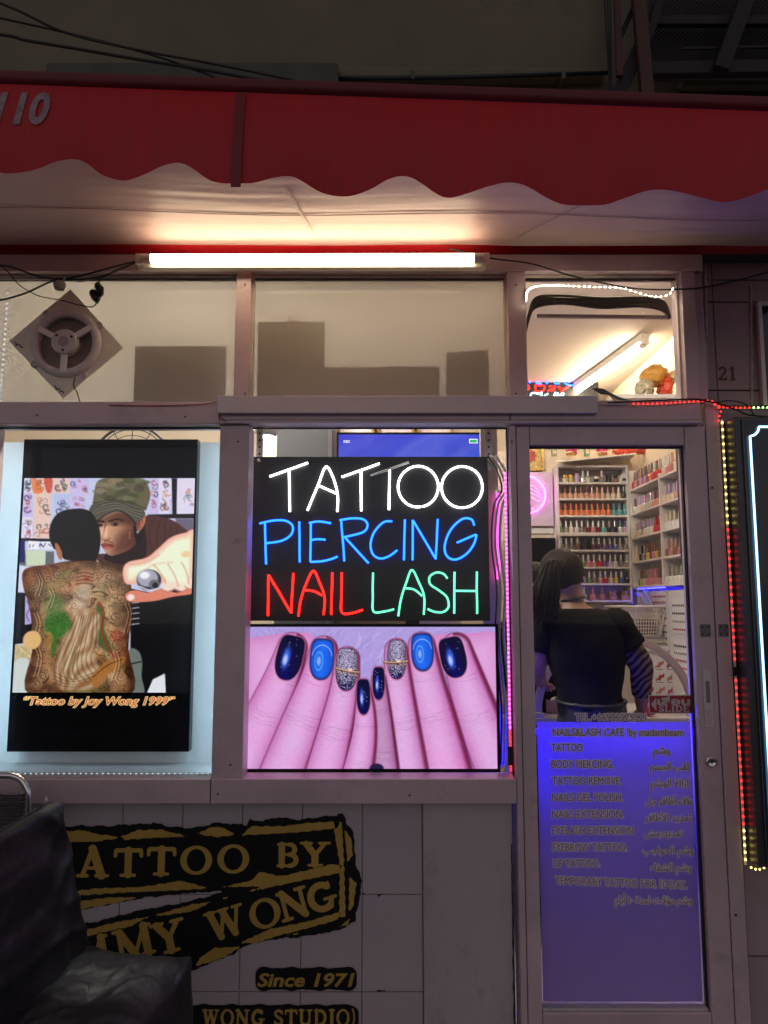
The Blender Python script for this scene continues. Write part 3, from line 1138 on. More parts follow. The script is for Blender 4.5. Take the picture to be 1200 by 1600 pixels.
def under_z(x, y):
    u = (x - pl.x) / (pr.x - pl.x)
    t = (y - YV - .012) / (2.66 - YV - .012)
    zf = pl.z + (pr.z - pl.z) * u - .012
    return zf + (zw + .012 - zf) * t - .020 * math.sin(math.pi * t) + .010 * math.sin(x * 4.2) * t * (1 - t) * 4


M_USEAM = mat('white_seam', (.62, .45, .43), .45)
for (x0, y0), (x1, y1), w_ in (((-.30, 2.25), (-.24, 2.58), .012), ((-2.3, 2.40), (2.3, 2.41), .004), ((.47, 2.59), (.66, 2.30), .010)):
    mb = MB()
    L_ = 24
    d = Vector((x1 - x0, y1 - y0)).normalized()
    nn = Vector((-d.y, d.x))
    for k in range(L_ + 1):
        x, y = x0 + (x1 - x0) * k / L_, y0 + (y1 - y0) * k / L_
        for s in (-1, 0, 1):
            X_, Y_ = x + nn.x * w_ / 2 * s, y + nn.y * w_ / 2 * s
            mb.v.append((X_, Y_, under_z(X_, Y_) - (.0065 if s == 0 else .004)))
    for k in range(L_):
        for s in (0, 1):
            a = 3 * k + s
            mb.f.append((a, a + 1, a + 4, a + 3))
    obj('seam', mb, M_USEAM, aw, smooth=True)
# stencilled number
M_STENCIL = mat('stencil_paint', (.30, .22, .23), .7, 0, .4, 60)
zb, zc = zat(195, YV), zat(148, YV)
me = text_mesh('110', xat(-4, 172, YV), xat(78, 172, YV), zb, (zc - zb), YV - .0, offset=.035, shear=.22)
zT_ = at(0, top_y(20), YV).z
zL_ = at(0, 266, YV).z
for v_ in me.vertices:
    t = min(1, max(0, (zT_ - v_.co.z) / (zT_ - zL_)))
    v_.co.y = YV - .0036 - (.012 * math.sin(v_.co.x * 9) * t + .006 * math.sin(v_.co.x * 23 + 2 * t) * t + .012 * math.sin(t * 3.1))
o = obj('stencil_number', me, M_STENCIL, aw)

# ------------------------------------------------------------------ steel stair landing top right
M_RUST = mat('rust_red_steel', (.085, .04, .03), .6, .3, .3, 8, .1, 80)
M_DSTEEL = mat('dark_steel', (.022, .02, .02), .6, .3, .3, 8)
st = thing('steel_landing', 'dark steel stair landing with mesh panels above the awning', 'stair', at(1010, 100, 2.7))
YS = 2.55
for pa, pb, w_, m_, n_ in (((992, -60), (1012, 162), .045, M_RUST, 'post'), ((962, -60), (968, 120), .024, M_RUST, 'post'), ((1015, 40), (950, 185), .05, M_DSTEEL, 'brace'), ((1000, -10), (968, 60), .02, M_DSTEEL, 'brace'),
                       ((1180, -40), (1125, 110), .055, M_DSTEEL, 'brace'), ((1040, -40), (1020, 40), .03, M_DSTEEL, 'brace'), ((1016, 34), (1320, 34), .035, M_DSTEEL, 'beam'), ((1016, 110), (1320, 105), .05, M_DSTEEL, 'beam'), ((1065, 76), (1320, 70), .012, M_DSTEEL, 'beam'), ((960, 150), (970, 180), .09, M_DSTEEL, 'bracket')):
    y = YS + {'post': 0, 'brace': .035, 'beam': .06, 'bracket': .02}[n_] + random.uniform(0, .004)
    obj(n_, MB().bar(at(*pa, y), at(*pb, y), w_, w_ * .7, (0, 1, 0)), m_, st, bevel=.003)
mb = MB()
A0, A1 = at(1012, -40, 2.66), at(1330, 120, 2.66)
p_ = .0115
k = 0
wd = A1.x - A0.x
ht = A0.z - A1.z
for s in (1, -1):
    x = -ht
    while x < wd + ht:
        # line x + s*z
        pts = []
        for zz in (0, ht):
            xx = x + (zz if s == 1 else ht - zz)
            pts.append((xx, zz))
        (xa_, za_), (xb_, zb_) = pts
        if xa_ > xb_:
            (xa_, za_), (xb_, zb_) = (xb_, zb_), (xa_, za_)
        if xb_ > 0 and xa_ < wd:
            if xa_ < 0:
                t = -xa_ / (xb_ - xa_)
                za_ += (zb_ - za_) * t
                xa_ = 0
            if xb_ > wd:
                t = (wd - xa_) / (xb_ - xa_)
                zb_ = za_ + (zb_ - za_) * t
                xb_ = wd
            if xb_ - xa_ > .01:
                mb.bar((A0.x + xa_, 2.66 + .002 * s, A1.z + za_), (A0.x + xb_, 2.66 + .002 * s, A1.z + zb_), .0035, .002, (0, 1, 0))
        x += p_ * 1.45
obj('mesh_panel', mb, M_DSTEEL, st, kind='stuff')
obj('soffit', MB().box(A0.x + .02, A1.x, 2.72, 2.73, A1.z + .03, A0.z + .5), mat('soffit_grey', (.085, .072, .062), .8, 0, .3, 4), st)

# ------------------------------------------------------------------ cables
def cable(label, pts, r=.005, name='cable', cat='cable', m=M_CABLE, n=10, group=None):
    return obj(name, MB().tube(spline(pts, n), r, 7), m, smooth=True, label=label, cat=cat, group=group)


cable('upper overhead cable sagging from the top corner to the awning', [at(-200, -60, 2.3), at(0, 5, 2.35), at(100, 50, 2.4), at(210, 77, 2.45), at(360, 105, 2.5), at(520, 140, 2.55), at(640, 175, 2.6)], .0045)
cable('middle overhead cable crossing the other two above the awning', [at(-200, -20, 2.35), at(0, 28, 2.4), at(90, 48, 2.42), at(200, 75, 2.46), at(280, 100, 2.5), at(362, 132, 2.52), at(440, 170, 2.55)], .004)
cable('lowest and thickest overhead cable reaching the awning edge', [at(-200, 30, 2.4), at(0, 54, 2.4), at(40, 63, 2.42), at(130, 78, 2.45), at(210, 92, 2.48), at(300, 106, 2.5), at(400, 124, 2.52), at(480, 140, 2.55), at(560, 165, 2.6)], .0055)
for i, lab in enumerate(('left one of three thin cables dropping beside the steel landing', 'middle one of three thin cables dropping beside the steel landing', 'right one of three thin cables dropping beside the steel landing')):
    cable(lab, [at(943 + 5 * i, -60, 2.80), at(946 + 4 * i, 30, 2.80), at(951 + 2 * i, 105, 2.78), at(953 + i, 150, 2.74)], .0035, group='thin cables beside the steel landing')
cable('black wire strung across the top of the right upper window', [at(700, 388, 2.62), at(765, 403, 2.63), at(830, 412, 2.63), at(890, 430, 2.635), at(960, 446, 2.64), at(1010, 452, 2.645), at(1080, 451, 2.65), at(1130, 443, 2.66), at(1200, 425, 2.67), at(1260, 405, 2.67)], .003, 'wire', 'wire')
YC = 2.635
cable('black cable sagging from tube light to the socket by the fan', [at(-30, 470, YC), at(0, 469, YC), at(40, 458, YC), at(80, 440, YC), at(130, 430, YC), at(185, 415, YC - .01), at(225, 406, YC - .03)], .0035)
cable('thin wire looping below the socket across the fan plate', [at(-20, 415, YC), at(5, 418, YC), at(30, 445, YC), at(60, 462, YC), at(95, 469, YC), at(130, 478, YC), at(147, 478, YC), at(152, 465, YC)], .002, 'wire', 'wire')
cable('black cable lying along the header above the fan', [at(-30, 410, YC), at(20, 418, YC), at(60, 432, YC), at(105, 437, YC), at(150, 434, YC), at(190, 420, YC), at(215, 408, YC)], .0035)
cable('short cable hanging into the black plug cluster', [at(150, 452, YC), at(158, 436, YC), at(180, 423, YC - .01), at(205, 413, YC - .02), at(224, 404, YC - .02)], .003)
cable('grey wire running along the glass top beside the fan', [at(-30, 436, 2.66), at(20, 436, 2.66), at(80, 436, 2.66), at(100, 431, 2.66), at(112, 432, 2.66), at(122, 440, 2.66), at(138, 438, 2.65)], .002, 'wire', 'wire', M_STEEL)
sk = thing('plug_socket', 'small grey round socket hanging in the cables above the fan', 'socket', at(92, 446, YC))
q = at(93, 446, YC)
obj('socket_body', MB().lathe([(.004, -.018), (.016, -.015), (.021, -.004), (.021, .008), (.012, .016), (.004, .018)], (q.x, YC, q.z), 'z', 14), mat('socket_grey', (.42, .42, .42), .4), sk, smooth=True)
obj('cord_grip', MB().tube([at(99, 439, YC), at(103, 434, YC), at(108, 432, YC)], .005, 8), M_STEEL, sk, smooth=True)
pk = thing('plug_cluster', 'black taped plug cluster hanging above the fan', 'plug', at(150, 458, YC))
q = at(150, 456, YC)
mb = MB()
for k in range(7):
    mb.ball((q.x + random.uniform(-.012, .012), YC + random.uniform(-.01, .01), q.z + random.uniform(-.026, .022)), random.uniform(.012, .017), 8, 6)
obj('taped_plugs', mb, mat('black_tape', (.008, .008, .008), .25, 0, .3, 30, .3, 80), pk, kind='stuff')
q2 = at(152, 474, YC)
obj('plug_tail', MB().tube([q, (q.x + .004, YC - .01, q.z - .03), q2], .005, 7), M_CABLE, pk, smooth=True)
# ================================================================== SCREEN PICTURES (flat print on the lit panels, painted per vertex)


class Canvas:
    """art units: any; grid of w x h points; colours are display values"""

    def __init__(s, x0, x1, y0, y1, w, h, base):
        s.x = np.linspace(x0, x1, w)
        s.y = np.linspace(y0, y1, h)
        s.X, s.Y = np.meshgrid(s.x, s.y)
        s.img = np.zeros((h, w, 3), np.float32) + np.array(base, np.float32) / 255.

    def _win(s, bx0, bx1, by0, by1):
        i0, i1 = np.searchsorted(s.y, [by0, by1])
        j0, j1 = np.searchsorted(s.x, [bx0, bx1])
        return slice(max(i0 - 1, 0), i1 + 1), slice(max(j0 - 1, 0), j1 + 1)

    def paint(s, fn, box, col, soft=2., op=1.):
        w = s._win(*box)
        X, Y = s.X[w], s.Y[w]
        if X.size == 0:
            return
        d = fn(X, Y)
        a = np.clip(.5 - d / soft, 0, 1) * op
        c = col(X, Y, d) if callable(col) else np.array(col, np.float32) / 255.
        s.img[w] = s.img[w] * (1 - a[..., None]) + c * a[..., None]

    def poly(s, pts, col, soft=2., op=1., smooth=True, n=5):
        if smooth:
            pts = [(p.x, p.y) for p in spline([(a, b, 0) for a, b in pts], n, True)]
        xs_, ys_ = [p[0] for p in pts], [p[1] for p in pts]
        m = soft + 1
        s.paint(lambda X, Y: sd_poly(X, Y, pts), (min(xs_) - m, max(xs_) + m, min(ys_) - m, max(ys_) + m), col, soft, op)

    def line(s, pts, w, col, soft=2., op=1., smooth=True):
        if smooth and len(pts) > 2:
            pts = [(p.x, p.y) for p in spline([(a, b, 0) for a, b in pts], 5)]
        xs_, ys_ = [p[0] for p in pts], [p[1] for p in pts]
        m = soft + w + 1
        s.paint(lambda X, Y: sd_path(X, Y, pts, w / 2), (min(xs_) - m, max(xs_) + m, min(ys_) - m, max(ys_) + m), col, soft, op)

    def ell(s, cx, cy, rx, ry, col, soft=2., op=1., rot=0.):
        m = max(rx, ry) + soft + 1
        s.paint(lambda X, Y: sd_ell(X, Y, cx, cy, rx, ry, rot), (cx - m, cx + m, cy - m, cy + m), col, soft, op)

    def sheet(s, name, x0, x1, z0, z1, Y, m, parent):
        h, w = s.img.shape[:2]
        gx = np.linspace(x0, x1, w)
        gz = np.linspace(z1, z0, h)
        V = np.empty((h, w, 3), np.float32)
        V[..., 0] = gx[None, :]
        V[..., 1] = Y
        V[..., 2] = gz[:, None]
        i, j = np.meshgrid(np.arange(h - 1), np.arange(w - 1), indexing='ij')
        q = np.stack([i * w + j, (i + 1) * w + j, (i + 1) * w + j + 1, i * w + j + 1], -1).reshape(-1, 4)
        me = bpy.data.meshes.new(name)
        me.vertices.add(h * w)
        me.vertices.foreach_set('co', V.ravel())
        me.loops.add(q.size)
        me.loops.foreach_set('vertex_index', q.ravel().astype(np.int32))
        me.polygons.add(len(q))
        me.polygons.foreach_set('loop_start', np.arange(0, q.size, 4, dtype=np.int32))
        me.update(calc_edges=True)
        c = np.clip(s.img.reshape(-1, 3), 0, 1)
        lin = np.where(c <= .04045, c / 12.92, ((c + .055) / 1.055) ** 2.4)
        at_ = me.color_attributes.new('picture', 'FLOAT_COLOR', 'POINT')
        at_.data.foreach_set('color', np.concatenate([lin, np.ones((len(lin), 1))], 1).astype(np.float32).ravel())
        return obj(name, me, m, parent)


def screen_mat(name, strength):
    m = bpy.data.materials.new(name)
    m.use_nodes = True
    nt = m.node_tree
    p = nt.nodes['Principled BSDF']
    p.inputs['Base Color'].default_value = (.01, .01, .012, 1)
    p.inputs['Roughness'].default_value = .08
    a = nt.nodes.new('ShaderNodeAttribute')
    a.attribute_name = 'picture'
    nt.links.new(a.outputs['Color'], p.inputs['Emission Color'])
    p.inputs['Emission Strength'].default_value = strength
    m.cycles.emission_sampling = 'NONE'
    return m


M_BEZEL = mat('screen_bezel', (.006, .006, .008), .2, 0, .1, 20, spec=.15)
M_BLACKGLASS = mat('black_screen_glass', (.003, .003, .004), .06, 0, 0, spec=.15)

# ------------------------------------------------------------------ nails picture on the wide screen
nc = Canvas(47, 1112, 100, 712, 400, 230, (186, 176, 224))
fr = np.zeros(nc.X.shape)
for k in range(420):       # pale fur
    x = RNG.uniform(40, 1110)
    y = RNG.uniform(85, 330)
    a = 1.9 + (x - 560) / 620. + RNG.normal(0, .35)
    L = RNG.uniform(40, 110)
    b = RNG.uniform(0, 1)
    nc.line([(x, y), (x + L * .5 * math.cos(a) + RNG.normal(0, 8), y + L * .5 * math.sin(a)), (x + L * math.cos(a), y + L * math.sin(a) * .8)], RNG.uniform(1, 4), (120 + 120 * b, 125 + 115 * b, 190 + 62 * b), 2.5, .5)
SK_L, SK_M, SK_D = np.array((240, 192, 226)) / 255., np.array((214, 142, 192)) / 255., np.array((128, 44, 82)) / 255.


def vnoise(X, Y, sc, seed=0, octs=3):
    """smooth value noise, 0..1"""
    out = np.zeros(X.shape)
    amp, tot = 1., 0.
    for o_ in range(octs):
        lat = np.random.default_rng(seed * 31 + o_).uniform(0, 1, (64, 64))
        x, y = X / sc * 2 ** o_ + 100, Y / sc * 2 ** o_ + 100
        i, j = np.floor(x).astype(int), np.floor(y).astype(int)
        u, v = x - i, y - j
        u, v = u * u * (3 - 2 * u), v * v * (3 - 2 * v)
        g_ = lambda a, b: lat[(j + b) % 64, (i + a) % 64]
        out += amp * ((g_(0, 0) * (1 - u) + g_(1, 0) * u) * (1 - v) + (g_(0, 1) * (1 - u) + g_(1, 1) * u) * v)
        tot += amp
        amp *= .5
    return out / tot


def skin(t):
    t = np.clip(np.abs(t), 0, 1)[..., None]
    return np.where(t < .8, SK_L + (SK_M - SK_L) * (t / .8) ** 2.2, SK_M + (SK_D - SK_M) * ((t - .8) / .2) ** 1.3)


def palm(pts):
    nc.poly(pts, lambda X, Y, d: skin(np.clip(.72 + d / 180., .1, .85)), 5)


palm([(30, 180), (120, 140), (250, 125), (330, 150), (300, 330), (200, 430), (60, 500), (20, 420)])
palm([(830, 150), (900, 130), (1010, 128), (1130, 150), (1140, 480), (1060, 380), (960, 250), (850, 240)])


def finger(path, wid, tint=1.0):
    P = [(p.x, p.y, p.z) for p in spline([(x, y, w) for (x, y), w in zip(path, wid)], 14)]

    def f(X, Y):
        best = np.full(X.shape, 1e9)
        lat = np.zeros(X.shape)
        for (ax, ay, wa), (bx, by, wb) in zip(P[:-1], P[1:]):
            dx, dy = bx - ax, by - ay
            L2 = dx * dx + dy * dy + 1e-9
            t = np.clip(((X - ax) * dx + (Y - ay) * dy) / L2, 0, 1)
            w_ = (wa + (wb - wa) * t) / 2
            dist = np.hypot(X - ax - t * dx, Y - ay - t * dy)
            sgn = np.sign((X - ax) * dy - (Y - ay) * dx)
            k = dist - w_
            u = k < best
            best = np.where(u, k, best)
            lat = np.where(u, sgn * dist / w_, lat)
        f.lat = lat
        return best
    mx = max(wid)
    bx = (min(p[0] for p in P) - mx, max(p[0] for p in P) + mx, min(p[1] for p in P) - mx, max(p[1] for p in P) + mx)
    sd__ = int(RNG.integers(1, 900))
    f.al = None

    def c(X, Y, d):
        l = f.lat + .12
        base = skin(l)
        # position along the finger, from the tip
        (x0, y0), (x1, y1) = path[0], path[-1]
        L_ = math.hypot(x1 - x0, y1 - y0)
        al = ((X - x0) * (x1 - x0) + (Y - y0) * (y1 - y0)) / L_ + 10 * (f.lat ** 2)
        cr = np.zeros(X.shape)
        for c0, n_ in ((150, 4), (330, 7)):
            for k in range(n_):
                w_ = vnoise(X, Y, 46, sd__ + k, 2) - .5
                cr += np.exp(-((al - c0 - 9 * (k - n_ / 2) + 26 * w_) / 1.7) ** 2) * (.4 + .6 * vnoise(X, Y, 24, sd__ + 40 + k, 1))
        tx = vnoise(X, Y, 9, sd__, 2) - .5
        bl = vnoise(X, Y, 120, sd__ + 3, 2) - .5
        out = base * (1 - .10 * cr * (np.abs(f.lat) < .85) + .05 * tx)[..., None]
        out = out + bl[..., None] * np.array((.03, -.07, -.03))
        return np.clip(out * tint, 0, 1)
    nc.paint(lambda X, Y: f(X, Y) - 3, bx, (96, 26, 60), 8, .7)
    nc.paint(f, bx, c, 3)


def nail(cx, cy, w_, h_, rot, kind):
    c_, s_ = math.cos(rot), math.sin(rot)

    def loc(X, Y):
        return (X - cx) * c_ + (Y - cy) * s_, -(X - cx) * s_ + (Y - cy) * c_

    def f(X, Y):
        u, v = loc(X, Y)
        e = np.where(v > 0, 2.3, 4.2)
        ww = w_ / 2 * (1 - .07 * np.clip(-v / h_, 0, 1))
        return ((np.abs(u / ww) ** e + np.abs(v / (h_ / 2)) ** e) ** (1 / e) - 1) * w_ / 2
    m = h_
    bx = (cx - m, cx + m, cy - m, cy + m)
    nc.paint(lambda X, Y: f(X, Y) - 4, bx, (200, 120, 150), 4, .8)
    nc.paint(lambda X, Y: f(X, Y) - 1.5, bx, (25, 12, 50), 3, .9)

    def col(X, Y, d):
        u, v = loc(X, Y)
        a = np.clip(np.abs(u) / (w_ / 2), 0, 1)
        if kind == 'navy':
            c = np.stack([10 + 8 * a, 8 + 6 * a, 48 + 50 * (1 - a) * np.clip((v / h_ + .5), 0, 1)], -1)
            hl = np.exp(-(((u + w_ * .12) / (w_ * .16)) ** 2 + ((v - h_ * .02) / (h_ * .26)) ** 2) ** 2)
            hc = np.exp(-(((u + w_ * .14) / (w_ * .09)) ** 2 + ((v - h_ * .06) / (h_ * .13)) ** 2) ** 2)
            c = c * (1 - hl[..., None]) + np.array((60, 110, 225)) * hl[..., None]
            c = c * (1 - hc[..., None]) + np.array((190, 220, 255)) * hc[..., None]
        elif kind == 'blue':
            c = np.stack([24 + 14 * (1 - a), 92 + 30 * (1 - a), 205 + 45 * (1 - a)], -1) * (1 - .45 * np.clip(d + 8, 0, 8) / 8)[..., None]
            arc = np.exp(-((np.hypot(u / w_, (v + h_ * .12) / h_ * 1.4 - .1) - .42) / .016) ** 2) * (v < -h_ * .08)
            c = c + np.array((130, 110, 80)) * arc[..., None]
            hc = np.exp(-(((u + w_ * .12) / (w_ * .09)) ** 2 + ((v - h_ * .05) / (h_ * .12)) ** 2) ** 2)
            hr = np.exp(-((np.hypot((u + w_ * .12) / (w_ * .17), (v - h_ * .05) / (h_ * .22)) - 1) / .12) ** 2)
            c = c * (1 - hc[..., None]) + np.array((150, 200, 255)) * hc[..., None] + hr[..., None] * np.array((50, 70, 40))
        else:
            g = RNG.uniform(0, 1, u.shape)
            dk = np.clip((v / h_) * 1.6 + .05, 0, .8)
            val = np.where(g > .35 + dk * .7, 235, 40)
            c = np.stack([val * .86, val * .86, 60 + val * .66], -1) * (1 - .35 * a ** 2)[..., None]
        return np.clip(c / 255., 0, 1)
    nc.paint(f, bx, col, 2.5)
    if kind == 'navy':
        for k in range(10):
            nc.ell(cx + RNG.uniform(-.35, .35) * w_, cy + RNG.uniform(-.42, .3) * h_, 1.6, 1.6, (210, 215, 255), 2, .8)


FG = [([(236, 190), (190, 340), (95, 560), (15, 740)], [128, 160, 188, 190]),
      ([(985, 200), (1020, 340), (1075, 520), (1150, 700)], [100, 150, 190, 205])]
finger(*FG[0])
finger([(945, 190), (985, 330), (1040, 500), (1110, 680)], [128, 158, 186, 200])
finger([(372, 200), (345, 340), (275, 540), (190, 770)], [118, 150, 182, 200])
finger([(795, 180), (815, 330), (860, 520), (915, 770)], [114, 150, 176, 205])
finger([(474, 240), (462, 380), (430, 540), (375, 770)], [104, 124, 148, 175])
finger([(684, 200), (694, 350), (715, 540), (745, 770)], [96, 122, 146, 168])
finger([(609, 330), (614, 430), (625, 560), (640, 780)], [62, 86, 102, 130], .86)
finger([(545, 385), (552, 480), (545, 600), (510, 790)], [66, 88, 110, 140])
nail(223, 236, 112, 192, .22, 'navy')
nail(363, 242, 102, 176, .06, 'blue')
nail(470, 286, 90, 180, .02, 'glit')
nail(543, 405, 56, 146, -.02, 'navy')
nail(608, 347, 50, 134, .0, 'navy')
nail(686, 243, 78, 166, .0, 'glit')
nail(797, 211, 94, 162, -.03, 'blue')
nail(930, 234, 108, 174, -.2, 'navy')
for x0, x1, y0, y1 in ((425, 525, 282, 300), (630, 732, 255, 252)):
    nc.line([(x0, y0), ((x0 + x1) / 2, (y0 + y1) / 2 + 4), (x1, y1)], 9, (120, 80, 40), 3)
    nc.line([(x0, y0 - 2), ((x0 + x1) / 2, (y0 + y1) / 2 + 2), (x1, y1 - 2)], 4, (235, 200, 140), 2)
    nc.ell((x0 + x1) / 2 + 12, (y0 + y1) / 2 - 3, 9, 7, (250, 225, 190), 2)
    nc.line([(x0 + 6, y0 + 14), ((x0 + x1) / 2, (y0 + y1) / 2 + 17), (x1 - 6, y1 + 14)], 3, (200, 160, 110), 2)
nc.ell(600, 712, 30, 22, (30, 20, 60), 6)
nc.img *= np.array((1.0, .93, 1.04), np.float32)

tv = thing('television', 'wide flat television in the centre window showing manicured hands with blue nails', 'television', (0, 2.79, 1.2))
YT = 2.775
tx0, tx1 = xat(386, 1080, YT), xat(779.5, 1080, YT)
tz0, tz1 = zat(1208, YT), zat(975, YT)
sx0, sx1, sz0, sz1 = tx0 + .003, tx1 - .010, zat(1201, YT), tz1 - .010
obj('casing', MB().box(tx0, tx1, YT + .001, YT + .05, tz0, tz1), M_BEZEL, tv, bevel=.002)
obj('bezel', MB().box(tx0, sx0, YT - .006, YT + .0008, tz0, tz1).box(sx1, tx1, YT - .006, YT + .0008, tz0, tz1).box(sx0, sx1, YT - .006, YT + .0008, sz1, tz1).box(sx0, sx1, YT - .006, YT + .0008, tz0, sz0), M_BEZEL, tv)
nc.sheet('screen', sx0, sx1, sz0, sz1, YT - .001, screen_mat('nail_screen', .95), tv)
obj('maker_lettering', text_mesh('TCL', xat(576, 1206, YT), xat(583, 1206, YT), zat(1206.5, YT), .0045, YT - .0068, offset=.02), mat('grey_print', (.3, .3, .3), .4), tv)

# ------------------------------------------------------------------ tattoo picture on the upright screen
YD = 2.86
pc = Canvas(50, 812, 233, 1125, 270, 320, (198, 202, 228))


def pz(x, y):
    """zoomed-picture coordinates (leaning edges) -> upright art coordinates"""
    t = (y - 233) / 892.
    xl, xr = 103 - 53 * t, 812 - 27 * t
    return (50 + (x - xl) / (xr - xl) * 762, y)


def PP(*pts):
    return [pz(*p) for p in pts]


PAGE = [(225, 215, 235), (205, 190, 230), (235, 225, 225), (190, 195, 230), (230, 200, 190)]
INK = [(150, 60, 60), (70, 60, 130), (60, 90, 80), (190, 110, 60), (60, 50, 60)]
for (x0, x1, y0, y1) in [(103, 132, 233, 295), (135, 218, 233, 297), (222, 290, 233, 297), (293, 372, 233, 303), (98, 134, 297, 400), (140, 212, 297, 395), (228, 292, 300, 385), (300, 360, 305, 390), (90, 135, 400, 490), (140, 212, 395, 490), (622, 660, 235, 385), (662, 715, 235, 320), (662, 705, 320, 392), (738, 812, 235, 385)]:
    pg = PAGE[RNG.integers(5)]
    pc.poly(PP((x0, y0), (x1, y0), (x1, y1), (x0, y1)), pg, 3, 1, False)
    for k in range(7):
        cx_, cy_ = RNG.uniform(x0 + 10, x1 - 10), RNG.uniform(y0 + 10, y1 - 10)
        r_ = RNG.uniform(6, 20)
        a0 = RNG.uniform(0, 6)
        pts = [pz(min(max(cx_ + r_ * (1 - i / 9) * math.cos(a0 + i * .7), x0 + 3), x1 - 3), cy_ + r_ * (1 - i / 9) * math.sin(a0 + i * .7)) for i in range(8)]
        pc.line(pts, RNG.uniform(2, 7), INK[RNG.integers(5)], 4, .55)
pc.poly(PP((135, 233), (150, 233), (180, 290), (140, 295)), (230, 120, 60), 4, .7)
pc.poly(PP((185, 233), (218, 233), (215, 290), (195, 292)), (200, 60, 40), 4, .7)
pc.poly(PP((715, 233), (738, 233), (735, 395), (718, 395)), (30, 26, 40), 3, 1, False)
pc.poly(PP((615, 388), (812, 385), (812, 405), (615, 405)), (25, 22, 32), 3, 1, False)
pc.poly(PP((730, 405), (812, 405), (812, 470), (740, 470)), (120, 110, 130), 8, 1, False)
# shelf and clutter on the left
pc.poly(PP((85, 488), (235, 492), (230, 505), (85, 500)), (30, 25, 40), 3, 1, False)
pc.poly(PP((82, 540), (225, 545), (225, 600), (80, 610)), (110, 115, 120), 6, 1, False)
pc.poly(PP((80, 500), (104, 500), (102, 590), (78, 590)), (40, 40, 110), 4, 1, False)
pc.poly(PP((106, 540), (190, 540), (188, 602), (108, 606)), (205, 215, 190), 4, 1, False)
pc.poly(PP((118, 500), (166, 502), (164, 536), (116, 536)), (235, 235, 245), 3, 1, False)
pc.poly(PP((172, 502), (218, 502), (218, 536), (170, 536)), (225, 225, 240), 3, 1, False)
for k in range(8):
    x = RNG.uniform(122, 212)
    pc.line([pz(x, RNG.uniform(508, 530)), pz(x + RNG.uniform(-8, 8), RNG.uniform(508, 530))], 5, (70, 70, 110), 3, .7)
pc.poly(PP((75, 600), (130, 610), (110, 700), (70, 715)), (215, 215, 235), 8, 1, False)
pc.poly(PP((66, 715), (140, 720), (130, 920), (56, 930)), (22, 20, 28), 4, 1, False)
pc.poly(PP((104, 730), (132, 726), (130, 845), (102, 850)), (185, 175, 215), 4, 1, False)
pc.line(PP((112, 750), (122, 780), (110, 810), (120, 835)), 5, (110, 80, 150), 4, .8)
pc.poly(PP((60, 930), (135, 940), (130, 1125), (45, 1125)), (190, 175, 140), 8, 1, False)
for k in range(60):
    pc.ell(*pz(RNG.uniform(60, 130), RNG.uniform(930, 990)), 2.5, 2.5, (235, 215, 150), 2, .7)
pc.poly(PP((52, 1010), (100, 985), (132, 1020), (128, 1125), (48, 1125)), (205, 212, 208), 10)
# black clothes of the sitter below the arm
pc.poly(PP((545, 700), (640, 720), (800, 690), (812, 1130), (540, 1130)), (8, 7, 9), 4, 1, False)
for k in range(5):
    pc.line(PP((545, 760 + 22 * k), (578, 756 + 22 * k)), 5, (200, 200, 215), 3, .8)
pc.poly(PP((610, 1130), (636, 1072), (686, 1048), (690, 1130)), (225, 225, 232), 3, 1, False)
pc.poly(PP((534, 960), (575, 955), (592, 1000), (590, 1060), (600, 1130), (534, 1130)), (120, 128, 122), 8)
pc.line(PP((540, 1010), (585, 1000)), 5, (30, 34, 30), 4)
# brown shirt, neck
pc.poly(PP((600, 400), (690, 402), (760, 440), (800, 500), (700, 580), (620, 640), (520, 640), (420, 600), (415, 555), (520, 560), (590, 520)), (92, 60, 54), 4)
for k in range(9):
    pc.line(PP((640 + 12 * k, 410 + 4 * k), (620 + 16 * k, 480 + 8 * k), (640 + 12 * k, 560)), 7, (64 + 36 * (k % 2), 40 + 22 * (k % 2), 36 + 20 * (k % 2)), 9, .5)
pc.poly(PP((500, 480), (590, 440), (610, 500), (600, 570), (520, 600), (440, 580), (440, 555)), (46, 26, 22), 6)
# face
SKN = (204, 152, 122)


def face_col(X, Y, d):
    t = np.clip((X - 395) / 190., 0, 1)[..., None]
    s_ = np.clip((Y - 400) / 160., 0, 1)[..., None]
    a = np.array((226, 178, 146)) / 255.
    b = np.array((112, 62, 50)) / 255.
    return np.clip((a + (b - a) * t ** 1.4) * (1 - .14 * s_), 0, 1)


pc.poly(PP((392, 415), (440, 392), (500, 374), (560, 400), (582, 440), (572, 500), (540, 536), (492, 556), (460, 562), (436, 545), (424, 515), (408, 478), (395, 445)), face_col, 4)
pc.poly(PP((556, 440), (590, 380), (606, 400), (600, 450), (575, 520)), (14, 9, 9), 6)
pc.poly(PP((566, 420), (590, 384), (606, 396), (602, 430), (582, 460), (570, 452)), (196, 128, 106), 5)
pc.line(PP((576, 430), (590, 408), (594, 424)), 5, (120, 60, 50), 4, .8)
pc.line(PP((398, 424), (416, 416), (432, 420)), 7, (44, 24, 20), 4)
pc.line(PP((456, 418), (484, 408), (512, 414)), 7, (40, 22, 18), 4)
pc.ell(*pz(416, 434), 11, 6, (40, 22, 20), 4)
pc.ell(*pz(478, 430), 15, 7, (36, 20, 18), 4)
pc.ell(*pz(470, 430), 3, 3, (220, 210, 210), 3, .8)
pc.line(PP((440, 430), (430, 470), (424, 490), (444, 496), (458, 490)), 6, (140, 84, 66), 6, .75)
pc.line(PP((446, 440), (440, 480)), 8, (240, 200, 170), 8, .6)
pc.line(PP((424, 516), (446, 514), (470, 520)), 9, (150, 70, 66), 5)
pc.line(PP((430, 528), (450, 531), (470, 526)), 9, (186, 104, 96), 5)
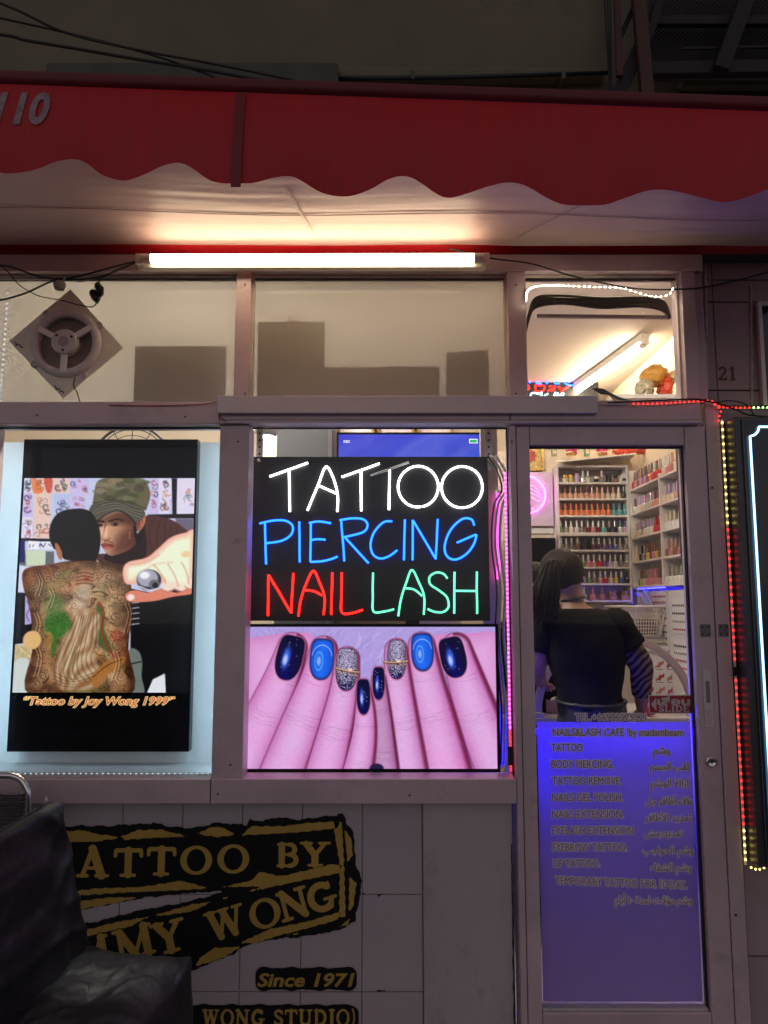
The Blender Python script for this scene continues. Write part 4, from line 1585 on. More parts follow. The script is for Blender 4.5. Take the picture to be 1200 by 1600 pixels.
pc.line(PP((424, 522), (448, 522), (472, 522)), 3, (70, 26, 26), 3)
pc.line(PP((436, 506), (440, 500), (470, 508)), 5, (90, 50, 42), 5, .6)
pc.ell(*pz(573, 462), 5, 7, (225, 215, 210), 3)
for k in range(3):
    pc.ell(*pz(540, 466 + 11 * k), 4, 4, (235, 195, 110), 3)
pc.poly(PP((394, 418), (440, 392), (500, 374), (560, 400), (580, 436), (520, 432), (450, 430), (400, 440)), (60, 34, 28), 26, .6)
pc.poly(PP((500, 470), (575, 440), (572, 500), (540, 536), (492, 556), (470, 540)), (70, 38, 32), 40, .5)
pc.ell(*pz(425, 470), 22, 18, (244, 204, 176), 26, .45)
# cap
pc.poly(PP((386, 345), (392, 300), (402, 255), (425, 236), (470, 230), (560, 230), (608, 250), (626, 300), (616, 350), (600, 372), (540, 350), (460, 338), (390, 352)), (112, 106, 84), 4)
for k in range(26):
    x, y = RNG.uniform(398, 612), RNG.uniform(238, 345)
    c = [(84, 92, 60), (146, 132, 108), (88, 78, 66), (124, 128, 104)][k % 4]
    pc.poly(PP(*[(x + RNG.uniform(14, 34) * math.cos(a), y + RNG.uniform(8, 16) * math.sin(a)) for a in np.linspace(0, 5.2, 6)]), c, 6, .75)
pc.line(PP((388, 338), (460, 326), (540, 338), (604, 362)), 4, (60, 56, 46), 4, .8)
pc.poly(PP((368, 388), (384, 346), (440, 332), (500, 332), (560, 348), (604, 378), (590, 412), (560, 418), (530, 388), (490, 370), (440, 388), (404, 416), (376, 408)), (98, 92, 80), 4)
for k in range(6):
    pc.line(PP((374 + 5 * k, 394 - 6 * k), (430, 372 - 6 * k), (490, 360 - 5 * k), (550, 385 - 5 * k), (592, 404 - 7 * k)), 2.5, (52, 50, 42) if k % 2 else (150, 144, 128), 3, .75)
pc.line(PP((372, 404), (404, 416), (440, 390), (490, 372), (530, 390), (560, 418)), 5, (36, 30, 26), 4, .9)
# sitter's head and neck
pc.poly(PP((262, 540), (300, 590), (390, 600), (400, 540)), (120, 78, 58), 6)
pc.poly(PP((205, 480), (215, 420), (250, 378), (310, 364), (370, 372), (400, 410), (418, 470), (414, 540), (396, 580), (340, 578), (270, 578), (246, 540), (222, 530)), (12, 9, 10), 5)
for k in range(90):
    a, r_ = RNG.uniform(0, 6.28), RNG.uniform(0, 96)
    x, y = 312 + r_ * math.cos(a), 470 + r_ * math.sin(a)
    pc.line([pz(x, y), pz(x + RNG.uniform(-6, 6), y + RNG.uniform(4, 12))], 1.6, (44, 36, 38), 2, .6)
pc.poly(PP((228, 516), (240, 512), (258, 548), (256, 580), (240, 566)), (176, 122, 92), 5)
# tattooed back


def back_col(X, Y, d):
    e = np.clip(-d / 90., 0, 1)[..., None]
    hi = np.exp(-(((X - 330) / 170.) ** 2 + ((Y - 690) / 170.) ** 2))[..., None]
    c = np.array((104, 66, 42)) + (np.array((196, 158, 118)) - np.array((104, 66, 42))) * e ** .7
    wx, wy = vnoise(X, Y, 90, 5) - .5, vnoise(X, Y, 90, 6) - .5
    q = vnoise(X + 150 * wx, Y + 150 * wy, 70, 7, 3)
    ln = np.abs(np.sin(q * 34))
    ink = np.clip(1 - ln / .42, 0, 1)
    sh = np.clip((vnoise(X + 90 * wy, Y, 46, 8, 3) - .38) * 2.4, 0, 1)
    c = c * (.98 - .42 * sh[..., None]) + hi * np.array((22, 26, 30))
    tone = np.clip((vnoise(X, Y, 130, 9, 2) - .45) * 4, 0, 1)[..., None]
    c = c * (1 - .35 * tone) + np.array((150, 84, 58)) * .35 * tone
    tg = np.clip((vnoise(X + 60, Y - 40, 120, 12, 2) - .55) * 5, 0, 1)[..., None] * np.exp(-((X - 260) / 150.) ** 2)[..., None]
    c = c * (1 - .6 * tg) + np.array((84, 120, 70)) * .6 * tg
    c = c * (1 - .62 * ink[..., None]) + np.array((48, 26, 18)) * .62 * ink[..., None]
    return np.clip(c / 255., 0, 1)


pc.poly(PP((92, 640), (118, 612), (200, 600), (290, 584), (400, 588), (490, 600), (528, 640), (548, 710), (545, 820), (534, 950), (534, 1140), (128, 1140), (132, 960), (132, 860), (118, 760), (98, 700)), back_col, 4)
BR, LT, RD, GR = (74, 44, 32), (224, 200, 168), (158, 62, 54), (66, 122, 56)


def curl(x, y, r_, dirn, col, w_, turns=1.5, a0=0.):
    n_ = int(14 * turns)
    pts = [pz(x + r_ * (1 - .85 * i / n_) * math.cos(a0 + dirn * 2 * math.pi * turns * i / n_), y + r_ * (1 - .85 * i / n_) * math.sin(a0 + dirn * 2 * math.pi * turns * i / n_)) for i in range(n_ + 1)]
    pc.line(pts, w_ + 5, LT, 5, .45, False)
    pc.line(pts, w_, col, 3, .8, False)


pc.ell(*pz(240, 850), 62, 54, GR, 22, .8)
pc.ell(*pz(225, 770), 44, 46, (96, 132, 78), 30, .65)
pc.poly(PP((215, 860), (236, 880), (232, 960), (216, 980)), GR, 8, .8)
pc.poly(PP((405, 760), (430, 800), (436, 870), (470, 960), (420, 940), (398, 850)), (70, 104, 60), 10, .75)
for k in range(60):
    pc.ell(*pz(240 + RNG.normal(0, 26), 840 + RNG.normal(0, 30)), 3, 2, (38, 84, 34), 2, .6)
def robe_col(X, Y, d):
    w_ = vnoise(X, Y, 110, 21, 2) - .5
    ph = (X - 330) * .075 + (Y - 800) * .020 * np.sign(X - 320 + 60 * w_) + 9 * w_
    f1 = .5 + .5 * np.sin(ph * 1.5 + .00012 * (Y - 780) ** 2)
    e = np.clip(-d / 26., 0, 1)
    c = np.array((160, 122, 92)) + (np.array((212, 188, 158)) - np.array((160, 122, 92))) * (f1 * (.35 + .65 * e))[..., None]
    return np.clip(c / 255., 0, 1)


# pale robe with folds
pc.poly(PP((290, 800), (350, 780), (410, 800), (418, 850), (390, 920), (400, 1000), (440, 1060), (380, 1110), (260, 1118), (225, 1070), (205, 1060), (240, 980), (262, 900), (300, 850)), robe_col, 10, .86)
for k in range(9):
    t = k / 8
    pc.line(PP((318 + 84 * t, 806 + 6 * math.sin(5 * t)), (276 + 118 * t + 10 * math.sin(7 * t), 900 + 20 * t), (226 + 150 * t, 1010 + 24 * math.sin(4 * t)), (236 + 190 * t, 1092 - 22 * t)), 3.2, (84, 52, 36), 5, .62)
    pc.line(PP((326 + 84 * t, 810), (286 + 118 * t, 904 + 20 * t), (238 + 150 * t, 1014 + 20 * math.sin(4 * t))), 5, (232, 212, 186), 8, .35)
for k in range(4):
    pc.line(PP((222, 1040 + 16 * k), (300, 1072 + 10 * k), (400, 1040 + 16 * k)), 3, (96, 60, 42), 5, .5)
pc.line(PP((412, 758), (432, 800), (424, 870), (452, 950), (500, 1000)), 9, RD, 5, .85)
pc.line(PP((396, 960), (440, 1030), (380, 1080), (330, 1100)), 10, (160, 108, 60), 6, .8)
pc.poly(PP((380, 1060), (440, 1000), (520, 980), (500, 1020), (440, 1060), (400, 1110)), (172, 118, 66), 6, .85)
pc.line(PP((385, 1064), (445, 1016), (510, 990)), 3, BR, 3)
# a plain mask-like ornament and smoke curls
pc.ell(*pz(350, 660), 42, 40, (176, 132, 104), 12, .8)
for k in range(4):
    pc.line(PP((316, 640 + 14 * k), (350, 632 + 15 * k), (386, 640 + 14 * k)), 4, BR, 4, .65)
pc.line(PP((322, 704), (350, 694), (378, 702), (392, 690)), 6, (60, 34, 26), 4, .8)
pc.ell(*pz(350, 712), 34, 30, (206, 190, 168), 14, .75)
for k in range(6):
    pc.line(PP((330 + 8 * k, 705), (326 + 9 * k, 735), (338 + 5 * k, 756)), 2.5, (96, 70, 56), 3, .6)
for x, y, r_, d_, a in ((470, 700, 30, 1, 0), (500, 740, 26, -1, 2), (450, 650, 24, 1, 3), (480, 820, 28, -1, 1), (500, 880, 26, 1, 2), (465, 900, 24, 1, 4), (488, 935, 30, -1, 0), (515, 690, 20, 1, 5), (140, 680, 26, -1, 2), (170, 720, 24, 1, 0), (150, 770, 22, 1, 3), (200, 660, 22, -1, 4), (240, 640, 20, 1, 1), (160, 880, 24, -1, 2), (180, 930, 26, 1, 5), (150, 1000, 26, -1, 0), (175, 1060, 24, 1, 2), (410, 640, 20, -1, 2), (290, 640, 20, 1, 0), (150, 1090, 22, -1, 3), (500, 1060, 22, 1, 0), (470, 1090, 20, -1, 2), (310, 770, 18, 1, 0)):
    curl(x, y, r_, d_, BR if (x + y) % 3 else (128, 74, 50), 4.5, 1.4, a)
for x0, y0, L in ((150, 640, 90), (140, 800, 120), (520, 760, 120), (470, 960, 110), (145, 940, 120), (200, 700, 80)):
    for k in range(4):
        pc.line(PP((x0 + 7 * k, y0), (x0 + 14 + 6 * k, y0 + L * .4), (x0 - 6 + 8 * k, y0 + L)), 3, BR if k % 2 else LT, 4, .6)
for k in range(5):
    pc.line(PP((180 + 6 * k, 930 + 5 * k), (200 + 5 * k, 900), (190 + 4 * k, 880)), 2.5, (196, 150, 70), 3, .8)
for k in range(6):
    pc.line(PP((480 + 6 * k, 870 + 3 * k), (460 + 8 * k, 890), (480 + 5 * k, 915)), 3.5, (148, 52, 40), 3, .6)
pc.ell(*pz(360, 660), 12, 8, RD, 6, .7)
pc.ell(*pz(330, 765), 40, 28, (226, 224, 216), 40, .35)
pc.line(PP((300, 586), (350, 580), (396, 584)), 5, (30, 20, 20), 3, .9)
# reaching hand with the machine
HA = lambda X, Y, d: np.clip((np.array((240, 170, 158)) + (np.array((236, 244, 214)) - np.array((240, 170, 158))) * np.clip(-d / 34., 0, 1)[..., None]) / 255., 0, 1)
pc.poly(PP((812, 470), (770, 466), (710, 486), (660, 530), (610, 570), (540, 586), (514, 610), (512, 650), (526, 680), (560, 680), (600, 650), (650, 660), (690, 690), (730, 700), (800, 702)), HA, 4)
pc.poly(PP((524, 722), (560, 706), (620, 716), (670, 700), (740, 716), (804, 690), (804, 720), (720, 734), (640, 752), (560, 756), (528, 748)), (222, 140, 118), 5)
pc.ell(*pz(544, 736), 16, 13, (250, 224, 214), 6)
for x, y, r_ in ((700, 690, 30), (752, 690, 28), (792, 680, 22)):
    pc.ell(*pz(x, y), r_, 22, (246, 226, 210), 12, .8)
    pc.line(PP((x - r_, y + 12), (x, y + 24), (x + r_, y + 10)), 5, (200, 104, 92), 5, .7)
for x0_, y0_, x1_, y1_ in ((690, 676, 640, 600), (742, 690, 700, 600), (786, 676, 756, 590)):
    pc.line(PP((x0_, y0_), ((x0_ + x1_) / 2 + 6, (y0_ + y1_) / 2), (x1_, y1_)), 6, (214, 138, 124), 9, .6)
pc.line(PP((540, 600), (600, 592), (660, 560)), 6, (226, 150, 140), 10, .6)
pc.line(PP((580, 640), (640, 600), (720, 590)), 6, (230, 160, 150), 12, .5)
pc.ell(*pz(774, 556), 22, 14, (236, 200, 150), 8, .8)
pc.ell(*pz(620, 664), 54, 44, (66, 62, 72), 5)
pc.ell(*pz(614, 656), 46, 36, (172, 172, 186), 8)
pc.ell(*pz(602, 644), 22, 15, (240, 240, 250), 10)
pc.ell(*pz(642, 682), 24, 20, (120, 118, 128), 5)
pc.ell(*pz(646, 686), 13, 12, (40, 38, 44), 5)
pc.line(PP((580, 690), (620, 706), (656, 700)), 5, (220, 220, 232), 4)
pc.ell(*pz(132, 912), 40, 38, (222, 184, 130), 5)
pc.img = np.clip(pc.img, 0, 1)
pc.img = np.clip((pc.img - .5) * 1.18 + .47, 0, 1)
pc.img += RNG.normal(0, .022, pc.img.shape).astype(np.float32)

ds = thing('display_screen', 'tall black upright screen showing a tattooed back and a man in a camouflage cap', 'display', (-.97, YD, 1.6))
dx0, dx1 = xat(37, 690, YD), xat(309, 690, YD)
dz0, dz1 = zat(1175, YD), zat(686, YD)
obj('casing', MB().box(dx0, dx1, YD + .002, YD + .045, dz0, dz1), M_BEZEL, ds, bevel=.002)
obj('screen_glass', MB().box(dx0 + .002, dx1 - .002, YD, YD + .0018, dz0 + .002, dz1 - .002), M_BLACKGLASS, ds)
px0, px1 = xat(38.6, 747, YD), xat(304.8, 747, YD)
pc.sheet('picture', px0, px1, zat(1082, YD), zat(747.3, YD), YD - .002, screen_mat('tattoo_screen', .95), ds)
zc1 = zat(1101, YD)
cap_ = zat(1088, YD) - zat(1101, YD)
cx0, cx1 = xat(38, 1095, YD), xat(273, 1095, YD)
M_CAPY = glow('caption_yellow', (.85, .66, .20), .9)
M_CAPR = glow('caption_red', (.50, .10, .07), .9)
for dy, off, m_, n_ in ((-.003, .055, M_CAPY, 'caption_outline'), (-.0038, .012, M_CAPR, 'caption')):
    obj(n_, text_mesh('“Tattoo by Joy Wong 1999”', cx0, cx1, zc1, cap_ * .95, YD + dy, offset=off, shear=.25), m_, ds)

# recess round the upright screen, lit by white LED strips
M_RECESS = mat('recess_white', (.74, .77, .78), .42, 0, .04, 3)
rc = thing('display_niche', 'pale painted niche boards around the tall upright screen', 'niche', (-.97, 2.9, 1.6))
rb = 2.93
obj('back_board', MB().box(-1.60, PL0 + .04, rb, rb + .01, zs - .02, dz1 + .002), M_RECESS, rc)
obj('shelf_board', MB().box(-1.60, PL0 + .02, 2.712, rb - .002, zs - .015, zs - .002), M_RECESS, rc)
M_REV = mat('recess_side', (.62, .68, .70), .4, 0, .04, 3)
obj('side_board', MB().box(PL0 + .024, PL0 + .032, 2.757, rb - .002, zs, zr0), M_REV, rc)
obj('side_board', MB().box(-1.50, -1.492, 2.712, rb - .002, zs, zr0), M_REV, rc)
M_LEDW = glow('led_cool_white', (.60, .84, 1.0), 110.0)
M_LEDS = glow('led_sill_white', (.62, .85, 1.0), 1.2)
for i, (x, lab) in enumerate(((PL0 + .006, 'cool white LED strip standing on the right side of the tall screen'), (-1.452, 'cool white LED strip standing on the left side of the tall screen'))):
    t = thing('led_strip', lab, 'LED strip', (x, 2.73, zs), 'LED strips beside the tall screen')
    obj('tape', MB().box(x - .004, x + .004, 2.757, 2.759, zs + .02, zr0 - .01), M_WHITE, t)
    mb = MB()
    z = zs + .03
    while z < zr0 - .02:
        mb.box(x - .0025, x + .0025, 2.7595, 2.762, z, z + .008)
        z += .0165
    obj('led_beads', mb, M_LEDW, t, kind='stuff')
t = thing('led_strip', 'cool white LED strip lying along the sill under the tall screen', 'LED strip', (-1, 2.72, zs))
mb = MB()
x = -1.25
while x < PL0 - .02:
    mb.box(x, x + .004, 2.716, 2.719, zs + .0025, zs + .0045)
    x += .019
obj('tape', MB().box(-1.27, PL0 - .01, 2.714, 2.721, zs + .001, zs + .0022), M_WHITE, t)
obj('led_beads', mb, M_LEDS, t, kind='stuff')
t = thing('led_strip', 'cool white LED dots running down the left edge of the upper window', 'LED strip', at(5, 540, 2.73))
mb = MB()
for k in range(22):
    q = at(12 - 12 * k / 22., 458 + 8 * k, 2.735)
    mb.box(q.x - .0025, q.x + .0025, 2.733, 2.736, q.z - .004, q.z + .004)
a_, b_ = at(12, 452, 2.738), at(0, 640, 2.738)
obj('tape', MB().bar(a_, b_, .008, .001, (0, 1, 0)), M_WHITE, t)
obj('led_beads', mb, glow('led_soft_white', (.8, .9, 1.0), 1.6), t, kind='stuff')
# clutter seen above the tall screen
ga = thing('fan_guard', 'black curved fan guard showing above the tall screen', 'fan', at(210, 690, 3.1))
c = at(205, 725, 3.1)
for r_, w_ in ((.16, .012), (.145, .004), (.12, .003), (.095, .003)):
    obj('ring', MB().tube([(c.x + r_ * math.cos(2 * math.pi * k / 36), 3.1, c.z + r_ * math.sin(2 * math.pi * k / 36)) for k in range(36)], w_ / 2, 8, True), M_BLACK, ga, smooth=True)
for k in range(12):
    a = 2 * math.pi * k / 12
    obj('spoke', MB().tube([(c.x + .03 * math.cos(a), 3.1, c.z + .03 * math.sin(a)), (c.x + .158 * math.cos(a), 3.1, c.z + .158 * math.sin(a))], .0018, 6), M_BLACK, ga)
obj('stand', MB().tube([(c.x, 3.13, c.z), (c.x, 3.13, RZ0)], .012, 10), M_BLACK, ga)
obj('base', MB().lathe([(.16, RZ0), (.16, RZ0 + .02), (.02, RZ0 + .04)], (c.x, 3.13, 0), 'z', 24), M_BLACK, ga)

# ------------------------------------------------------------------ neon sign
YN = 2.80
ns = thing('neon_sign', 'black lettered neon sign reading TATTOO PIERCING NAIL LASH in the centre window', 'neon sign', (0, YN, 1.75))
M_NB = mat('neon_board', (.016, .017, .021), .34, 0, .1, 12, spec=.35)
nx0, nx1 = xat(392, 840, YN + .01), xat(764, 840, YN + .01)
nz0, nz1 = zat(970, YN + .01), zat(713.5, YN + .01)
obj('backing_board', MB().box(nx0, nx1, YN + .012, YN + .018, nz0, nz1), M_NB, ns, bevel=.001)
M_NW = glow('neon_white', (1.0, .95, .88), 8.0)
M_NBL = glow('neon_blue', (.007, .088, 1.0), 8.0)
M_NR = glow('neon_red', (1.0, .009, .006), 6.5)
M_NG = glow('neon_mint', (.05, .30, .16), 6.0)
M_OFF = mat('unlit_tube', (.62, .62, .64), .3, 0, .05, 20)


def zp(p):
    return at(370 + p[0] / 2.7273, 660 + p[1] / 2.7273, YN)


def circ(cx, cy, rx, ry, a0, a1, n=24):
    return [(cx + rx * math.cos(R(a0 + (a1 - a0) * k / n)), cy + ry * math.sin(R(a0 + (a1 - a0) * k / n))) for k in range(n + 1)]


LET = [('T', M_NW, [[(140, 231), (303, 172)], [(223, 208), (226, 380)]]),
       ('A', M_NW, [('c', [(300, 375), (345, 270), (380, 188), (412, 240), (430, 310), (428, 380)]), [(345, 267), (424, 303)]]),
       ('T', M_NW, [[(447, 233), (608, 175)], [(529, 208), (530, 378)]]),
       ('T', M_NW, [[(651, 198), (648, 372)]]),
       ('O', M_NW, [('c', circ(773, 274, 86, 87, 82, 438))]),
       ('O', M_NW, [('c', circ(960, 276, 87, 88, 82, 438))]),
       ('P', M_NBL, [[(120, 428), (125, 605)], ('c', [(96, 431), (150, 419), (205, 418), (238, 440), (232, 478), (190, 505), (126, 515)])]),
       ('I', M_NBL, [[(267, 422), (268, 596)]]),
       ('E', M_NBL, [[(316, 425), (313, 594)], ('c', [(308, 428), (350, 422), (402, 429)]), ('c', [(314, 502), (345, 498), (378, 500)]), ('c', [(313, 594), (360, 592), (400, 584), (430, 572)])]),
       ('R', M_NBL, [[(445, 418), (458, 592)], ('c', [(438, 416), (490, 409), (540, 414), (557, 440), (535, 470), (455, 490)]), [(462, 492), (562, 600)]]),
       ('C', M_NBL, [('c', [(662, 422), (625, 426), (585, 470), (570, 520), (580, 562), (610, 580), (650, 570), (684, 545)])]),
       ('I', M_NBL, [[(716, 414), (712, 588)]]),
       ('N', M_NBL, [[(749, 588), (750, 416)], [(752, 420), (848, 582)], [(848, 584), (856, 412)]]),
       ('G', M_NBL, [('c', [(1012, 440), (1000, 414), (965, 410), (925, 440), (895, 490), (885, 540), (900, 575), (935, 584), (980, 560), (1010, 520), (1022, 478)]), [(1020, 478), (938, 512)]]),
       ('N', M_NR, [[(133, 825), (135, 648)], [(136, 650), (232, 812)], [(232, 814), (241, 642)]]),
       ('A', M_NR, [('c', [(262, 826), (272, 760), (295, 690), (326, 632), (355, 690), (375, 750), (370, 820)]), ('c', [(290, 714), (330, 720), (364, 738)])]),
       ('I', M_NR, [[(407, 640), (403, 820)]]),
       ('L', M_NR, [('c', [(447, 640), (446, 740), (448, 810), (495, 812), (537, 798)])]),
       ('L', M_NG, [('c', [(581, 640), (580, 740), (582, 805), (630, 806), (670, 796)])]),
       ('A', M_NG, [('c', [(688, 826), (698, 760), (720, 690), (745, 628), (775, 680), (798, 740), (796, 820)]), ('c', [(712, 706), (755, 712), (790, 740)])]),
       ('S', M_NG, [('c', [(898, 665), (880, 645), (850, 640), (822, 658), (825, 690), (860, 715), (895, 745), (902, 785), (880, 808), (845, 808), (812, 795)])]),
       ('H', M_NG, [[(928, 636), (926, 815)], [(1023, 636), (1024, 816)], [(930, 718), (1022, 718)]])]
for ch, m_, strokes in LET:
    mb = MB()
    ends = MB()
    for s_ in strokes:
        pts = [zp(p) for p in (s_[1] if s_[0] == 'c' else s_)]
        if s_[0] == 'c':
            pts = spline(pts, 5)
        elif len(pts) == 2:
            pts = [pts[0].lerp(pts[1], k / 8) for k in range(9)]
        pts = [p + Vector((mnoise.noise(p * 14) * .0012, 0, mnoise.noise(p * 17) * .0012)) for p in pts]
        mb.tube(pts, .0037, 8)
        for p in (pts[0], pts[-1]):
            ends.box(p.x - .0045, p.x + .0045, YN + .004, YN + .0118, p.z - .0045, p.z + .0045)
    lt = obj('letter', mb, m_, ns, smooth=True, kind='stuff' if False else None)
    obj('tube_clip', ends, M_NB, lt, kind='stuff')
a_, b_ = zp((570, 228)), zp((733, 170))
obj('unlit_bar', MB().tube([a_, b_], .0045, 8), M_OFF, ns, smooth=True, label='dead grey top bar of the third T')
# hanging brackets with holes
for px, lab in ((405, 'left slotted steel strap above the neon sign'), (764, 'right slotted steel strap above the neon sign')):
    q0, q1 = at(px, 716, YN + .015), at(px, 655, YN + .015)
    t = thing('slotted_strap', lab, 'bracket', q0, 'straps carrying the neon sign')
    obj('strap', MB().box(q0.x - .012, q0.x + .012, YN + .019, YN + .022, nz1 - .05, q1.z), M_STEEL, t)
    for k in range(4):
        z = nz1 + .012 + k * .026
        obj('slot', MB().lathe([(.0045, YN + .0182), (.0045, YN + .0188)], (q0.x, 0, z), 'y', 10), M_BLACK, t)
    obj('bolt', MB().lathe([(.006, YN + .0125), (.006, YN + .009), (.003, YN + .007)], (q0.x, 0, nz1 - .014), 'y', 8), M_STEEL, t)
# ------------------------------------------------------------------ glass door
dr = thing('shop_door', 'tall pale grey metal framed glass door with price lettering on blue lit film', 'door', (.8, F, .12))
DX0, DX1 = .467, 1.1355
GX0, GX1 = .5135, 1.0615
DZ0, DZ1 = .121, zat(669.5, F)
GZ0, GZ1 = zat(1573, F), zat(699, F)
YDF = 2.662
obj('stile', MB().box(DX0, GX0, YDF, 2.735, DZ0, DZ1), M_FRAME, dr, bevel=.003)
obj('stile', MB().box(GX1, DX1, YDF, 2.735, DZ0, DZ1), M_FRAME, dr, bevel=.003)
obj('top_rail', MB().box(GX0 + .001, GX1 - .001, YDF, 2.735, GZ1, DZ1), M_FRAME, dr, bevel=.003)
obj('bottom_rail', MB().box(GX0 + .001, GX1 - .001, YDF, 2.735, DZ0, GZ0), M_FRAME, dr, bevel=.003)
g = .006
obj('gasket', MB().box(GX0 + .0005, GX1 - .0005, 2.684, 2.7025, GZ1 - g, GZ1 - .0005).box(GX0 + .0005, GX0 + g * .6, 2.684, 2.7025, GZ0 + .001, GZ1 - g - .0005).box(GX1 - g, GX1 - .0005, 2.684, 2.7025, GZ0 + .001, GZ1 - g - .0005), M_RUBBER, dr)
bs = .008
obj('glazing_bead', MB().box(GX0 + .004, GX1 - .007, 2.674, 2.7025, GZ0 + .0005, GZ0 + bs), M_FRAME2, dr)
obj('glass_pane', MB().box(GX0 + .001, GX1 - .001, 2.703, 2.708, GZ0, GZ1), M_DGLASS, dr)
# frosted film on the lower half
m = bpy.data.materials.new('frosted_film')
m.use_nodes = True
nt = m.node_tree
nt.nodes.remove(nt.nodes['Principled BSDF'])
df, tl, mx = nt.nodes.new('ShaderNodeBsdfDiffuse'), nt.nodes.new('ShaderNodeBsdfTranslucent'), nt.nodes.new('ShaderNodeMixShader')
df.inputs[0].default_value = (.56, .46, .58, 1)
tl.inputs[0].default_value = (.64, .54, .92, 1)
mx.inputs[0].default_value = .72
nt.links.new(df.outputs[0], mx.inputs[1])
nt.links.new(tl.outputs[0], mx.inputs[2])
nt.links.new(mx.outputs[0], nt.nodes['Material Output'].inputs['Surface'])
fz1 = zat(1128, 2.71)
obj('frosted_film', MB().box(GX0 + .012, GX1 - .010, 2.7085, 2.7092, GZ0 + .012, fz1), m, dr)
M_LET = mat('sticker_brown', (.34, .25, .27), .6, 0, .08, 30)
M_LETO = mat('sticker_pale', (.90, .84, .86), .6, 0, .05, 30)
LINES = [('TEL.+66922575321', 899, 1010, 1126, 1115, 0), ("NAILS&LASH CAFE 'by madambeam", 864, 1068, 1150, 1138, 0), ('TATTOO', 862, 911, 1174, 1162, 0), ('BODY PIERCING.', 862, 959, 1200, 1188, 0), ('TATTOO REMOVE.', 863, 971, 1226, 1214, 0), ('NAILS GEL POLISH.', 863, 974, 1252, 1240, 0),
         ('NAILS EXTENSION.', 863, 975, 1278.5, 1266, 0), ('EYELASH EXTENSION', 863, 990, 1304, 1291.5, 0), ('EYEBROW TATTOO.', 864, 980, 1330, 1317.5, 0), ('LIP TATTOO.', 865, 938, 1355, 1343, 0), ('TEMPORARY TATTOO FOR 10 DAY.', 868, 1074, 1382, 1369.5, -.035)]
for s_, a, b, yb, yt, sl in LINES:
    z0, z1 = zat(yb, F), zat(yt, F)
    x0, x1 = xat(a, yb, F), xat(b, yb, F)
    obj('lettering_border', halo_mesh(s_, x0, x1, z0, z1 - z0, 2.7024, .0032, slope=sl), M_LETO, dr)
    obj('lettering', halo_mesh(s_, x0, x1, z0, z1 - z0, 2.7012, .0007, slope=sl, n=4), M_LET, dr)
ARL = [('وشم', 1021, 1047, 1178), ('ثقب الجسم', 1016, 1077, 1203), ('ازالة الوشم', 1017, 1076, 1229), ('طلاء أظافر جل', 1009, 1082, 1257), ('تمديد الأظافر', 1008, 1081, 1283), ('تمديدرمش', 1008, 1067, 1307), ('وشم الحواجب', 1004, 1084, 1334), ('وشم الشفاه', 1017, 1081, 1361), ('وشم مؤقت لمدة ٠١ أيام', 961, 1082, 1412)]
for s_, a, b, yb in ARL:
    z0, z1 = zat(yb, F), zat(yb - 11, F)
    x0, x1 = xat(a, yb, F), xat(b, yb, F)
    obj('lettering_border', halo_mesh(arabic(s_), x0, x1, z0, z1 - z0, 2.7024, .0034), M_LETO, dr)
    obj('lettering', halo_mesh(arabic(s_), x0, x1, z0, z1 - z0, 2.7012, .0009, n=4), M_LET, dr)
# sliding door sticker
M_SR = mat('sticker_red', (.36, .018, .03), .45, 0, .08, 20)
M_SW = mat('sticker_white', (.55, .52, .52), .5, 0, .05, 20)
x0, x1, z0, z1 = xat(1014, 1100, F), xat(1081, 1100, F), zat(1115, F), zat(1086, F)
sk_ = obj('slide_sticker', MB().box(x0, x1, 2.7015, 2.7026, z0, z1), M_SW, dr, label='red and white sliding door sticker')
obj('sticker_field', MB().box(x0 + .003, x1 - .003, 2.7008, 2.7014, z0 + .003, z1 - .003), M_SR, sk_)
w_, h_ = x1 - x0, z1 - z0
obj('arrow', MB().prism([(x0 + w_ * .05, z0 + h_ * .5), (x0 + w_ * .17, z0 + h_ * .14), (x0 + w_ * .17, z0 + h_ * .86)], 2.7002, 2.7007), M_SW, sk_)
obj('sticker_lettering', text_mesh('เลื่อน', x0 + w_ * .21, x0 + w_ * .95, z0 + h_ * .48, h_ * .44, 2.7004, offset=.045, yscale=.8), M_SW, sk_)
for mb in slab('SLIDE', lambda u, v, t: (x0 + w_ * (.22 + .72 * u / t), 2.7004, z0 + h_ * (.10 + .33 * v)), gap=.05, step=.05):
    obj('sticker_lettering', mb, M_SW, sk_)
# hinges, pull plate, lock
for px in (1102, 1130):
    q = at(px, 985, YDF)
    h = obj('hinge', MB().box(q.x - .017, q.x + .017, YDF - .004, YDF - .0008, q.z - .021, q.z + .021), mat('hinge_metal', (.16, .15, .15), .4, .8, .2, 30), dr, bevel=.001)
    for a in (-1, 1):
        for b in (-1, 1):
            obj('screw', MB().lathe([(.0035, YDF - .0042), (.003, YDF - .0056)], (q.x + a * .010, 0, q.z + b * .012), 'y', 10), M_BLACK, h)
q = at(1106, 1090, YDF)
zt_, zb_ = zat(1046, YDF), zat(1136, YDF)
hp_ = obj('pull_plate', MB().box(q.x - .015, q.x + .015, YDF - .004, YDF - .0008, zb_, zt_), M_FRAME2, dr, bevel=.0015)
zr_ = zat(1064, YDF)
obj('finger_recess', MB().box(q.x - .007, q.x + .006, YDF - .0046, YDF - .0042, zat(1098, YDF), zr_), mat('recess_dark', (.2, .18, .18), .4), hp_)
obj('plate_slot', MB().box(q.x - .009, q.x + .008, YDF - .0046, YDF - .0042, zat(1132, YDF), zat(1108, YDF)), M_FRAME, hp_)
q = at(1111, 1190, YDF)
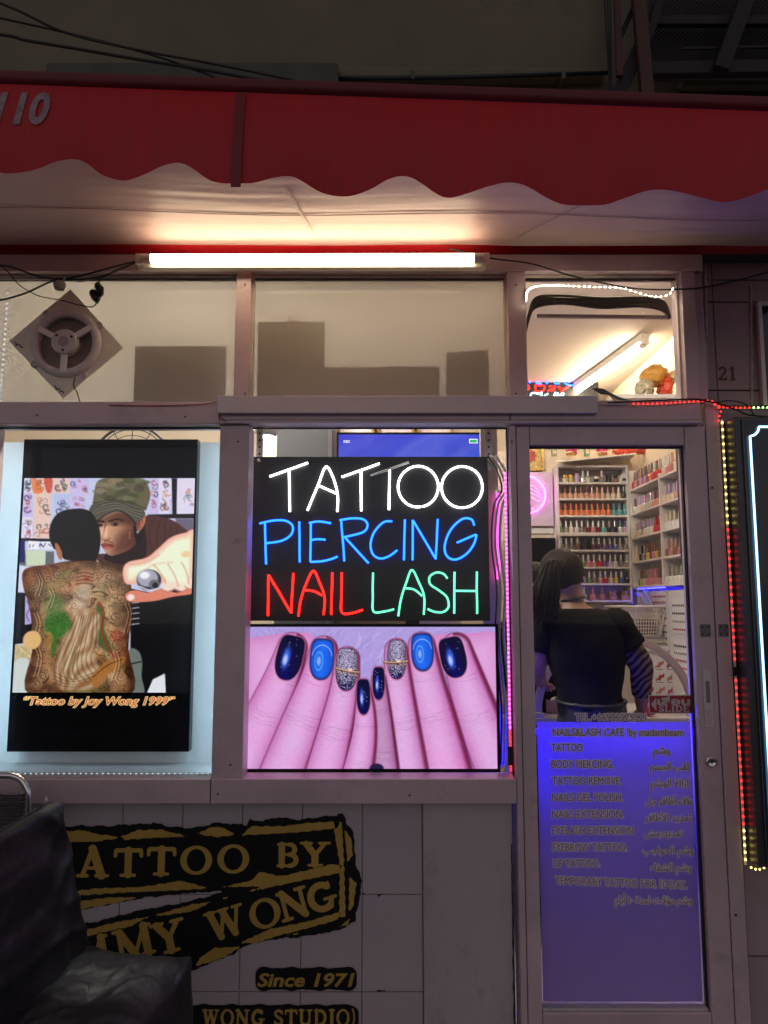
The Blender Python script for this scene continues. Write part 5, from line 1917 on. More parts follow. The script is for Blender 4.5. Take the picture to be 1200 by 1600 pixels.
lk = obj('lock_cylinder', MB().lathe([(.019, YDF - .0008), (.019, YDF - .006), (.015, YDF - .010), (.012, YDF - .007), (.002, YDF - .007)], (q.x, 0, q.z), 'y', 24), M_CHROME, dr, smooth=True)
obj('keyhole', MB().box(q.x - .0015, q.x + .0015, YDF - .0078, YDF - .0072, q.z - .006, q.z + .006), M_BLACK, lk)

# ================================================================== ROOM BEHIND THE GLASS
M_RTUBE = glow('room_tube_glow', (1.0, .80, .52), 70.0)
ra, rb_ = Vector((1.40, 4.07, RZ1 - .025)), Vector((1.30, 5.20, RZ1 - .025))
ra = at(1008, 528, 4.05)
RZL = ra.z
ra = Vector((ra.x, 4.05, RZ1 - .022))
e_ = at(880, 648, 5.25)
rb_ = Vector((e_.x, 5.25, RZ1 - .022))
tube_light('lit ceiling tube light seen through the right upper window', ra, rb_, .016, .045, .04, Vector((0, 0, 1)), M_RTUBE)
tube_light('added unseen ceiling tube backlighting the board in the two wide upper windows', Vector((-1.55, 3.10, RZ1 - .022)), Vector((-.30, 3.10, RZ1 - .022)), .016, .045, .04, Vector((0, 0, 1)), glow('added_backlight_tube', (1.0, .94, .83), 430.0))  # unseen tube added to light the white board from behind
tube_light('added unseen ceiling tube above the door brightening the room', Vector((.15, 3.02, RZ1 - .022)), Vector((1.35, 3.02, RZ1 - .022)), .016, .045, .04, Vector((0, 0, 1)), glow('added_fill_tube', (1.0, .82, .60), 85.0))  # unseen tube added to brighten the woman and the racks

# partition behind the racks
YW = 4.74
obj('partition', MB().box(.30, RX1, YW, YW + .06, RZ0, 2.50), M_ROOM, kind='structure')

# wide white rack with small bottles
M_RACK = mat('rack_white', (.74, .69, .66), .4, 0, .04, 5)
bx0, bx1 = xat(872, 830, 4.63), xat(985, 830, 4.63)
yb0, yb1 = 4.63, YW - .002
shelf_py = [753.5, 778.5, 805, 832, 859, 885.5, 911.5, 938]
ORD = ['first', 'second', 'third', 'fourth', 'fifth', 'sixth', 'seventh', 'eighth', 'ninth', 'tenth', 'eleventh', 'twelfth', 'thirteenth', 'fourteenth', 'fifteenth']
rk = thing('bottle_rack', 'tall white back rack with eight shelves of small bottles', 'rack', ((bx0 + bx1) / 2, 4.68, 1.5))
ztop = zat(727, 4.63)
zbot = zat(943, 4.63)
obj('side_panel', MB().box(bx0, bx0 + .012, yb0, yb1, zbot, ztop), M_RACK, rk, bevel=.001)
obj('side_panel', MB().box(bx1 - .012, bx1, yb0, yb1, zbot, ztop), M_RACK, rk, bevel=.001)
obj('top_panel', MB().box(bx0 + .0125, bx1 - .0125, yb0, yb1, ztop - .012, ztop), M_RACK, rk, bevel=.001)
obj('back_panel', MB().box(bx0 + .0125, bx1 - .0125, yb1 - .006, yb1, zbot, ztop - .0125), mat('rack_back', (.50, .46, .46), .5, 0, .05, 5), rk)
for i, py in enumerate(shelf_py):
    z = zat(py, yb0)
    t_ = .020 if i == 3 else .011
    obj('shelf', MB().box(bx0 + .0125, bx1 - .0125, yb0 + .001, yb1 - .0065, z - t_, z), M_RACK, rk, bevel=.001)
# slanting canopy board on top
c0, c1 = at(868, 727, 4.60), at(1000, 714, 4.60)
obj('canopy', MB().add([(bx0 - .02, 4.56, ztop + .004), (bx1 + .03, 4.56, ztop + .055), (bx1 + .05, yb1, ztop + .055), (bx0 + .05, yb1, ztop + .045), (bx0 - .02, 4.56, ztop + .012), (bx1 + .03, 4.56, ztop + .063), (bx1 + .05, yb1, ztop + .063), (bx0 + .05, yb1, ztop + .053)],
                       [(3, 2, 1, 0), (4, 5, 6, 7), (0, 1, 5, 4), (1, 2, 6, 5), (2, 3, 7, 6), (3, 0, 4, 7)]), M_RACK, rk)

COLS = {'peach': (.62, .33, .24), 'pink': (.62, .22, .28), 'orange': (.70, .20, .07), 'teal': (.10, .33, .36), 'grey': (.26, .25, .24), 'brown': (.20, .09, .06), 'red': (.45, .02, .03), 'dark red': (.16, .012, .02), 'black': (.012, .012, .014), 'white': (.70, .68, .65),
        'clear': (.55, .53, .50), 'green': (.16, .26, .10), 'violet': (.16, .09, .26), 'cream': (.66, .55, .42), 'blue': (.06, .12, .38), 'silver': (.5, .48, .46), 'lilac': (.50, .36, .56), 'rosy': (.46, .20, .20), 'plum': (.12, .04, .09), 'yellow': (.55, .42, .08)}


def pmat(n):
    return mat('polish_' + n.replace(' ', '_'), COLS[n], .18, 0, .0, coat=.2) if n != 'silver' else mat('polish_silver', COLS[n], .25, .9, 0)


BM = {}


def bottle(col, cap, label, pos, group, tall=1.0, w=.0125, square=True, caph=.036, bodyh=.036):
    k = (col, cap, tall, w, caph, bodyh)
    if k not in BM:
        b = MB()
        if square:
            s_ = w
            b.lathe([(s_ * 1.22, .0005), (s_ * 1.35, .004), (s_ * 1.35, bodyh * tall * .78), (s_ * 1.0, bodyh * tall * .93), (s_ * .55, bodyh * tall)], seg=8)
        c = MB().lathe([(w * .52, bodyh * tall + .0003), (w * .55, bodyh * tall + .004), (w * .44, bodyh * tall + caph * tall), (w * .3, bodyh * tall + caph * tall + .001)], seg=8)
        BM[k] = (b.mesh('bottle'), c.mesh('cap'))
        BM[k][0].materials.append(pmat(col))
        BM[k][1].materials.append(pmat(cap))
    o = obj('bottle', BM[k][0], None, label=label, cat='bottle', group=group)
    o.location = pos
    o.rotation_euler = (0, 0, random.uniform(-.3, .3))
    c = obj('cap', BM[k][1], None, o, local=True)
    return o


ROWS = [
    ['peach/brown'] * 7 + ['peach/peach'] * 2 + ['cream/peach'] * 3 + ['black/black'],
    ['orange/orange'] * 10 + ['teal/teal', 'teal/teal', 'teal/teal'],
    ['green/white', 'grey/white', 'cream/white', 'clear/white', 'silver/white', 'dark red/white', 'rosy/white', 'dark red/white', 'teal/white', 'black/silver', 'black/silver', 'clear/teal', 'lilac/violet'],
    ['grey/white', 'grey/white', 'silver/white', 'brown/white', 'black/black', 'black/black', 'plum/white', 'plum/white', 'violet/white', 'violet/white', 'blue/white', 'grey/white', 'silver/white'],
    ['cream/white', 'green/white', 'silver/white', 'grey/white', 'green/white', 'pink/white', 'rosy/white', 'red/white', 'violet/white', 'lilac/white', 'clear/white', 'silver/white', 'grey/white'],
    [None, None, None, 'blue/white', 'grey/white', 'green/white', 'silver/white', 'rosy/white', 'red/white', 'cream/white', 'yellow/white', 'blue/white', 'black/black'],
]
CAPN = {'brown': 'brown', 'peach': 'peach', 'white': 'white', 'black': 'black', 'orange': 'orange', 'teal': 'teal', 'silver': 'silver', 'violet': 'violet', 'lilac': 'lilac', 'red': 'red', 'cream': 'cream', 'clear': 'clear'}
for r, row in enumerate(ROWS):
    z = zat(shelf_py[r + 1], yb0) + .0004
    n = len(row)
    sp = (bx1 - bx0 - .044) / (n - 1)
    for i, e in enumerate(row):
        if e is None:
            continue
        c, k = e.split('/')
        bottle(c, k, f'{c} bottle with {k} cap, {ORD[i]} from left on {ORD[r + 1]} shelf of back rack', (bx0 + .022 + sp * i + random.uniform(-.0018, .0018), 4.655 + random.uniform(-.004, .004), z), 'small bottles on the back rack', w=.0115)
# top shelf: mixed jars
z = zat(shelf_py[0], yb0) + .0004
sx = lambda px: xat(px, 745, 4.655)


def jar(name, label, cat, pos, r, h, body, lid, lidh, group=None):
    t = thing(name, label, cat, pos, group)
    obj('glass_body', MB().lathe([(r * .95, 0), (r, .003), (r, h * .9), (r * .9, h)], seg=14), pmat(body) if body in COLS else body, t, local=True)
    obj('lid', MB().lathe([(r * .96, h + .0003), (r * .98, h + .002), (r * .98, h + lidh), (r * .8, h + lidh + .002)], seg=14), lid if not isinstance(lid, str) else pmat(lid), t, local=True)
    return t


M_GOLD = mat('gold_lid', (.65, .42, .12), .25, .9, .1, 20)
for px, r, h, b, l, lh, lab in ((883, .018, .028, 'cream', M_GOLD, .020, 'gold lidded jar at the left end of the top rack shelf'), (892, .015, .034, 'yellow', M_GOLD, .014, 'yellow jar beside the gold lidded jar on the top shelf'), (902, .014, .040, 'lilac', 'lilac', .016, 'pale lilac pot on the top rack shelf'),
                                (932, .014, .024, 'black', 'white', .014, 'black pot with white lid on the top rack shelf'), (951, .018, .034, 'black', 'black', .020, 'wide black jar on the top rack shelf'), (962, .013, .028, 'brown', 'black', .016, 'brown pot with black lid on the top rack shelf')):
    jar('jar', lab, 'jar', (sx(px), 4.66, z), r, h, b, l, lh, 'jars on the top rack shelf')
for px, c, k, lab in ((911, 'silver', 'white', 'silver bottle with white cap after the lilac pot on the top shelf'), (919, 'clear', 'white', 'clear bottle with white cap beside the silver one on the top shelf'), (940.5, 'grey', 'white', 'grey tall bottle between black jars on the top rack shelf')):
    bottle(c, k, lab, (sx(px), 4.66, z), 'bottles on the top rack shelf', 1.05, .013)
t = thing('nail_lamp', 'small white curved nail lamp at the right end of the top rack shelf', 'lamp', (sx(973), 4.66, z))
mb = MB().prism([(sx(973) + (.024 * math.cos(R(a))), z + .001 + .052 * max(0, math.sin(R(a))) ** .7) for a in range(0, 181, 15)], 4.640, 4.69)
obj('shell', mb, pmat('white'), t, bevel=.004)
obj('opening', MB().prism([(sx(974) + (.013 * math.cos(R(a))), z + .010 + .018 * max(0, math.sin(R(a)))) for a in range(0, 181, 20)], 4.6385, 4.6395), M_BLACK, t)
# bottom shelf
z = zat(shelf_py[7], yb0) + .0004
for px, r, lab in ((958, .026, 'left of two pink pots with gold lids on the lowest rack shelf'), (977, .024, 'right of two pink pots with gold lids on the lowest rack shelf')):
    jar('cream_pot', lab, 'jar', (xat(px, 930, 4.66), 4.665, z), r, .030, 'rosy', M_GOLD, .024, 'pink pots on the lowest rack shelf')
for i, (px, c, k) in enumerate(((906, 'clear', 'white'), (913, 'clear', 'white'), (927, 'pink', 'pink'), (942, 'rosy', 'rosy'))):
    bottle(c, k, f'{c} bottle {ORD[i]} from the left on the lowest shelf of the back rack', (xat(px, 930, 4.66), 4.665, z), 'bottles on the lowest rack shelf', 1.1, .014)

# side rack along the right wall: two bays
XF, XB = 1.487, RX1 - .002
sr = thing('side_rack', 'white two bay side rack of bottles along the right room wall', 'rack', (1.54, 4.2, 1.6))
ay0, ay1, ymid = 3.80, 4.60, 4.105
shA = [766, 803.5, 841, 878, 916]
zA_ = [zat(p, 4.60) for p in shA]
zsb = zA_[-1] - .013
for y in (ay0, ymid, ay1):
    obj('side_panel', MB().box(XF, XB, y, y + .012, zsb, zA_[0] + (.02 if y != ay1 else .12)), M_RACK, sr, bevel=.001)
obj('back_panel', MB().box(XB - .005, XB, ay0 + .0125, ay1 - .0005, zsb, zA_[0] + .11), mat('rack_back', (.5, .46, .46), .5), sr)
for i, z in enumerate(zA_):
    obj('shelf', MB().box(XF + .001, XB - .0055, ymid + .0125, ay1 - .0005, z - .011, z), M_RACK, sr, bevel=.001)
    obj('shelf', MB().box(XF + .001, XB - .0055, ay0 + .0125, ymid - .0005, z - .011, z), M_RACK, sr, bevel=.001)
RA = [['red/silver', 'rosy/brown', 'brown/silver', 'pink/brown', 'blue/silver', 'rosy/brown', 'plum/silver', 'orange/brown', 'red/silver', 'red/brown', 'red/silver'],
      ['clear/brown', 'clear/lilac', 'clear/lilac', 'cream/lilac', 'cream/silver', 'clear/lilac', 'clear/silver', 'cream/lilac', 'peach/brown', 'peach/brown', 'peach/brown'],
      ['cream/cream', 'cream/lilac', 'cream/lilac', None, 'white/lilac', 'white/lilac', 'white/lilac', 'white/silver', 'red/red', 'red/red', 'red/red'],
      ['cream/cream', None, 'black/black', 'silver/silver', 'brown/brown', 'yellow/brown', 'brown/brown', 'rosy/brown', 'yellow/brown', 'brown/brown', 'brown/brown'],
      [None, 'green/brown', 'yellow/brown', 'clear/silver', 'pink/peach', 'pink/pink', 'rosy/rosy', 'rosy/pink', 'rosy/brown', None, 'lilac/black']]
RB = [['cream/white', 'pink/silver', 'rosy/peach', 'cream/peach', 'white/silver'],
      ['cream/lilac', 'cream/lilac', 'cream/lilac', 'peach/lilac', 'cream/lilac'],
      ['white/cream', 'white/cream', 'white/cream', 'white/cream', 'white/cream'],
      ['brown/rosy', 'rosy/peach', 'brown/rosy', 'rosy/peach', 'brown/rosy'],
      ['white/silver', 'white/silver', 'white/silver', 'white/silver', 'white/silver']]
SHN = ['top', 'second', 'third', 'fourth', 'lowest']
for rows_, y0_, y1_, bay in ((RA, ay1 - .025, ymid + .04, 'far'), (RB, ymid - .03, ay0 + .05, 'near')):
    for r, row in enumerate(rows_):
        for i, e in enumerate(row):
            if e is None:
                continue
            c, k = e.split('/')
            y = y0_ + (y1_ - y0_) * i / (len(row) - 1)
            tall = 1.15 if r else 1.35
            bottle(c, k, f'{c} bottle, {k} cap, {ORD[i]} from far end, {SHN[r]} shelf, {bay} bay of side rack', (XF + .022 + random.uniform(0, .006), y, zA_[r] + .0004), f'bottles in the {bay} bay of the side rack', tall, .0145, caph=.042)
t = thing('bottle_tray', 'turquoise boxed tray of little bottles on the near bay of the side rack', 'tray', (XF + .05, 3.93, zA_[3]))
obj('tray_box', MB().box(XF + .048, XF + .095, 3.83, 4.09, zA_[3] + .0004, zA_[3] + .045), pmat('teal'), t, bevel=.001)
# framed black edge beside the rack
obj('wall_screen', MB().box(XF - .03, XF - .012, 3.72, 3.775, zA_[3] - .02, zA_[0] + .10), M_BLACK, label='narrow black panel edge standing in front of the side rack', cat='panel', bevel=.002)

# blue LED strip under the side rack
M_LEDB = glow('led_blue', (.012, .012, 1.0), 40.0)
t = thing('led_strip', 'blue LED strip glowing under the side rack', 'LED strip', (XF + .05, 4.2, zsb - .01))
obj('led_beads', MB().box(XF + .02, XF + .028, 4.15, 4.58, zsb - .006, zsb - .001), M_LEDB, t)
obj('tape', MB().box(XF + .015, XF + .033, 4.14, 4.59, zsb - .0009, zsb - .0003), M_WHITE, t)

# things standing on top of the racks
ztk = ztop + .064
for px, c, lab in ((893, (.75, .05, .30), 'left pink paper flower ball on top of the back rack'), (941, (.75, .06, .28), 'right pink paper flower ball on top of the back rack')):
    q = Vector((xat(px, 706, 4.66), 4.66, ztk + .028))
    t = thing('flower_ball', lab, 'flower', q, 'pink flower balls on the back rack')
    for k in range(26):
        a, b = random.uniform(0, 6.28), math.acos(random.uniform(-.6, 1))
        d = Vector((math.sin(b) * math.cos(a), math.sin(b) * math.sin(a), math.cos(b)))
        s1 = d.cross(Vector((.3, .2, 1))).normalized()
        s2 = d.cross(s1)
        p0 = q + d * .012
        p1 = q + d * .032
        mb = MB().add([p0, p1 + s1 * .014, p1 + d * .006, p1 - s1 * .014], [(0, 1, 2, 3)])
        obj('petal', mb, mat('petal_pink', (.75, .06, .30), .6, 0, .2, 40), t, solid=.001)
    obj('pot', MB().lathe([(.020, ztk), (.026, ztk + .002), (.028, ztk + .018), (.02, ztk + .02)], (q.x, 4.66, 0), 'z', 12), M_GOLD, t)
for px, c, lab, w_, h_ in ((917, (.10, .22, .10), 'green packet standing between pink flower balls', .030, .06), (866, (.30, .32, .22), 'grey green packet at the left end of the rack top', .032, .045)):
    q = Vector((xat(px, 706, 4.66), 4.67, ztk))
    t = thing('packet', lab, 'packet', q)
    obj('pack_body', MB().prism([(q.x - w_ / 2, ztk), (q.x + w_ / 2, ztk), (q.x + w_ / 2, ztk + h_), (q.x, ztk + h_ + .01), (q.x - w_ / 2, ztk + h_)], 4.65, 4.68), mat('packet_%s' % px, c, .4, 0, .3, 30), t, bevel=.002)
    obj('pack_label', MB().box(q.x - w_ * .3, q.x + w_ * .3, 4.647, 4.6495, ztk + .012, ztk + h_ * .7), pmat('cream'), t)
for k, (px, lab) in enumerate(((968, 'left red wrapped bundle on top of the back rack'), (984, 'middle red wrapped bundle on top of the back rack'), (1003, 'right red wrapped bundle over the rack corner'))):
    q = Vector((xat(px, 706, 4.62), 4.64, ztk + .022 + .004 * k))
    mb = MB().ball(q, .034, 14, 9, 1.25, .8, .75)
    mb.v = [tuple(Vector(v) + Vector((1, 1, 1)) * mnoise.noise(Vector(v) * 55) * .008) for v in mb.v]
    t = obj('wrapped_bundle', mb, mat('red_wrap', (.40, .035, .02), .3, 0, .35, 40, .4, 60), label=lab, cat='bundle', group='red bundles on the rack top')
    obj('ribbon', MB().tube([(q.x + .038 * math.cos(a), q.y - .012, q.z + .026 * math.sin(a)) for a in np.linspace(0, 6.1, 18)], .003, 6, True), M_GOLD, t)

# picture, pink ring neon and black screen on the partition
pf = thing('framed_picture', 'gold framed flower picture above the pink ring light', 'picture', at(835, 710, YW - .01))
x0, x1, z0, z1 = xat(800, 715, YW), xat(848, 715, YW), zat(736, YW), zat(690, YW)
fw = .012
obj('frame', MB().box(x0, x1, YW - .02, YW - .002, z0, z0 + fw).box(x0, x1, YW - .02, YW - .002, z1 - fw, z1).box(x0, x0 + fw, YW - .02, YW - .002, z0 + fw, z1 - fw).box(x1 - fw, x1, YW - .02, YW - .002, z0 + fw, z1 - fw), M_GOLD, pf)
obj('canvas', MB().box(x0 + fw, x1 - fw, YW - .012, YW - .003, z0 + fw, z1 - fw), mat('picture_paper', (.60, .42, .16), .6, 0, .35, 30), pf)
cxp, czp = (x0 + x1) / 2 + .015, (z0 + z1) / 2
for k in range(9):
    a = 2 * math.pi * k / 9
    obj('petal', sdf_mesh(lambda U, V: sd_ell(U, V, cxp + .022 * math.cos(a), czp + .022 * math.sin(a), .020, .010, a), cxp - .06, cxp + .06, czp - .06, czp + .06, .004, facing(YW - .0125 - .0003 * k)), mat('print_red', (.45, .07, .05), .6, 0, .3, 30), pf)
rg = thing('ring_neon', 'glowing pink ring neon with a hand drawing on a clear panel', 'neon sign', at(838, 780, YW - .03))
x0, x1, z0, z1 = xat(800, 780, YW - .03), xat(864, 780, YW - .03), zat(822, YW - .03), zat(738, YW - .03)
obj('panel', MB().box(x0, x1, YW - .034, YW - .028, z0, z1), mat('pale_acrylic', (.62, .50, .62), .25, 0, .05, 10), rg, bevel=.001)
c = at(822.5, 773.5, YW - .04)
rr = xat(852, 773, YW - .04) - c.x
M_NP = glow('neon_pink', (1.0, .12, .92), 6.0)
M_NP2 = glow('neon_pink_soft', (1.0, .25, .95), 2.4)
obj('ring', MB().tube([(c.x + rr * math.cos(2 * math.pi * k / 40), YW - .042, c.z + rr * math.sin(2 * math.pi * k / 40)) for k in range(40)], .0065, 10, True), M_NP, rg, smooth=True)
for k, pts in enumerate(([(822, 762), (832, 765), (846, 774)], [(822, 767), (836, 773), (847, 779)], [(823, 771), (834, 779), (843, 784)], [(822, 775), (829, 783), (828, 790), (822, 788)], [(822, 757), (834, 760), (843, 768)])):
    obj('hand_line', MB().tube(spline([at(*p, YW - .038) for p in pts], 5), .0016, 6), M_NP2, rg)
for k, pts in enumerate(([(826, 797), (832, 794), (834, 799), (829, 801)], [(838, 795), (841, 799), (837, 801)], [(822, 799), (824, 795)])):
    obj('script_line', MB().tube(spline([at(*p, YW - .038) for p in pts], 5), .0014, 6), M_NP2, rg)
bs_ = thing('wall_monitor', 'black monitor hanging under the pink ring light', 'monitor', at(845, 860, YW - .02))
x0, x1, z0, z1 = xat(790, 860, YW), xat(867, 860, YW), zat(882, YW), zat(841, YW)
obj('casing', MB().box(x0, x1, YW - .03, YW - .001, z0, z1), M_BEZEL, bs_, bevel=.002)
obj('screen_glass', MB().box(x0 + .006, x1 - .006, YW - .032, YW - .0302, z0 + .006, z1 - .006), M_BLACKGLASS, bs_)
obj('wall_strip', MB().box(xat(790, 830, YW), xat(864, 830, YW), YW - .012, YW - .001, zat(834, YW), zat(825, YW)), pmat('white'), label='white ledge with small print under the pink ring light', cat='ledge', bevel=.001)
# desk, drawers, papers, basket
M_DESK = mat('desk_white', (.70, .68, .68), .35, 0, .05, 5)
dk = thing('nail_desk', 'white manicure desk behind the glass door', 'desk', (1.05, 3.75, RZ0))
zd = zat(1118, 3.6)
obj('desk_top', MB().box(.52, 1.58, 3.52, 4.05, zd - .03, zd), M_DESK, dk, bevel=.004)
for x in (.54, 1.53):
    obj('leg_panel', MB().box(x, x + .03, 3.55, 4.02, RZ0, zd - .0305), M_DESK, dk, bevel=.002)
obj('front_panel', MB().box(.575, 1.525, 3.98, 4.0, RZ0, zd - .0305), M_DESK, dk)
dw = thing('drawer_cabinet', 'white drawer cabinet with lip colour chart leaning on its front', 'cabinet', (1.35, 4.2, RZ0))
zt_ = zat(1012, 4.10)
cx0, cx1 = xat(1000, 1015, 4.10), xat(1068, 1015, 4.10)
obj('carcass', MB().box(cx0 + .01, cx1 - .008, 4.11, 4.5, RZ0, zt_ - .021), M_DESK, dw)
obj('top_board', MB().box(cx0, cx1, 4.10, 4.5, zt_ - .02, zt_), M_DESK, dw, bevel=.003)
obj('side_edge', MB().box(cx1 - .024, cx1 - .009, 4.10, 4.109, RZ0, zt_ - .0215), M_DESK, dw)
ch = thing('lip_chart', 'white chart card of nine red lip swatches in front of the drawers', 'chart', (1.33, 4.09, 1.2))
x0, x1, z0, z1 = xat(1006, 1060, 4.08), xat(1058, 1060, 4.08), zat(1104, 4.08), zat(1026, 4.08)
obj('card', MB().box(x0, x1, 4.082, 4.086, z0, z1), mat('card_white', (.72, .70, .74), .5, 0, .03, 5), ch)
for i in range(3):
    for j in range(3):
        u, v = x0 + (x1 - x0) * (.18 + .32 * i), z1 - (z1 - z0) * (.16 + .26 * j)
        obj('swatch', sdf_mesh(lambda U, V: sd_ell(U, V, u, v, .024, .010, R(38)) + .003 * np.sin(U * 300), u - .03, u + .03, v - .03, v + .03, .004, facing(4.0812)), mat('lip_%d' % (i + j), ((.42, .10, .10), (.50, .16, .15), (.34, .05, .06), (.48, .2, .16), (.55, .12, .16))[i + j], .4), ch)
        obj('swatch_name', MB().box(u - .020, u + .016, 4.0808, 4.0816, v - .027, v - .023), mat('print_grey', (.2, .2, .22), .6), ch)
for k in range(5):
    z = zt_ + .001 + k * .011
    px0, px1 = 985 + k, 1052 - 2 * k
    obj('magazine', MB().box(xat(px0, 1005, 4.12) + random.uniform(-.01, .01), xat(px1, 1005, 4.12), 4.115 + random.uniform(0, .01), 4.35, z, z + .0095), [pmat('white'), pmat('grey'), pmat('cream')][k % 3], label=['lowest white magazine in the stack under the basket', 'second grey magazine from the bottom of the stack under the basket', 'third cream magazine in the middle of the stack under the basket', 'fourth white magazine from the bottom of the stack under the basket', 'topmost grey magazine directly under the white basket'][k], cat='magazine', group='magazines under the basket', bevel=.001)
zb_ = zt_ + .0565
bk = thing('plastic_basket', 'white perforated plastic basket on a stack of magazines', 'basket', (1.3, 4.2, zb_))
b0, b1 = xat(976, 990, 4.14), xat(1033, 990, 4.14)
t0, t1 = xat(968, 948, 4.12), xat(1040, 948, 4.12)
zbt = zat(948, 4.14)
nxx = 15
M_BSK = mat('basket_plastic', (.72, .66, .62), .4, 0, .04, 10)
mb = MB()
for k in range(nxx + 1):
    u = k / nxx
    wd = .010 if k in (0, 5, nxx) else .0045
    mb.bar((b0 + (b1 - b0) * u, 4.15, zb_ + .004), (t0 + (t1 - t0) * u, 4.13, zbt - .006), wd, .003, (0, 1, 0))
obj('front_bars', mb, M_BSK, bk, kind='stuff')
mb = MB()
for k in range(9):
    u = k / 8
    mb.bar((b0 + (t0 - b0) * u, 4.1535 - .02 * u, zb_ + .004 + (zbt - zb_ - .01) * u), (b1 + (t1 - b1) * u, 4.1535 - .02 * u, zb_ + .004 + (zbt - zb_ - .01) * u), .0045 if k not in (0, 8) else .010, .003, (0, 1, 0))
obj('cross_bars', mb, M_BSK, bk, kind='stuff')
obj('rim', MB().tube([(t0 - .006, 4.118, zbt), (t1 + .006, 4.118, zbt), (t1 + .006, 4.36, zbt), (t0 - .006, 4.36, zbt)], .007, 8, True), M_BSK, bk, smooth=True)
obj('basket_floor', MB().box(b0, b1, 4.155, 4.33, zb_, zb_ + .003), M_BSK, bk)
obj('back_side', MB().box(b0 - .004, b1 + .004, 4.34, 4.344, zb_, zbt - .006), M_BSK, bk)
obj('end_side', MB().box(b0 - .006, b0 - .002, 4.16, 4.339, zb_, zbt - .007), M_BSK, bk)
obj('end_side', MB().box(b1 + .002, b1 + .006, 4.16, 4.339, zb_, zbt - .007), M_BSK, bk)
cp_ = thing('brush_cup', 'clear cup of white brushes leaning behind the basket', 'cup', at(1008, 935, 4.3))
q0, q1 = at(1016, 950, 4.28), at(1001, 921, 4.28)
obj('cup_body', MB().tube([q0, q1], [.028, .036], 14, caps=False), glass_mat('clear_plastic', (.9, .9, .95), .12), cp_)
for k in range(6):
    o_ = Vector(((k - 2.5) * .008, .004 * (k % 2), 0))
    obj('brush', MB().tube([q0 + o_, q0 + (q1 - q0) * random.uniform(.75, 1.1) + o_], .0035, 6), pmat('white'), cp_)
ct = thing('folded_towel', 'dark folded towels lying inside the white plastic basket', 'towel', (1.3, 4.25, zb_))
for k, c_ in enumerate(((.05, .04, .05), (.22, .05, .05), (.07, .07, .10), (.30, .22, .12))):
    obj('fold', MB().box(b0 + .012, b1 - .012, 4.175, 4.32, zb_ + .004 + .024 * k, zb_ + .026 + .024 * k), mat('towel_%d' % k, c_, .9, 0, .3, 30), ct, bevel=.006)
# swatch boards hanging on the right wall
for n_, (y0_, y1_, pya, pyb, lab) in enumerate(((4.10, 4.32, 924, 964, 'upper far nail colour board on the right room wall'), (4.10, 4.32, 968, 1012, 'lower far nail colour board on the right room wall'), (3.80, 4.03, 935, 990, 'upper near nail colour board on the right room wall'), (3.80, 4.03, 1000, 1050, 'lower near nail colour board on the right room wall'))):
    Xw = XF + .012
    ym = (y0_ + y1_) / 2
    z1, z0 = zat(pya, ym), zat(pyb, ym)
    t = thing('swatch_board', lab, 'colour board', (Xw, ym, z0), 'nail colour boards on the right wall')
    obj('board', MB().box(Xw, Xw + .004, y0_, y1_, z0, z1), mat('card_white', (.72, .70, .74), .5), t)
    nr, ncx = 4, 9
    for i in range(nr):
        cc = [(.35, .05, .07), (.42, .1, .14), (.12, .10, .14), (.05, .05, .07), (.3, .26, .25)][(i + n_) % 5]
        for j in range(ncx):
            y = y0_ + (y1_ - y0_) * (.08 + .84 * j / (ncx - 1))
            z = z1 - (z1 - z0) * (.2 + .23 * i)
            obj('nail_tip', MB().lathe([(.006, -.0015), (.007, 0), (.002, .002)], (0, 0, 0), 'x', 8), mat('tip_%d' % ((i + n_) % 5), cc, .2), t, loc=None).location = (Xw - .002, y, z)
            tip = [o for o in (t.children)][-1]
    
# back closing board behind the wall boards
obj('pegboard', MB().box(XF + .017, XF + .022, 3.74, 4.59, .9, zsb - .02), mat('pegboard_white', (.66, .63, .66), .5, 0, .04, 6), label='white pegboard panel below the side rack', cat='panel')
# arch lamp
al = thing('arch_lamp', 'white half moon arch lamp on the desk behind the woman', 'lamp', at(962, 1118, 3.56))
ya = 3.56
cA = at(962, 1122, ya)
ar = xat(1083, 1115, ya) - cA.x
mb = MB()
P = []
for k in range(25):
    a = math.pi * k / 24
    P.append((cA.x + ar * math.cos(a), ya, zd + .02 + ar * .98 * math.sin(a)))
vs, fs = [], []
for (x, y, z), k in zip(P, range(25)):
    a = math.pi * k / 24
    for dr_, dy in ((-.017, -.012), (.017, -.012), (.017, .012), (-.017, .012)):
        vs.append((x + dr_ * math.cos(a), y + dy, z + dr_ * math.sin(a)))
for k in range(24):
    for i in range(4):
        j = (i + 1) % 4
        fs.append((4 * k + i, 4 * k + j, 4 * k + 4 + j, 4 * k + 4 + i))
fs += [(0, 1, 2, 3), (99, 98, 97, 96)]
obj('arch', MB().add(vs, fs), mat('arch_diffuser', (.74, .66, .70), .35, 0, .05, 8, trans=.3), al, bevel=.003)
for s in (-1, 1):
    obj('foot', MB().box(cA.x + s * ar - .025, cA.x + s * ar + .025, ya - .03, ya + .03, zd, zd + .02), pmat('white'), al, bevel=.002)
pb = thing('pink_pad', 'small pink hand rest on the manicure desk', 'hand rest', at(1016, 1112, 3.58))
q = at(1013, 1110, 3.58)
mb = MB().ball((q.x, 3.58, zd + .03), .03, 14, 8, 1.6, 1, .9)
obj('pad', mb, mat('pink_cloth', (.62, .10, .16), .6, 0, .1, 30), pb, smooth=True)
bxo = thing('paper_box', 'open brown paper box on the desk by the left foot of the arch lamp', 'box', at(868, 1100, 3.65))
x0, x1 = xat(855, 1100, 3.66), xat(880, 1100, 3.66)
zt2 = zat(1094, 3.66)
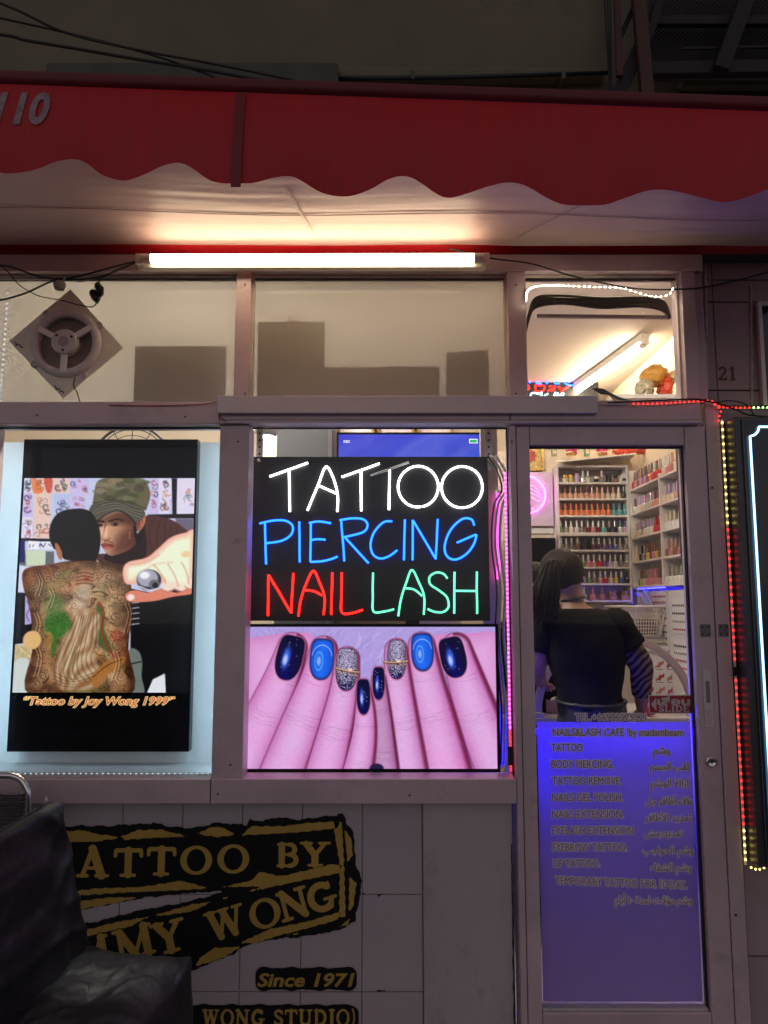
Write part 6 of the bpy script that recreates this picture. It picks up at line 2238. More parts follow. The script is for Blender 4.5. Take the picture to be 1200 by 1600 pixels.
obj('box_wall', MB().box(x0, x1, 3.66, 3.664, zd + .0005, zt2).box(x0, x1, 3.776, 3.78, zd + .0005, zt2).box(x0, x0 + .004, 3.665, 3.775, zd + .0005, zt2).box(x1 - .004, x1, 3.665, 3.775, zd + .0005, zt2), mat('box_card', (.32, .22, .15), .7, 0, .15, 12), bxo)
obj('tissue', MB().ball(((x0 + x1) / 2, 3.72, zt2 - .002), .03, 9, 6, 1, 1, .5), pmat('white'), bxo)
# black round mark board
pr_ = thing('round_mark_board', 'black board with white round Pro emblem behind the woman', 'board', at(850, 1040, 3.85))
yp = 3.95
x0, x1, z0, z1 = xat(800, 1040, yp), xat(905, 1040, yp), zat(1090, yp), zat(985, yp)
obj('board', MB().box(x0, x1, yp, yp + .02, zd + .0005, z1), mat('matt_black', (.012, .012, .013), .5), pr_)
c = at(850, 1034, yp - .002)
rad = xat(868, 1034, yp) - c.x
M_PRW = mat('print_white', (.62, .60, .58), .5, 0, .03, 10)
obj('emblem_ring', sdf_mesh(lambda U, V: np.abs(np.hypot(U - c.x, V - c.z) - rad * .86) - .0022, c.x - rad, c.x + rad, c.z - rad, c.z + rad, .006, facing(yp - .002)), M_PRW, pr_)
for k in range(44):
    a = 2 * math.pi * k / 44
    if k % 7 == 3:
        continue
    r0, r1 = rad * .95, rad * 1.07
    obj('emblem_lettering', MB().bar((c.x + r0 * math.cos(a), yp - .002, c.z + r0 * math.sin(a)), (c.x + r1 * math.cos(a), yp - .002, c.z + r1 * math.sin(a)), .004, .001, (0, 1, 0)), M_PRW, pr_) if k % 2 == 0 else None


def pro(U, V):
    d = np.full(U.shape, 1e9)
    S = [(.05, .82, .16, .95, .05), (.16, .95, .14, .18, .055), (.02, .12, .26, .20, .045), (.16, .88, .36, .96, .045), (.36, .96, .42, .86, .05), (.42, .88, .41, .52, .055), (.41, .52, .2, .44, .035), (.06, .55, .3, .6, .02),
         (.56, .22, .56, .66, .055), (.50, .62, .60, .70, .04), (.60, .64, .70, .70, .04), (.70, .70, .75, .62, .04), (.50, .2, .62, .16, .035),
         (.84, .28, .84, .60, .055), (1.04, .28, 1.04, .60, .055), (.84, .62, .95, .70, .04), (.95, .70, 1.04, .60, .035), (.84, .26, .94, .17, .04), (.94, .17, 1.04, .27, .035)]
    for s in S:
        d = np.minimum(d, sd_seg(U, V, s[:2], s[2:4], s[4]))
    return d


pw = rad * 1.15
obj('emblem_lettering', sdf_mesh(pro, -.1, 1.15, 0, 1.1, .035, lambda u, v: (c.x - pw * .56 + pw * u, yp - .0022, c.z - pw * .5 + pw * v)), M_PRW, pr_)

# ------------------------------------------------------------------ blue light behind the film
t = thing('led_strip', 'blue LED strip lighting the film on the lower door glass', 'LED strip', (.8, 2.8, fz1))
M_LEDB2 = glow('led_blue_bright', (.010, .001, 1.0), 170.0)
obj('led_beads', MB().box(GX0 + .03, GX1 - .02, 2.772, 2.780, fz1 - .050, fz1 - .040), M_LEDB2, t)
obj('led_beads', MB().box(GX0 + .008, GX0 + .016, 2.772, 2.780, fz1 - .26, fz1 - .01), M_LEDB2, t)
obj('profile', MB().box(GX0 + .018, GX1 - .01, 2.7805, 2.80, fz1 - .055, fz1 - .033), M_STEEL, t)
# right upper window: trunking, lights, sign, bags
M_TRUNK = mat('dark_trunking', (.05, .045, .04), .6, 0, .3, 10)
tk = thing('cable_trunking', 'dark cable bundle hanging across the top of the right upper window', 'cable bundle', at(930, 470, 2.85))
for k in range(6):
    dz = k * 3.0
    pts = [at(818, 520 + dz, 2.9), at(826, 490 + dz * .6, 2.9), at(838, 465 + dz, 2.9), at(880, 462 + dz + 3 * math.sin(k), 2.9), at(940, 466 + dz, 2.9), at(1000, 463 + dz + 2 * math.cos(k), 2.9), at(1035, 470 + dz, 2.9), at(1046, 492 + dz * .4, 2.9)]
    obj('cable', MB().tube(spline(pts, 5), .0058, 6), M_TRUNK, tk, smooth=True)
obj('rail', MB().bar(at(838, 494, 2.92), at(1048, 496, 2.92), .016, .012), mat('rail_beige', (.4, .33, .27), .5), tk)
M_LEDWW = glow('led_warm_white', (1.0, .86, .62), 110.0)
t = thing('led_strip', 'white LED dot strip draped along the dark cable bundle', 'LED strip', at(930, 450, 2.8))
P = spline([at(822, 470, 2.635), at(824, 456, 2.635), at(838, 448, 2.635), at(876, 447, 2.635), at(930, 449, 2.635), at(965, 450, 2.635), at(990, 456, 2.635), at(1015, 463, 2.635), at(1035, 464, 2.635), at(1048, 458, 2.635), at(1052, 446, 2.635)], 8)
obj('tape', MB().tube(P, .0025, 6), M_WHITE, t)
mb = MB()
L = 0
nxt = 0
for a, b in zip(P[:-1], P[1:]):
    d = (b - a).length
    while nxt <= L + d:
        q = a.lerp(b, (nxt - L) / d)
        mb.ball((q.x, q.y - .004, q.z), .0017, 6, 4)
        nxt += .010 if q.x < at(878, 450, 2.635).x else .0185
    L += d
obj('led_beads', mb, M_LEDWW, t, kind='stuff')
sg = thing('neon_name_sign', 'small dark sign with blue red and white neon script under the ceiling', 'neon sign', at(870, 605, 5.0))
ys = 5.0
obj('board', MB().box(xat(780, 600, ys), xat(935, 600, ys), ys, ys + .02, zat(626, ys), zat(584, ys)), M_NB, sg)
for pts, mname in (([(815, 594), (822, 597), (826, 590), (828, 598), (833, 590), (838, 592), (838, 598), (846, 599)], 'b'), ([(852, 587), (854, 599), (860, 591), (866, 592), (867, 599), (874, 599)], 'b'), ([(902, 592), (888, 592), (882, 598), (892, 602), (903, 600), (903, 592), (898, 589)], 'b'),
                   ([(812, 605), (824, 602), (826, 608), (814, 610), (822, 606)], 'r'), ([(836, 602), (850, 603), (848, 611), (838, 611), (836, 602)], 'r'), ([(858, 604), (868, 605), (856, 611), (866, 609)], 'r'), ([(872, 604), (878, 608), (890, 603), (876, 612)], 'r'),
                   ([(846, 612), (844, 622), (830, 620), (832, 614), (846, 616)], 'w'), ([(856, 615), (850, 620), (862, 622), (868, 613)], 'w'), ([(872, 614), (870, 621), (880, 614), (878, 622)], 'w')):
    obj('script', MB().tube(spline([at(*p, ys - .012) for p in pts], 5), .0055, 6), {'b': M_NBL, 'r': M_NR, 'w': glow('neon_ice', (.5, .9, 1.0), 4.)}[mname], sg, smooth=True)
zsh = zat(628, 3.9)
obj('wall_shelf', MB().box(1.15, 1.585, 3.75, 4.1, zsh - .02, zsh), M_DESK, label='white high shelf carrying the orange bags', cat='shelf')
rngb = random.Random(5)
for (px, py, rx, rz, c, lab, nm) in ((1022, 588, .075, .055, (.55, .28, .05), 'crumpled orange yellow bag on the high shelf', 'bag_orange'), (1008, 612, .045, .06, (.42, .38, .28), 'striped clear plastic bag on the high shelf', 'bag_clear'), (1040, 612, .035, .075, (.60, .07, .03), 'bright red bag hanging over the high shelf edge', 'bag_red'), (1048, 592, .03, .035, (.6, .45, .25), 'small cream bag behind the orange bag on the high shelf', 'bag_cream')):
    q = at(px, py, 3.85)
    mb = MB().ball((q.x, 3.87, max(q.z, zsh + rz * .9)), 1.0, 22, 14, rx, .07, rz)
    mb.v = [tuple(Vector(v) + Vector((1, .6, 1)) * (abs(mnoise.noise(Vector(v) * 28)) * .028 + mnoise.noise(Vector(v) * 70) * .007)) for v in mb.v]
    obj('plastic_bag', mb, mat(nm, c, .3, 0, .25, 30, .3, 40), label=lab, cat='bag', group='bags on the high shelf')
wr = thing('loose_wires', 'tuft of loose wire ends on the rail below the ceiling tube', 'wires', at(950, 625, 2.80))
for k in range(5):
    obj('wire', MB().tube(spline([at(925 + 3 * k, 607 + 2 * k, 2.80), at(944 + 3 * k, 609 + 2 * k, 2.79), at(955 + 5 * k, 620 + k, 2.78), at(965 + 8 * k, 629, 2.76)], 5), .0028, 6), M_CABLE, wr)

# centre window: what shows above and beside the neon sign
sc2 = Canvas(0, 300, 0, 60, 200, 60, (18, 52, 222))
sc2.img[..., 1] += .16 * (sc2.Y / 60)
sc2.img[..., 0] += .10 * (1 - sc2.X / 300)
for k in range(90):
    y = RNG.uniform(0, 60)
    x = RNG.uniform(0, 300)
    b = RNG.uniform(0, 1)
    sc2.line([(x - 60, y + 14), (x, y), (x + 60, y - 8)], RNG.uniform(2, 7), (50 + 110 * b, 60 + 100 * b, 200 + 40 * b), 9, .26)
sc2.poly([(0, 30), (70, 24), (140, 50), (200, 60), (0, 60)], (70, 70, 130), 20, .6)
tv2 = thing('television', 'small television with a blue cloudy sky picture behind the neon sign', 'television', at(645, 700, 3.3))
y2 = 3.3
x0, x1, z1 = xat(529, 700, y2), xat(758, 700, y2), zat(679, y2)
obj('casing', MB().box(x0 - .008, x1 + .008, y2 + .001, y2 + .04, z1 - .38, z1 + .010), M_BEZEL, tv2)
sc2.sheet('screen', x0, x1, z1 - .36, z1, y2 - .001, screen_mat('sky_screen', .9), tv2)
obj('stand', MB().box((x0 + x1) / 2 - .03, (x0 + x1) / 2 + .03, y2 + .01, y2 + .035, RZ0, z1 - .3805), M_BLACK, tv2)
M_GW = glow('screen_white', (.8, .85, 1.0), .9)
obj('screen_lettering', text_mesh('REC', xat(537, 690, y2), xat(547, 690, y2), zat(692, y2), zat(688, y2) - zat(692, y2), y2 - .003, offset=.02), M_GW, tv2)
q0, q1 = at(733, 693, y2), at(746, 686, y2)
obj('battery_mark', MB().box(q0.x, q1.x, y2 - .0036, y2 - .003, q0.z, q1.z), M_GW, tv2)
obj('battery_cell', MB().box(q0.x + .003, q1.x - .003, y2 - .0042, y2 - .0037, q0.z + .003, q1.z - .003), glow('screen_green', (.02, .3, .1), .8), tv2)
for i, (a, b, lab) in enumerate(((527, 585, 'left of three gold framed prints above the sky television'), (589, 647, 'middle of three gold framed prints above the sky television'), (651, 708, 'right of three gold framed prints above the sky television'))):
    y3 = 3.6
    x0, x1, z0, z1 = xat(a, 680, y3), xat(b, 680, y3), zat(690, y3), zat(640, y3)
    t = thing('framed_print', lab, 'picture', ((x0 + x1) / 2, y3, z0), 'gold framed prints above the sky television')
    obj('frame', MB().box(x0, x0 + .012, y3 - .012, y3, z0, z1).box(x1 - .012, x1, y3 - .012, y3, z0, z1).box(x0 + .0125, x1 - .0125, y3 - .012, y3, z0, z0 + .012).box(x0 + .0125, x1 - .0125, y3 - .012, y3, z1 - .012, z1), M_GOLD, t)
    obj('paper', MB().box(x0 + .0125, x1 - .0125, y3 - .004, y3, z0 + .0125, z1 - .0125), mat('print_paper', (.62, .50, .52), .6, 0, .25, 14), t)
obj('partition_middle', MB().box(-.60, .36, 3.61, 3.66, RZ0, 2.6), M_ROOM, kind='structure')
gp = thing('grey_cabinet', 'dark grey cabinet side behind the neon sign', 'cabinet', at(460, 700, 3.2))
x0, x1 = xat(432, 700, 3.25), xat(520, 700, 3.25)
obj('carcass', MB().box(x0, x1, 3.25, 3.60, RZ0, 2.42), mat('cabinet_grey', (.12, .12, .13), .45, 0, .1, 5), gp, bevel=.004)
obj('door_edge', MB().box(x1 - .02, x1 - .004, 3.243, 3.249, RZ0, 2.42), mat('cabinet_grey2', (.18, .18, .19), .4), gp)
ll = thing('spot_lamp', 'bright white reflector lamp behind the left steel strap', 'lamp', at(415, 681, 3.0))
q = at(416, 682, 3.0)
obj('reflector', MB().lathe([(.035, 0), (.05, .02), (.05, .03), (.02, .05)], (q.x, 3.0, q.z), 'z', 16), M_WHITE, ll, smooth=True)
obj('bulb', MB().lathe([(.03, -.004), (.033, -.0005)], (q.x, 3.0, q.z), 'z', 16), glow('lamp_cool', (.85, .95, 1.), 9.), ll)
obj('arm', MB().tube([(q.x, 3.0, q.z + .05), (q.x - .02, 3.05, q.z + .15), (q.x - .02, 3.10, RZ1)], .006, 8), M_BLACK, ll)
# right gap: cables and pink LED strip
M_PCABLE = mat('cable_white', (.60, .58, .60), .4, 0, .05, 20)
for i, (x_, col, lab) in enumerate(((770, M_CABLE, 'black cable hanging right of the neon sign'), (776, M_PCABLE, 'left white cable hanging right of the neon sign'), (783, M_PCABLE, 'right white cable hanging right of the neon sign'))):
    P = [at(x_ - 8, 712, 2.80), at(x_ + 6, 735, 2.79), at(x_ + 14, 765, 2.79), at(x_ + 2, 790, 2.80), at(x_ - 2, 850, 2.80), at(x_ + 6, 920, 2.80), at(x_ + 4, 990, 2.80), at(x_ + 10, 1060, 2.80), at(x_ + 14, 1120, 2.80), at(x_ + 12, 1195, 2.80)]
    cable(lab, P, .0035 + .0008 * i, m=col, group='cables hanging beside the neon sign')
t = thing('led_strip', 'pink LED strip standing between the wide television and the door post', 'LED strip', at(792, 950, 2.75))
M_LEDP = glow('led_pink', (1.0, .10, .62), 6.0)
M_LEDR = glow('led_red', (1.0, .022, .016), 4.0)
a_, b_ = at(789, 740, 2.745), at(798, 1203, 2.745)
obj('tape', MB().bar(a_, b_, .008, .0015, (0, 1, 0)), M_WHITE, t)
mbp, mbr = MB(), MB()
for k in range(66):
    q = a_.lerp(b_, k / 65)
    (mbr if k > 56 else mbp).box(q.x - .0025, q.x + .0025, q.y - .004, q.y - .0012, q.z - .004, q.z + .004)
obj('led_beads', mbp, M_LEDP, t, kind='stuff')
obj('led_beads', mbr, M_LEDR, t, kind='stuff')
obj('side_wall_board', MB().box(.375, .44, 2.93, 2.96, .95, 2.45), M_ROOM, label='beige board seen between the neon sign and the door post', cat='board')
t = thing('pink_tube', 'glowing pink tube standing beyond the cables by the neon sign', 'tube light', at(778, 850, 2.92))
obj('tube', MB().tube([at(778, 770, 2.915), at(779, 905, 2.915)], .007, 10), glow('pink_tube_glow', (1.0, .10, .75), 2.2), t)
obj('holder', MB().tube([at(778, 766, 2.915), at(778, 770.5, 2.915)], .009, 10), M_WHITE, t)
# ================================================================== PEOPLE
M_SKIN = mat('skin', (.42, .235, .16), .5, 0, .06, 20)
M_HAIR = mat('dark_hair', (.011, .006, .005), .5, 0, .3, 60, .3, 180, stretch=(1, 1, .15), spec=.15)
M_TEE = mat('black_cotton', (.007, .007, .008), .85, 0, .2, 12, .25, 60, spec=.15)
M_APRON = mat('black_apron', (.018, .017, .018), .45, 0, .2, 8, .35, 22)
M_JEAN = mat('dark_trousers', (.02, .02, .025), .8)


def skinned(name, V, E, Rd, m, parent, levels=2, root=0):
    me = bpy.data.meshes.new(name)
    me.from_pydata([tuple(v) for v in V], E, [])
    me.materials.append(m)
    o = obj(name, me, None, parent)
    sk = o.modifiers.new('skin', 'SKIN')
    for i, r in enumerate(Rd):
        sv = me.skin_vertices[0].data[i]
        sv.radius = (r, r) if not isinstance(r, tuple) else r
        sv.use_root = (i == root)
    sk.branch_smoothing = .6
    sk.use_smooth_shade = True
    s = o.modifiers.new('sub', 'SUBSURF')
    s.levels = levels
    s.render_levels = levels
    return o


def loft(rings, seg=20):
    """rings: (center, rx, ry) horizontal ellipses, or (center, rx, ry, tilt matrix)"""
    mb = MB()
    for rg_ in rings:
        c, rx, ry = rg_[:3]
        for k in range(seg):
            a = 2 * math.pi * k / seg
            p = Vector((rx * math.cos(a), ry * math.sin(a), 0))
            if len(rg_) > 3:
                p = rg_[3] @ p
            mb.v.append(tuple(Vector(c) + p))
    for i in range(len(rings) - 1):
        for k in range(seg):
            l = (k + 1) % seg
            mb.f.append((i * seg + k, i * seg + l, (i + 1) * seg + l, (i + 1) * seg + k))
    mb.f.append(tuple(range(seg - 1, -1, -1)))
    n = len(rings) - 1
    mb.f.append(tuple(n * seg + k for k in range(seg)))
    return mb


def wrinkle(mb, amp, f, seed=0.):
    mb.v = [tuple(Vector(v) + Vector((1, 1, .3)) * (mnoise.noise(Vector(v) * f + Vector((seed, 0, 0))) * amp + mnoise.noise(Vector(v) * f * 2.7 + Vector((seed, 3, 0))) * amp * .4)) for v in mb.v]
    return mb


def hand(V, E, Rd, wrist, d, side, palm_n):
    """adds palm, four fingers and a thumb to a skin graph"""
    d = Vector(d).normalized()
    side = Vector(side).normalized()
    w = V[wrist]
    pi = len(V)
    V.append(Vector(w) + d * .05)
    Rd.append((.022, .013))
    E.append((wrist, pi))
    for k, L in enumerate((.068, .078, .072, .055)):
        b = Vector(w) + d * .088 + side * (.027 - .018 * k)
        i0 = len(V)
        V.append(b)
        Rd.append(.0095)
        V.append(b + d * L * .55 + Vector(palm_n) * .008)
        Rd.append(.0085)
        V.append(b + d * L * .9 + Vector(palm_n) * .026)
        Rd.append(.007)
        E += [(pi, i0), (i0, i0 + 1), (i0 + 1, i0 + 2)]
    i0 = len(V)
    V.append(Vector(w) + d * .045 + side * .038 + Vector(palm_n) * .008)
    Rd.append(.0105)
    V.append(Vector(w) + d * .085 + side * .050 + Vector(palm_n) * .02)
    Rd.append(.0085)
    E += [(pi, i0), (i0, i0 + 1)]


Yw = 3.28
FL = RZ0
wm_ = thing('person', 'woman with dark ponytail in black tee and apron seen from behind', 'person', (.85, Yw, FL))
V = [Vector(p) for p in ((.855, Yw, 1.00), (.850, Yw - .01, 1.14), (.845, Yw - .005, 1.32), (.835, Yw + .005, 1.46), (.818, Yw + .02, 1.545), (.795, Yw + .035, 1.60), (.775, Yw + .05, 1.655), (.765, Yw + .055, 1.70),
                         (.975, Yw, 1.465), (1.075, Yw - .01, 1.295), (1.095, Yw + .06, 1.13),
                         (.695, Yw, 1.455), (.645, Yw + .04, 1.29), (.70, Yw + .22, 1.20),
                         (.94, Yw, .95), (.955, Yw - .005, .56), (.955, Yw - .02, .20), (.77, Yw, .95), (.755, Yw - .005, .56), (.75, Yw - .02, .20),
                         (.965, Yw + .10, .145), (.745, Yw + .10, .145))]
E = [(0, 1), (1, 2), (2, 3), (3, 4), (4, 5), (5, 6), (6, 7), (3, 8), (8, 9), (9, 10), (3, 11), (11, 12), (12, 13), (0, 14), (14, 15), (15, 16), (0, 17), (17, 18), (18, 19), (16, 20), (19, 21)]
Rd = [.115, .095, .115, .11, .054, .052, .086, .080, .056, .045, .030, .058, .045, .030, .095, .062, .042, .095, .062, .042, .035, .035]
hand(V, E, Rd, 10, (-.02, .12, -1), (0, 1, .1), (-1, 0, 0))
hand(V, E, Rd, 13, (.35, 1, -.2), (1, -.3, 0), (0, 0, -1))
body = skinned('body', V, E, Rd, M_SKIN, wm_)
# face on the far side of the head: nose, eyes, mouth, ears
hd = Vector((.768, Yw + .05, 1.668))
fd = Vector((-.45, .85, -.25)).normalized()
sd_ = Vector((.88, .47, 0)).normalized()
upv = sd_.cross(fd).normalized()


def face(hd, fd, sd_, upv, parent, r=.088, lip=(.35, .10, .09)):
    obj('nose', MB().ball(hd + fd * (r + .004) - upv * .012, .013, 8, 6, .9, .9, 1.5), M_SKIN, parent, smooth=True)
    for s in (-1, 1):
        e = hd + fd * (r * .90) + sd_ * .030 * s + upv * .008
        obj('eye', MB().ball(e, .011, 8, 6, 1.2, 1.0, .7), pmat('white'), parent, smooth=True)
        obj('pupil', MB().ball(e + fd * .009, .0045, 8, 6), M_BLACK, parent, smooth=True)
        obj('eyebrow', MB().tube([e + upv * .020 - sd_ * .017 + fd * .004, e + upv * .025 + fd * .007, e + upv * .020 + sd_ * .017 + fd * .002], .003, 6), M_HAIR, parent)
        obj('ear', MB().ball(hd + sd_ * (r * .98) * s - upv * .01 - fd * .01, .017, 8, 6, .5, .9, 1.6), M_SKIN, parent, smooth=True)
    m0 = hd + fd * (r * .93) - upv * .048
    obj('mouth', MB().tube([m0 - sd_ * .022, m0 + fd * .006, m0 + sd_ * .022], .006, 6), mat('lips', lip, .4), parent, smooth=True)


face(hd, fd, sd_, upv, wm_)
obj('hoop_earring', MB().tube([hd + sd_ * .09 - upv * (.055 + .010 * math.cos(a)) + fd * .010 * math.sin(a) for a in np.linspace(0, 6, 12)], .0015, 6, True), M_CHROME, wm_)
# hair: cap and ponytail built of strands
mb = MB().ball(hd + Vector((-.004, -.010, .016)), .104, 22, 14, .93, 1.05, 1.0)
ctr = hd
nv = []
for v in mb.v:
    v = Vector(v)
    d = (v - ctr)
    f_ = d.normalized().dot(fd)
    if f_ > .45:
        v = ctr + d * .82
    if d.z < -.045:
        v = ctr + Vector((d.x * .82, d.y * .82, d.z * .8))
    nv.append(tuple(v + Vector((1, 1, 1)) * mnoise.noise(v * 40) * .003))
mb.v = nv
hair = obj('hair', mb, M_HAIR, wm_, smooth=True)
mb = MB()
rh = random.Random(11)
tie = Vector((.735, Yw - .065, 1.705))
for k in range(150):
    a, rr_ = rh.uniform(0, 6.28), rh.uniform(0, 1) ** .5
    o1 = Vector((math.cos(a) * .020 * rr_, math.sin(a) * .018 * rr_, rh.uniform(-.01, .01)))
    sp_ = Vector((math.cos(a) * .062 * rr_, math.sin(a) * .045 * rr_, 0))
    P = [tie + o1 * .5, tie + o1 * 1.6 + Vector((-.035, -.035, .004)), tie + Vector((-.060, -.045, -.055)) + sp_ * .75, tie + Vector((-.072, -.035, -.13)) + sp_, tie + Vector((-.085 + rh.uniform(-.02, .02), -.02, -.195 + rh.uniform(-.05, .03))) + sp_ * .8]
    mb.tube(spline(P, 4), [.0045] * 14 + [.004, .003, .001], 5)
obj('ponytail', mb, M_HAIR, wm_, smooth=True, kind='stuff')
mb = MB()
for k in range(90):      # strands combed from the nape up to the tie
    a = rh.uniform(0, 6.28)
    st_ = hd + Vector((math.cos(a) * .088, math.sin(a) * .095, rh.uniform(-.03, .06)))
    if (st_ - hd).normalized().dot(fd) > .35:
        continue
    mid = (st_ + tie) / 2
    mid = hd + (mid - hd).normalized() * .112
    mb.tube(spline([hd + (st_ - hd).normalized() * .100, mid, tie], 4), .0028, 5)
obj('hair_strands', mb, M_HAIR, hair, smooth=True, kind='stuff')
obj('hair_tie', MB().lathe([(.022, -.008), (.026, 0), (.022, .008)], tuple(tie + Vector((-.012, -.012, .002))), 'z', 14), M_BLACK, wm_, smooth=True)
# t-shirt
rings = [((.868, Yw, .99), .158, .115), ((.864, Yw - .004, 1.08), .136, .108), ((.858, Yw - .008, 1.18), .132, .106), ((.850, Yw - .006, 1.30), .160, .118), ((.842, Yw - .002, 1.40), .184, .122), ((.838, Yw + .002, 1.465), .186, .110), ((.834, Yw + .006, 1.500), .160, .090), ((.826, Yw + .012, 1.522), .112, .074), ((.822, Yw + .016, 1.530), .088, .068), ((.821, Yw + .016, 1.526), .080, .062)]
fine = []
for a, b in zip(rings[:-1], rings[1:]):
    for k in range(4):
        t = k / 4
        fine.append((Vector(a[0]).lerp(Vector(b[0]), t), a[1] + (b[1] - a[1]) * t, a[2] + (b[2] - a[2]) * t))
fine.append((Vector(rings[-1][0]), rings[-1][1], rings[-1][2]))
tee = obj('tee_shirt', wrinkle(loft(fine, 36), .007, 11), M_TEE, wm_, smooth=True)
for sh, el, s in (((.965, Yw, 1.472), (1.062, Yw - .008, 1.325), 1), ((.70, Yw, 1.462), (.648, Yw + .03, 1.32), -1)):
    sh, el = Vector(sh), Vector(el)
    d = (el - sh).normalized()
    zax = d
    xax = zax.cross(Vector((0, 1, 0))).normalized()
    yax = zax.cross(xax)
    M3 = Matrix((xax, yax, zax)).transposed()
    rr_ = []
    for t, r_ in ((-.30, .03), (-.18, .062), (0, .078), (.15, .078), (.3, .074), (.45, .070), (.58, .070), (.70, .071), (.74, .070), (.73, .064)):
        rr_.append((sh + (el - sh) * t, r_, r_ * 1.05, M3))
    obj('sleeve', wrinkle(loft(rr_, 22), .004, 18, 5), M_TEE, tee, smooth=True)
# striped sheer sleeve on the right forearm
msl = bpy.data.materials.new('striped_sheer')
msl.use_nodes = True
nt = msl.node_tree
p = nt.nodes['Principled BSDF']
tc = nt.nodes.new('ShaderNodeTexCoord')
mp_ = nt.nodes.new('ShaderNodeMapping')
mp_.inputs['Rotation'].default_value = (0, R(-48), 0)
wv_ = nt.nodes.new('ShaderNodeTexWave')
wv_.inputs['Scale'].default_value = 11
wv_.inputs['Distortion'].default_value = 8
wv_.inputs['Detail'].default_value = 1.2
wv_.inputs['Detail Scale'].default_value = .9
rp = nt.nodes.new('ShaderNodeValToRGB')
rp.color_ramp.elements[0].position = .46
rp.color_ramp.elements[1].position = .56
rp.color_ramp.elements[0].color = (.012, .011, .012, 1)
rp.color_ramp.elements[1].color = (.24, .15, .12, 1)
nt.links.new(tc.outputs['Object'], mp_.inputs['Vector'])
nt.links.new(mp_.outputs[0], wv_.inputs['Vector'])
nt.links.new(wv_.outputs['Fac'], rp.inputs[0])
nt.links.new(rp.outputs[0], p.inputs['Base Color'])
p.inputs['Roughness'].default_value = .7
sh, el, wr_ = Vector((.985, Yw, 1.44)), Vector((1.075, Yw - .01, 1.295)), Vector((1.092, Yw + .045, 1.17))
path = spline([sh, sh.lerp(el, .5), el, el.lerp(wr_, .5), wr_], 5)
obj('striped_sleeve', MB().tube(path, [.060 - .020 * k / (len(path) - 1) for k in range(len(path))], 18), msl, wm_, smooth=True)
# apron with waist string, neck strap, trousers, shoes
rings = [((.885, Yw, .62), .195, .140), ((.882, Yw, .80), .185, .135), ((.876, Yw, .95), .170, .130), ((.868, Yw - .003, 1.06), .146, .118), ((.864, Yw - .005, 1.135), .138, .112), ((.864, Yw - .006, 1.15), .136, .110)]
fine = []
for a, b in zip(rings[:-1], rings[1:]):
    for k in range(6):
        t = k / 6
        fine.append((Vector(a[0]).lerp(Vector(b[0]), t), a[1] + (b[1] - a[1]) * t, a[2] + (b[2] - a[2]) * t))
mbA = loft(fine, 48)
mbA.v = [tuple(Vector(v) + (Vector(v) - Vector((.855, Yw, v[2]))).normalized() * (.010 * math.sin(14 * math.atan2(v[1] - Yw, v[0] - .855) + v[2] * 9) * max(0, 1.12 - v[2]) * 1.6 + mnoise.noise(Vector(v) * 14) * .006)) for v in mbA.v]
ap = obj('apron', mbA, M_APRON, wm_, smooth=True)
obj('apron_string', MB().tube([(.864 + .141 * math.cos(a), Yw - .005 + .114 * math.sin(a), 1.148 + .012 * math.sin(a)) for a in np.linspace(0, 6.28, 30)[:-1]], .008, 8, True), M_APRON, ap, smooth=True)
obj('neck_strap', MB().tube([(.808 + .047 * math.cos(a), Yw + .026 + .050 * math.sin(a), 1.570 + .008 * math.cos(a)) for a in np.linspace(0, 6.28, 24)[:-1]], .007, 8, True), M_BLACK, wm_, smooth=True)
for k, pts in enumerate(([(-.05, .012), (-.03, .020), (-.01, .012), (.01, .016)], [(-.005, .020), (.02, .028), (.04, .016), (.055, .020)])):
    obj('neck_tattoo', MB().tube(spline([(.818 + a, Yw - .056, 1.548 + b) for a, b in pts], 5), .0022, 6), mat('tattoo_ink', (.05, .035, .04), .6), wm_)
for x in (.955, .755):
    obj('trouser_leg', MB().tube([(x, Yw, 1.0), (x, Yw - .005, .56), (x, Yw - .02, .22)], [.105, .085, .065], 16), M_JEAN, wm_, smooth=True)
    obj('shoe', MB().ball((x, Yw + .05, FL + .04), .05, 12, 8, .85, 2.3, .8), M_BLACK, wm_, smooth=True)

# second person beyond her
Y2 = 3.80
p2 = thing('person', 'dark haired person facing the street half hidden beyond the woman in black', 'person', (.74, Y2, FL))
V = [Vector(p) for p in ((.72, Y2, .98), (.72, Y2, 1.12), (.72, Y2, 1.30), (.722, Y2, 1.43), (.728, Y2 - .015, 1.51), (.733, Y2 - .03, 1.56), (.737, Y2 - .04, 1.62), (.738, Y2 - .04, 1.665),
                         (.86, Y2, 1.42), (.90, Y2 - .02, 1.17), (.86, Y2 - .16, 1.06), (.58, Y2, 1.42), (.54, Y2 - .02, 1.17), (.57, Y2 - .16, 1.06), (.80, Y2, .93), (.81, Y2, .55), (.81, Y2, .19), (.64, Y2, .93), (.63, Y2, .55), (.63, Y2, .19), (.81, Y2 - .1, .145), (.63, Y2 - .1, .145))]
E = [(0, 1), (1, 2), (2, 3), (3, 4), (4, 5), (5, 6), (6, 7), (3, 8), (8, 9), (9, 10), (3, 11), (11, 12), (12, 13), (0, 14), (14, 15), (15, 16), (0, 17), (17, 18), (18, 19), (16, 20), (19, 21)]
Rd = [.13, .115, .125, .115, .055, .052, .085, .080, .055, .042, .028, .055, .042, .028, .09, .06, .042, .09, .06, .042, .035, .035]
hand(V, E, Rd, 10, (-.2, -1, -.2), (-1, 0, 0), (0, 0, -1))
hand(V, E, Rd, 13, (.2, -1, -.2), (1, 0, 0), (0, 0, -1))
skinned('body', V, E, Rd, M_SKIN, p2)
h2 = Vector((.738, Y2 - .038, 1.632))
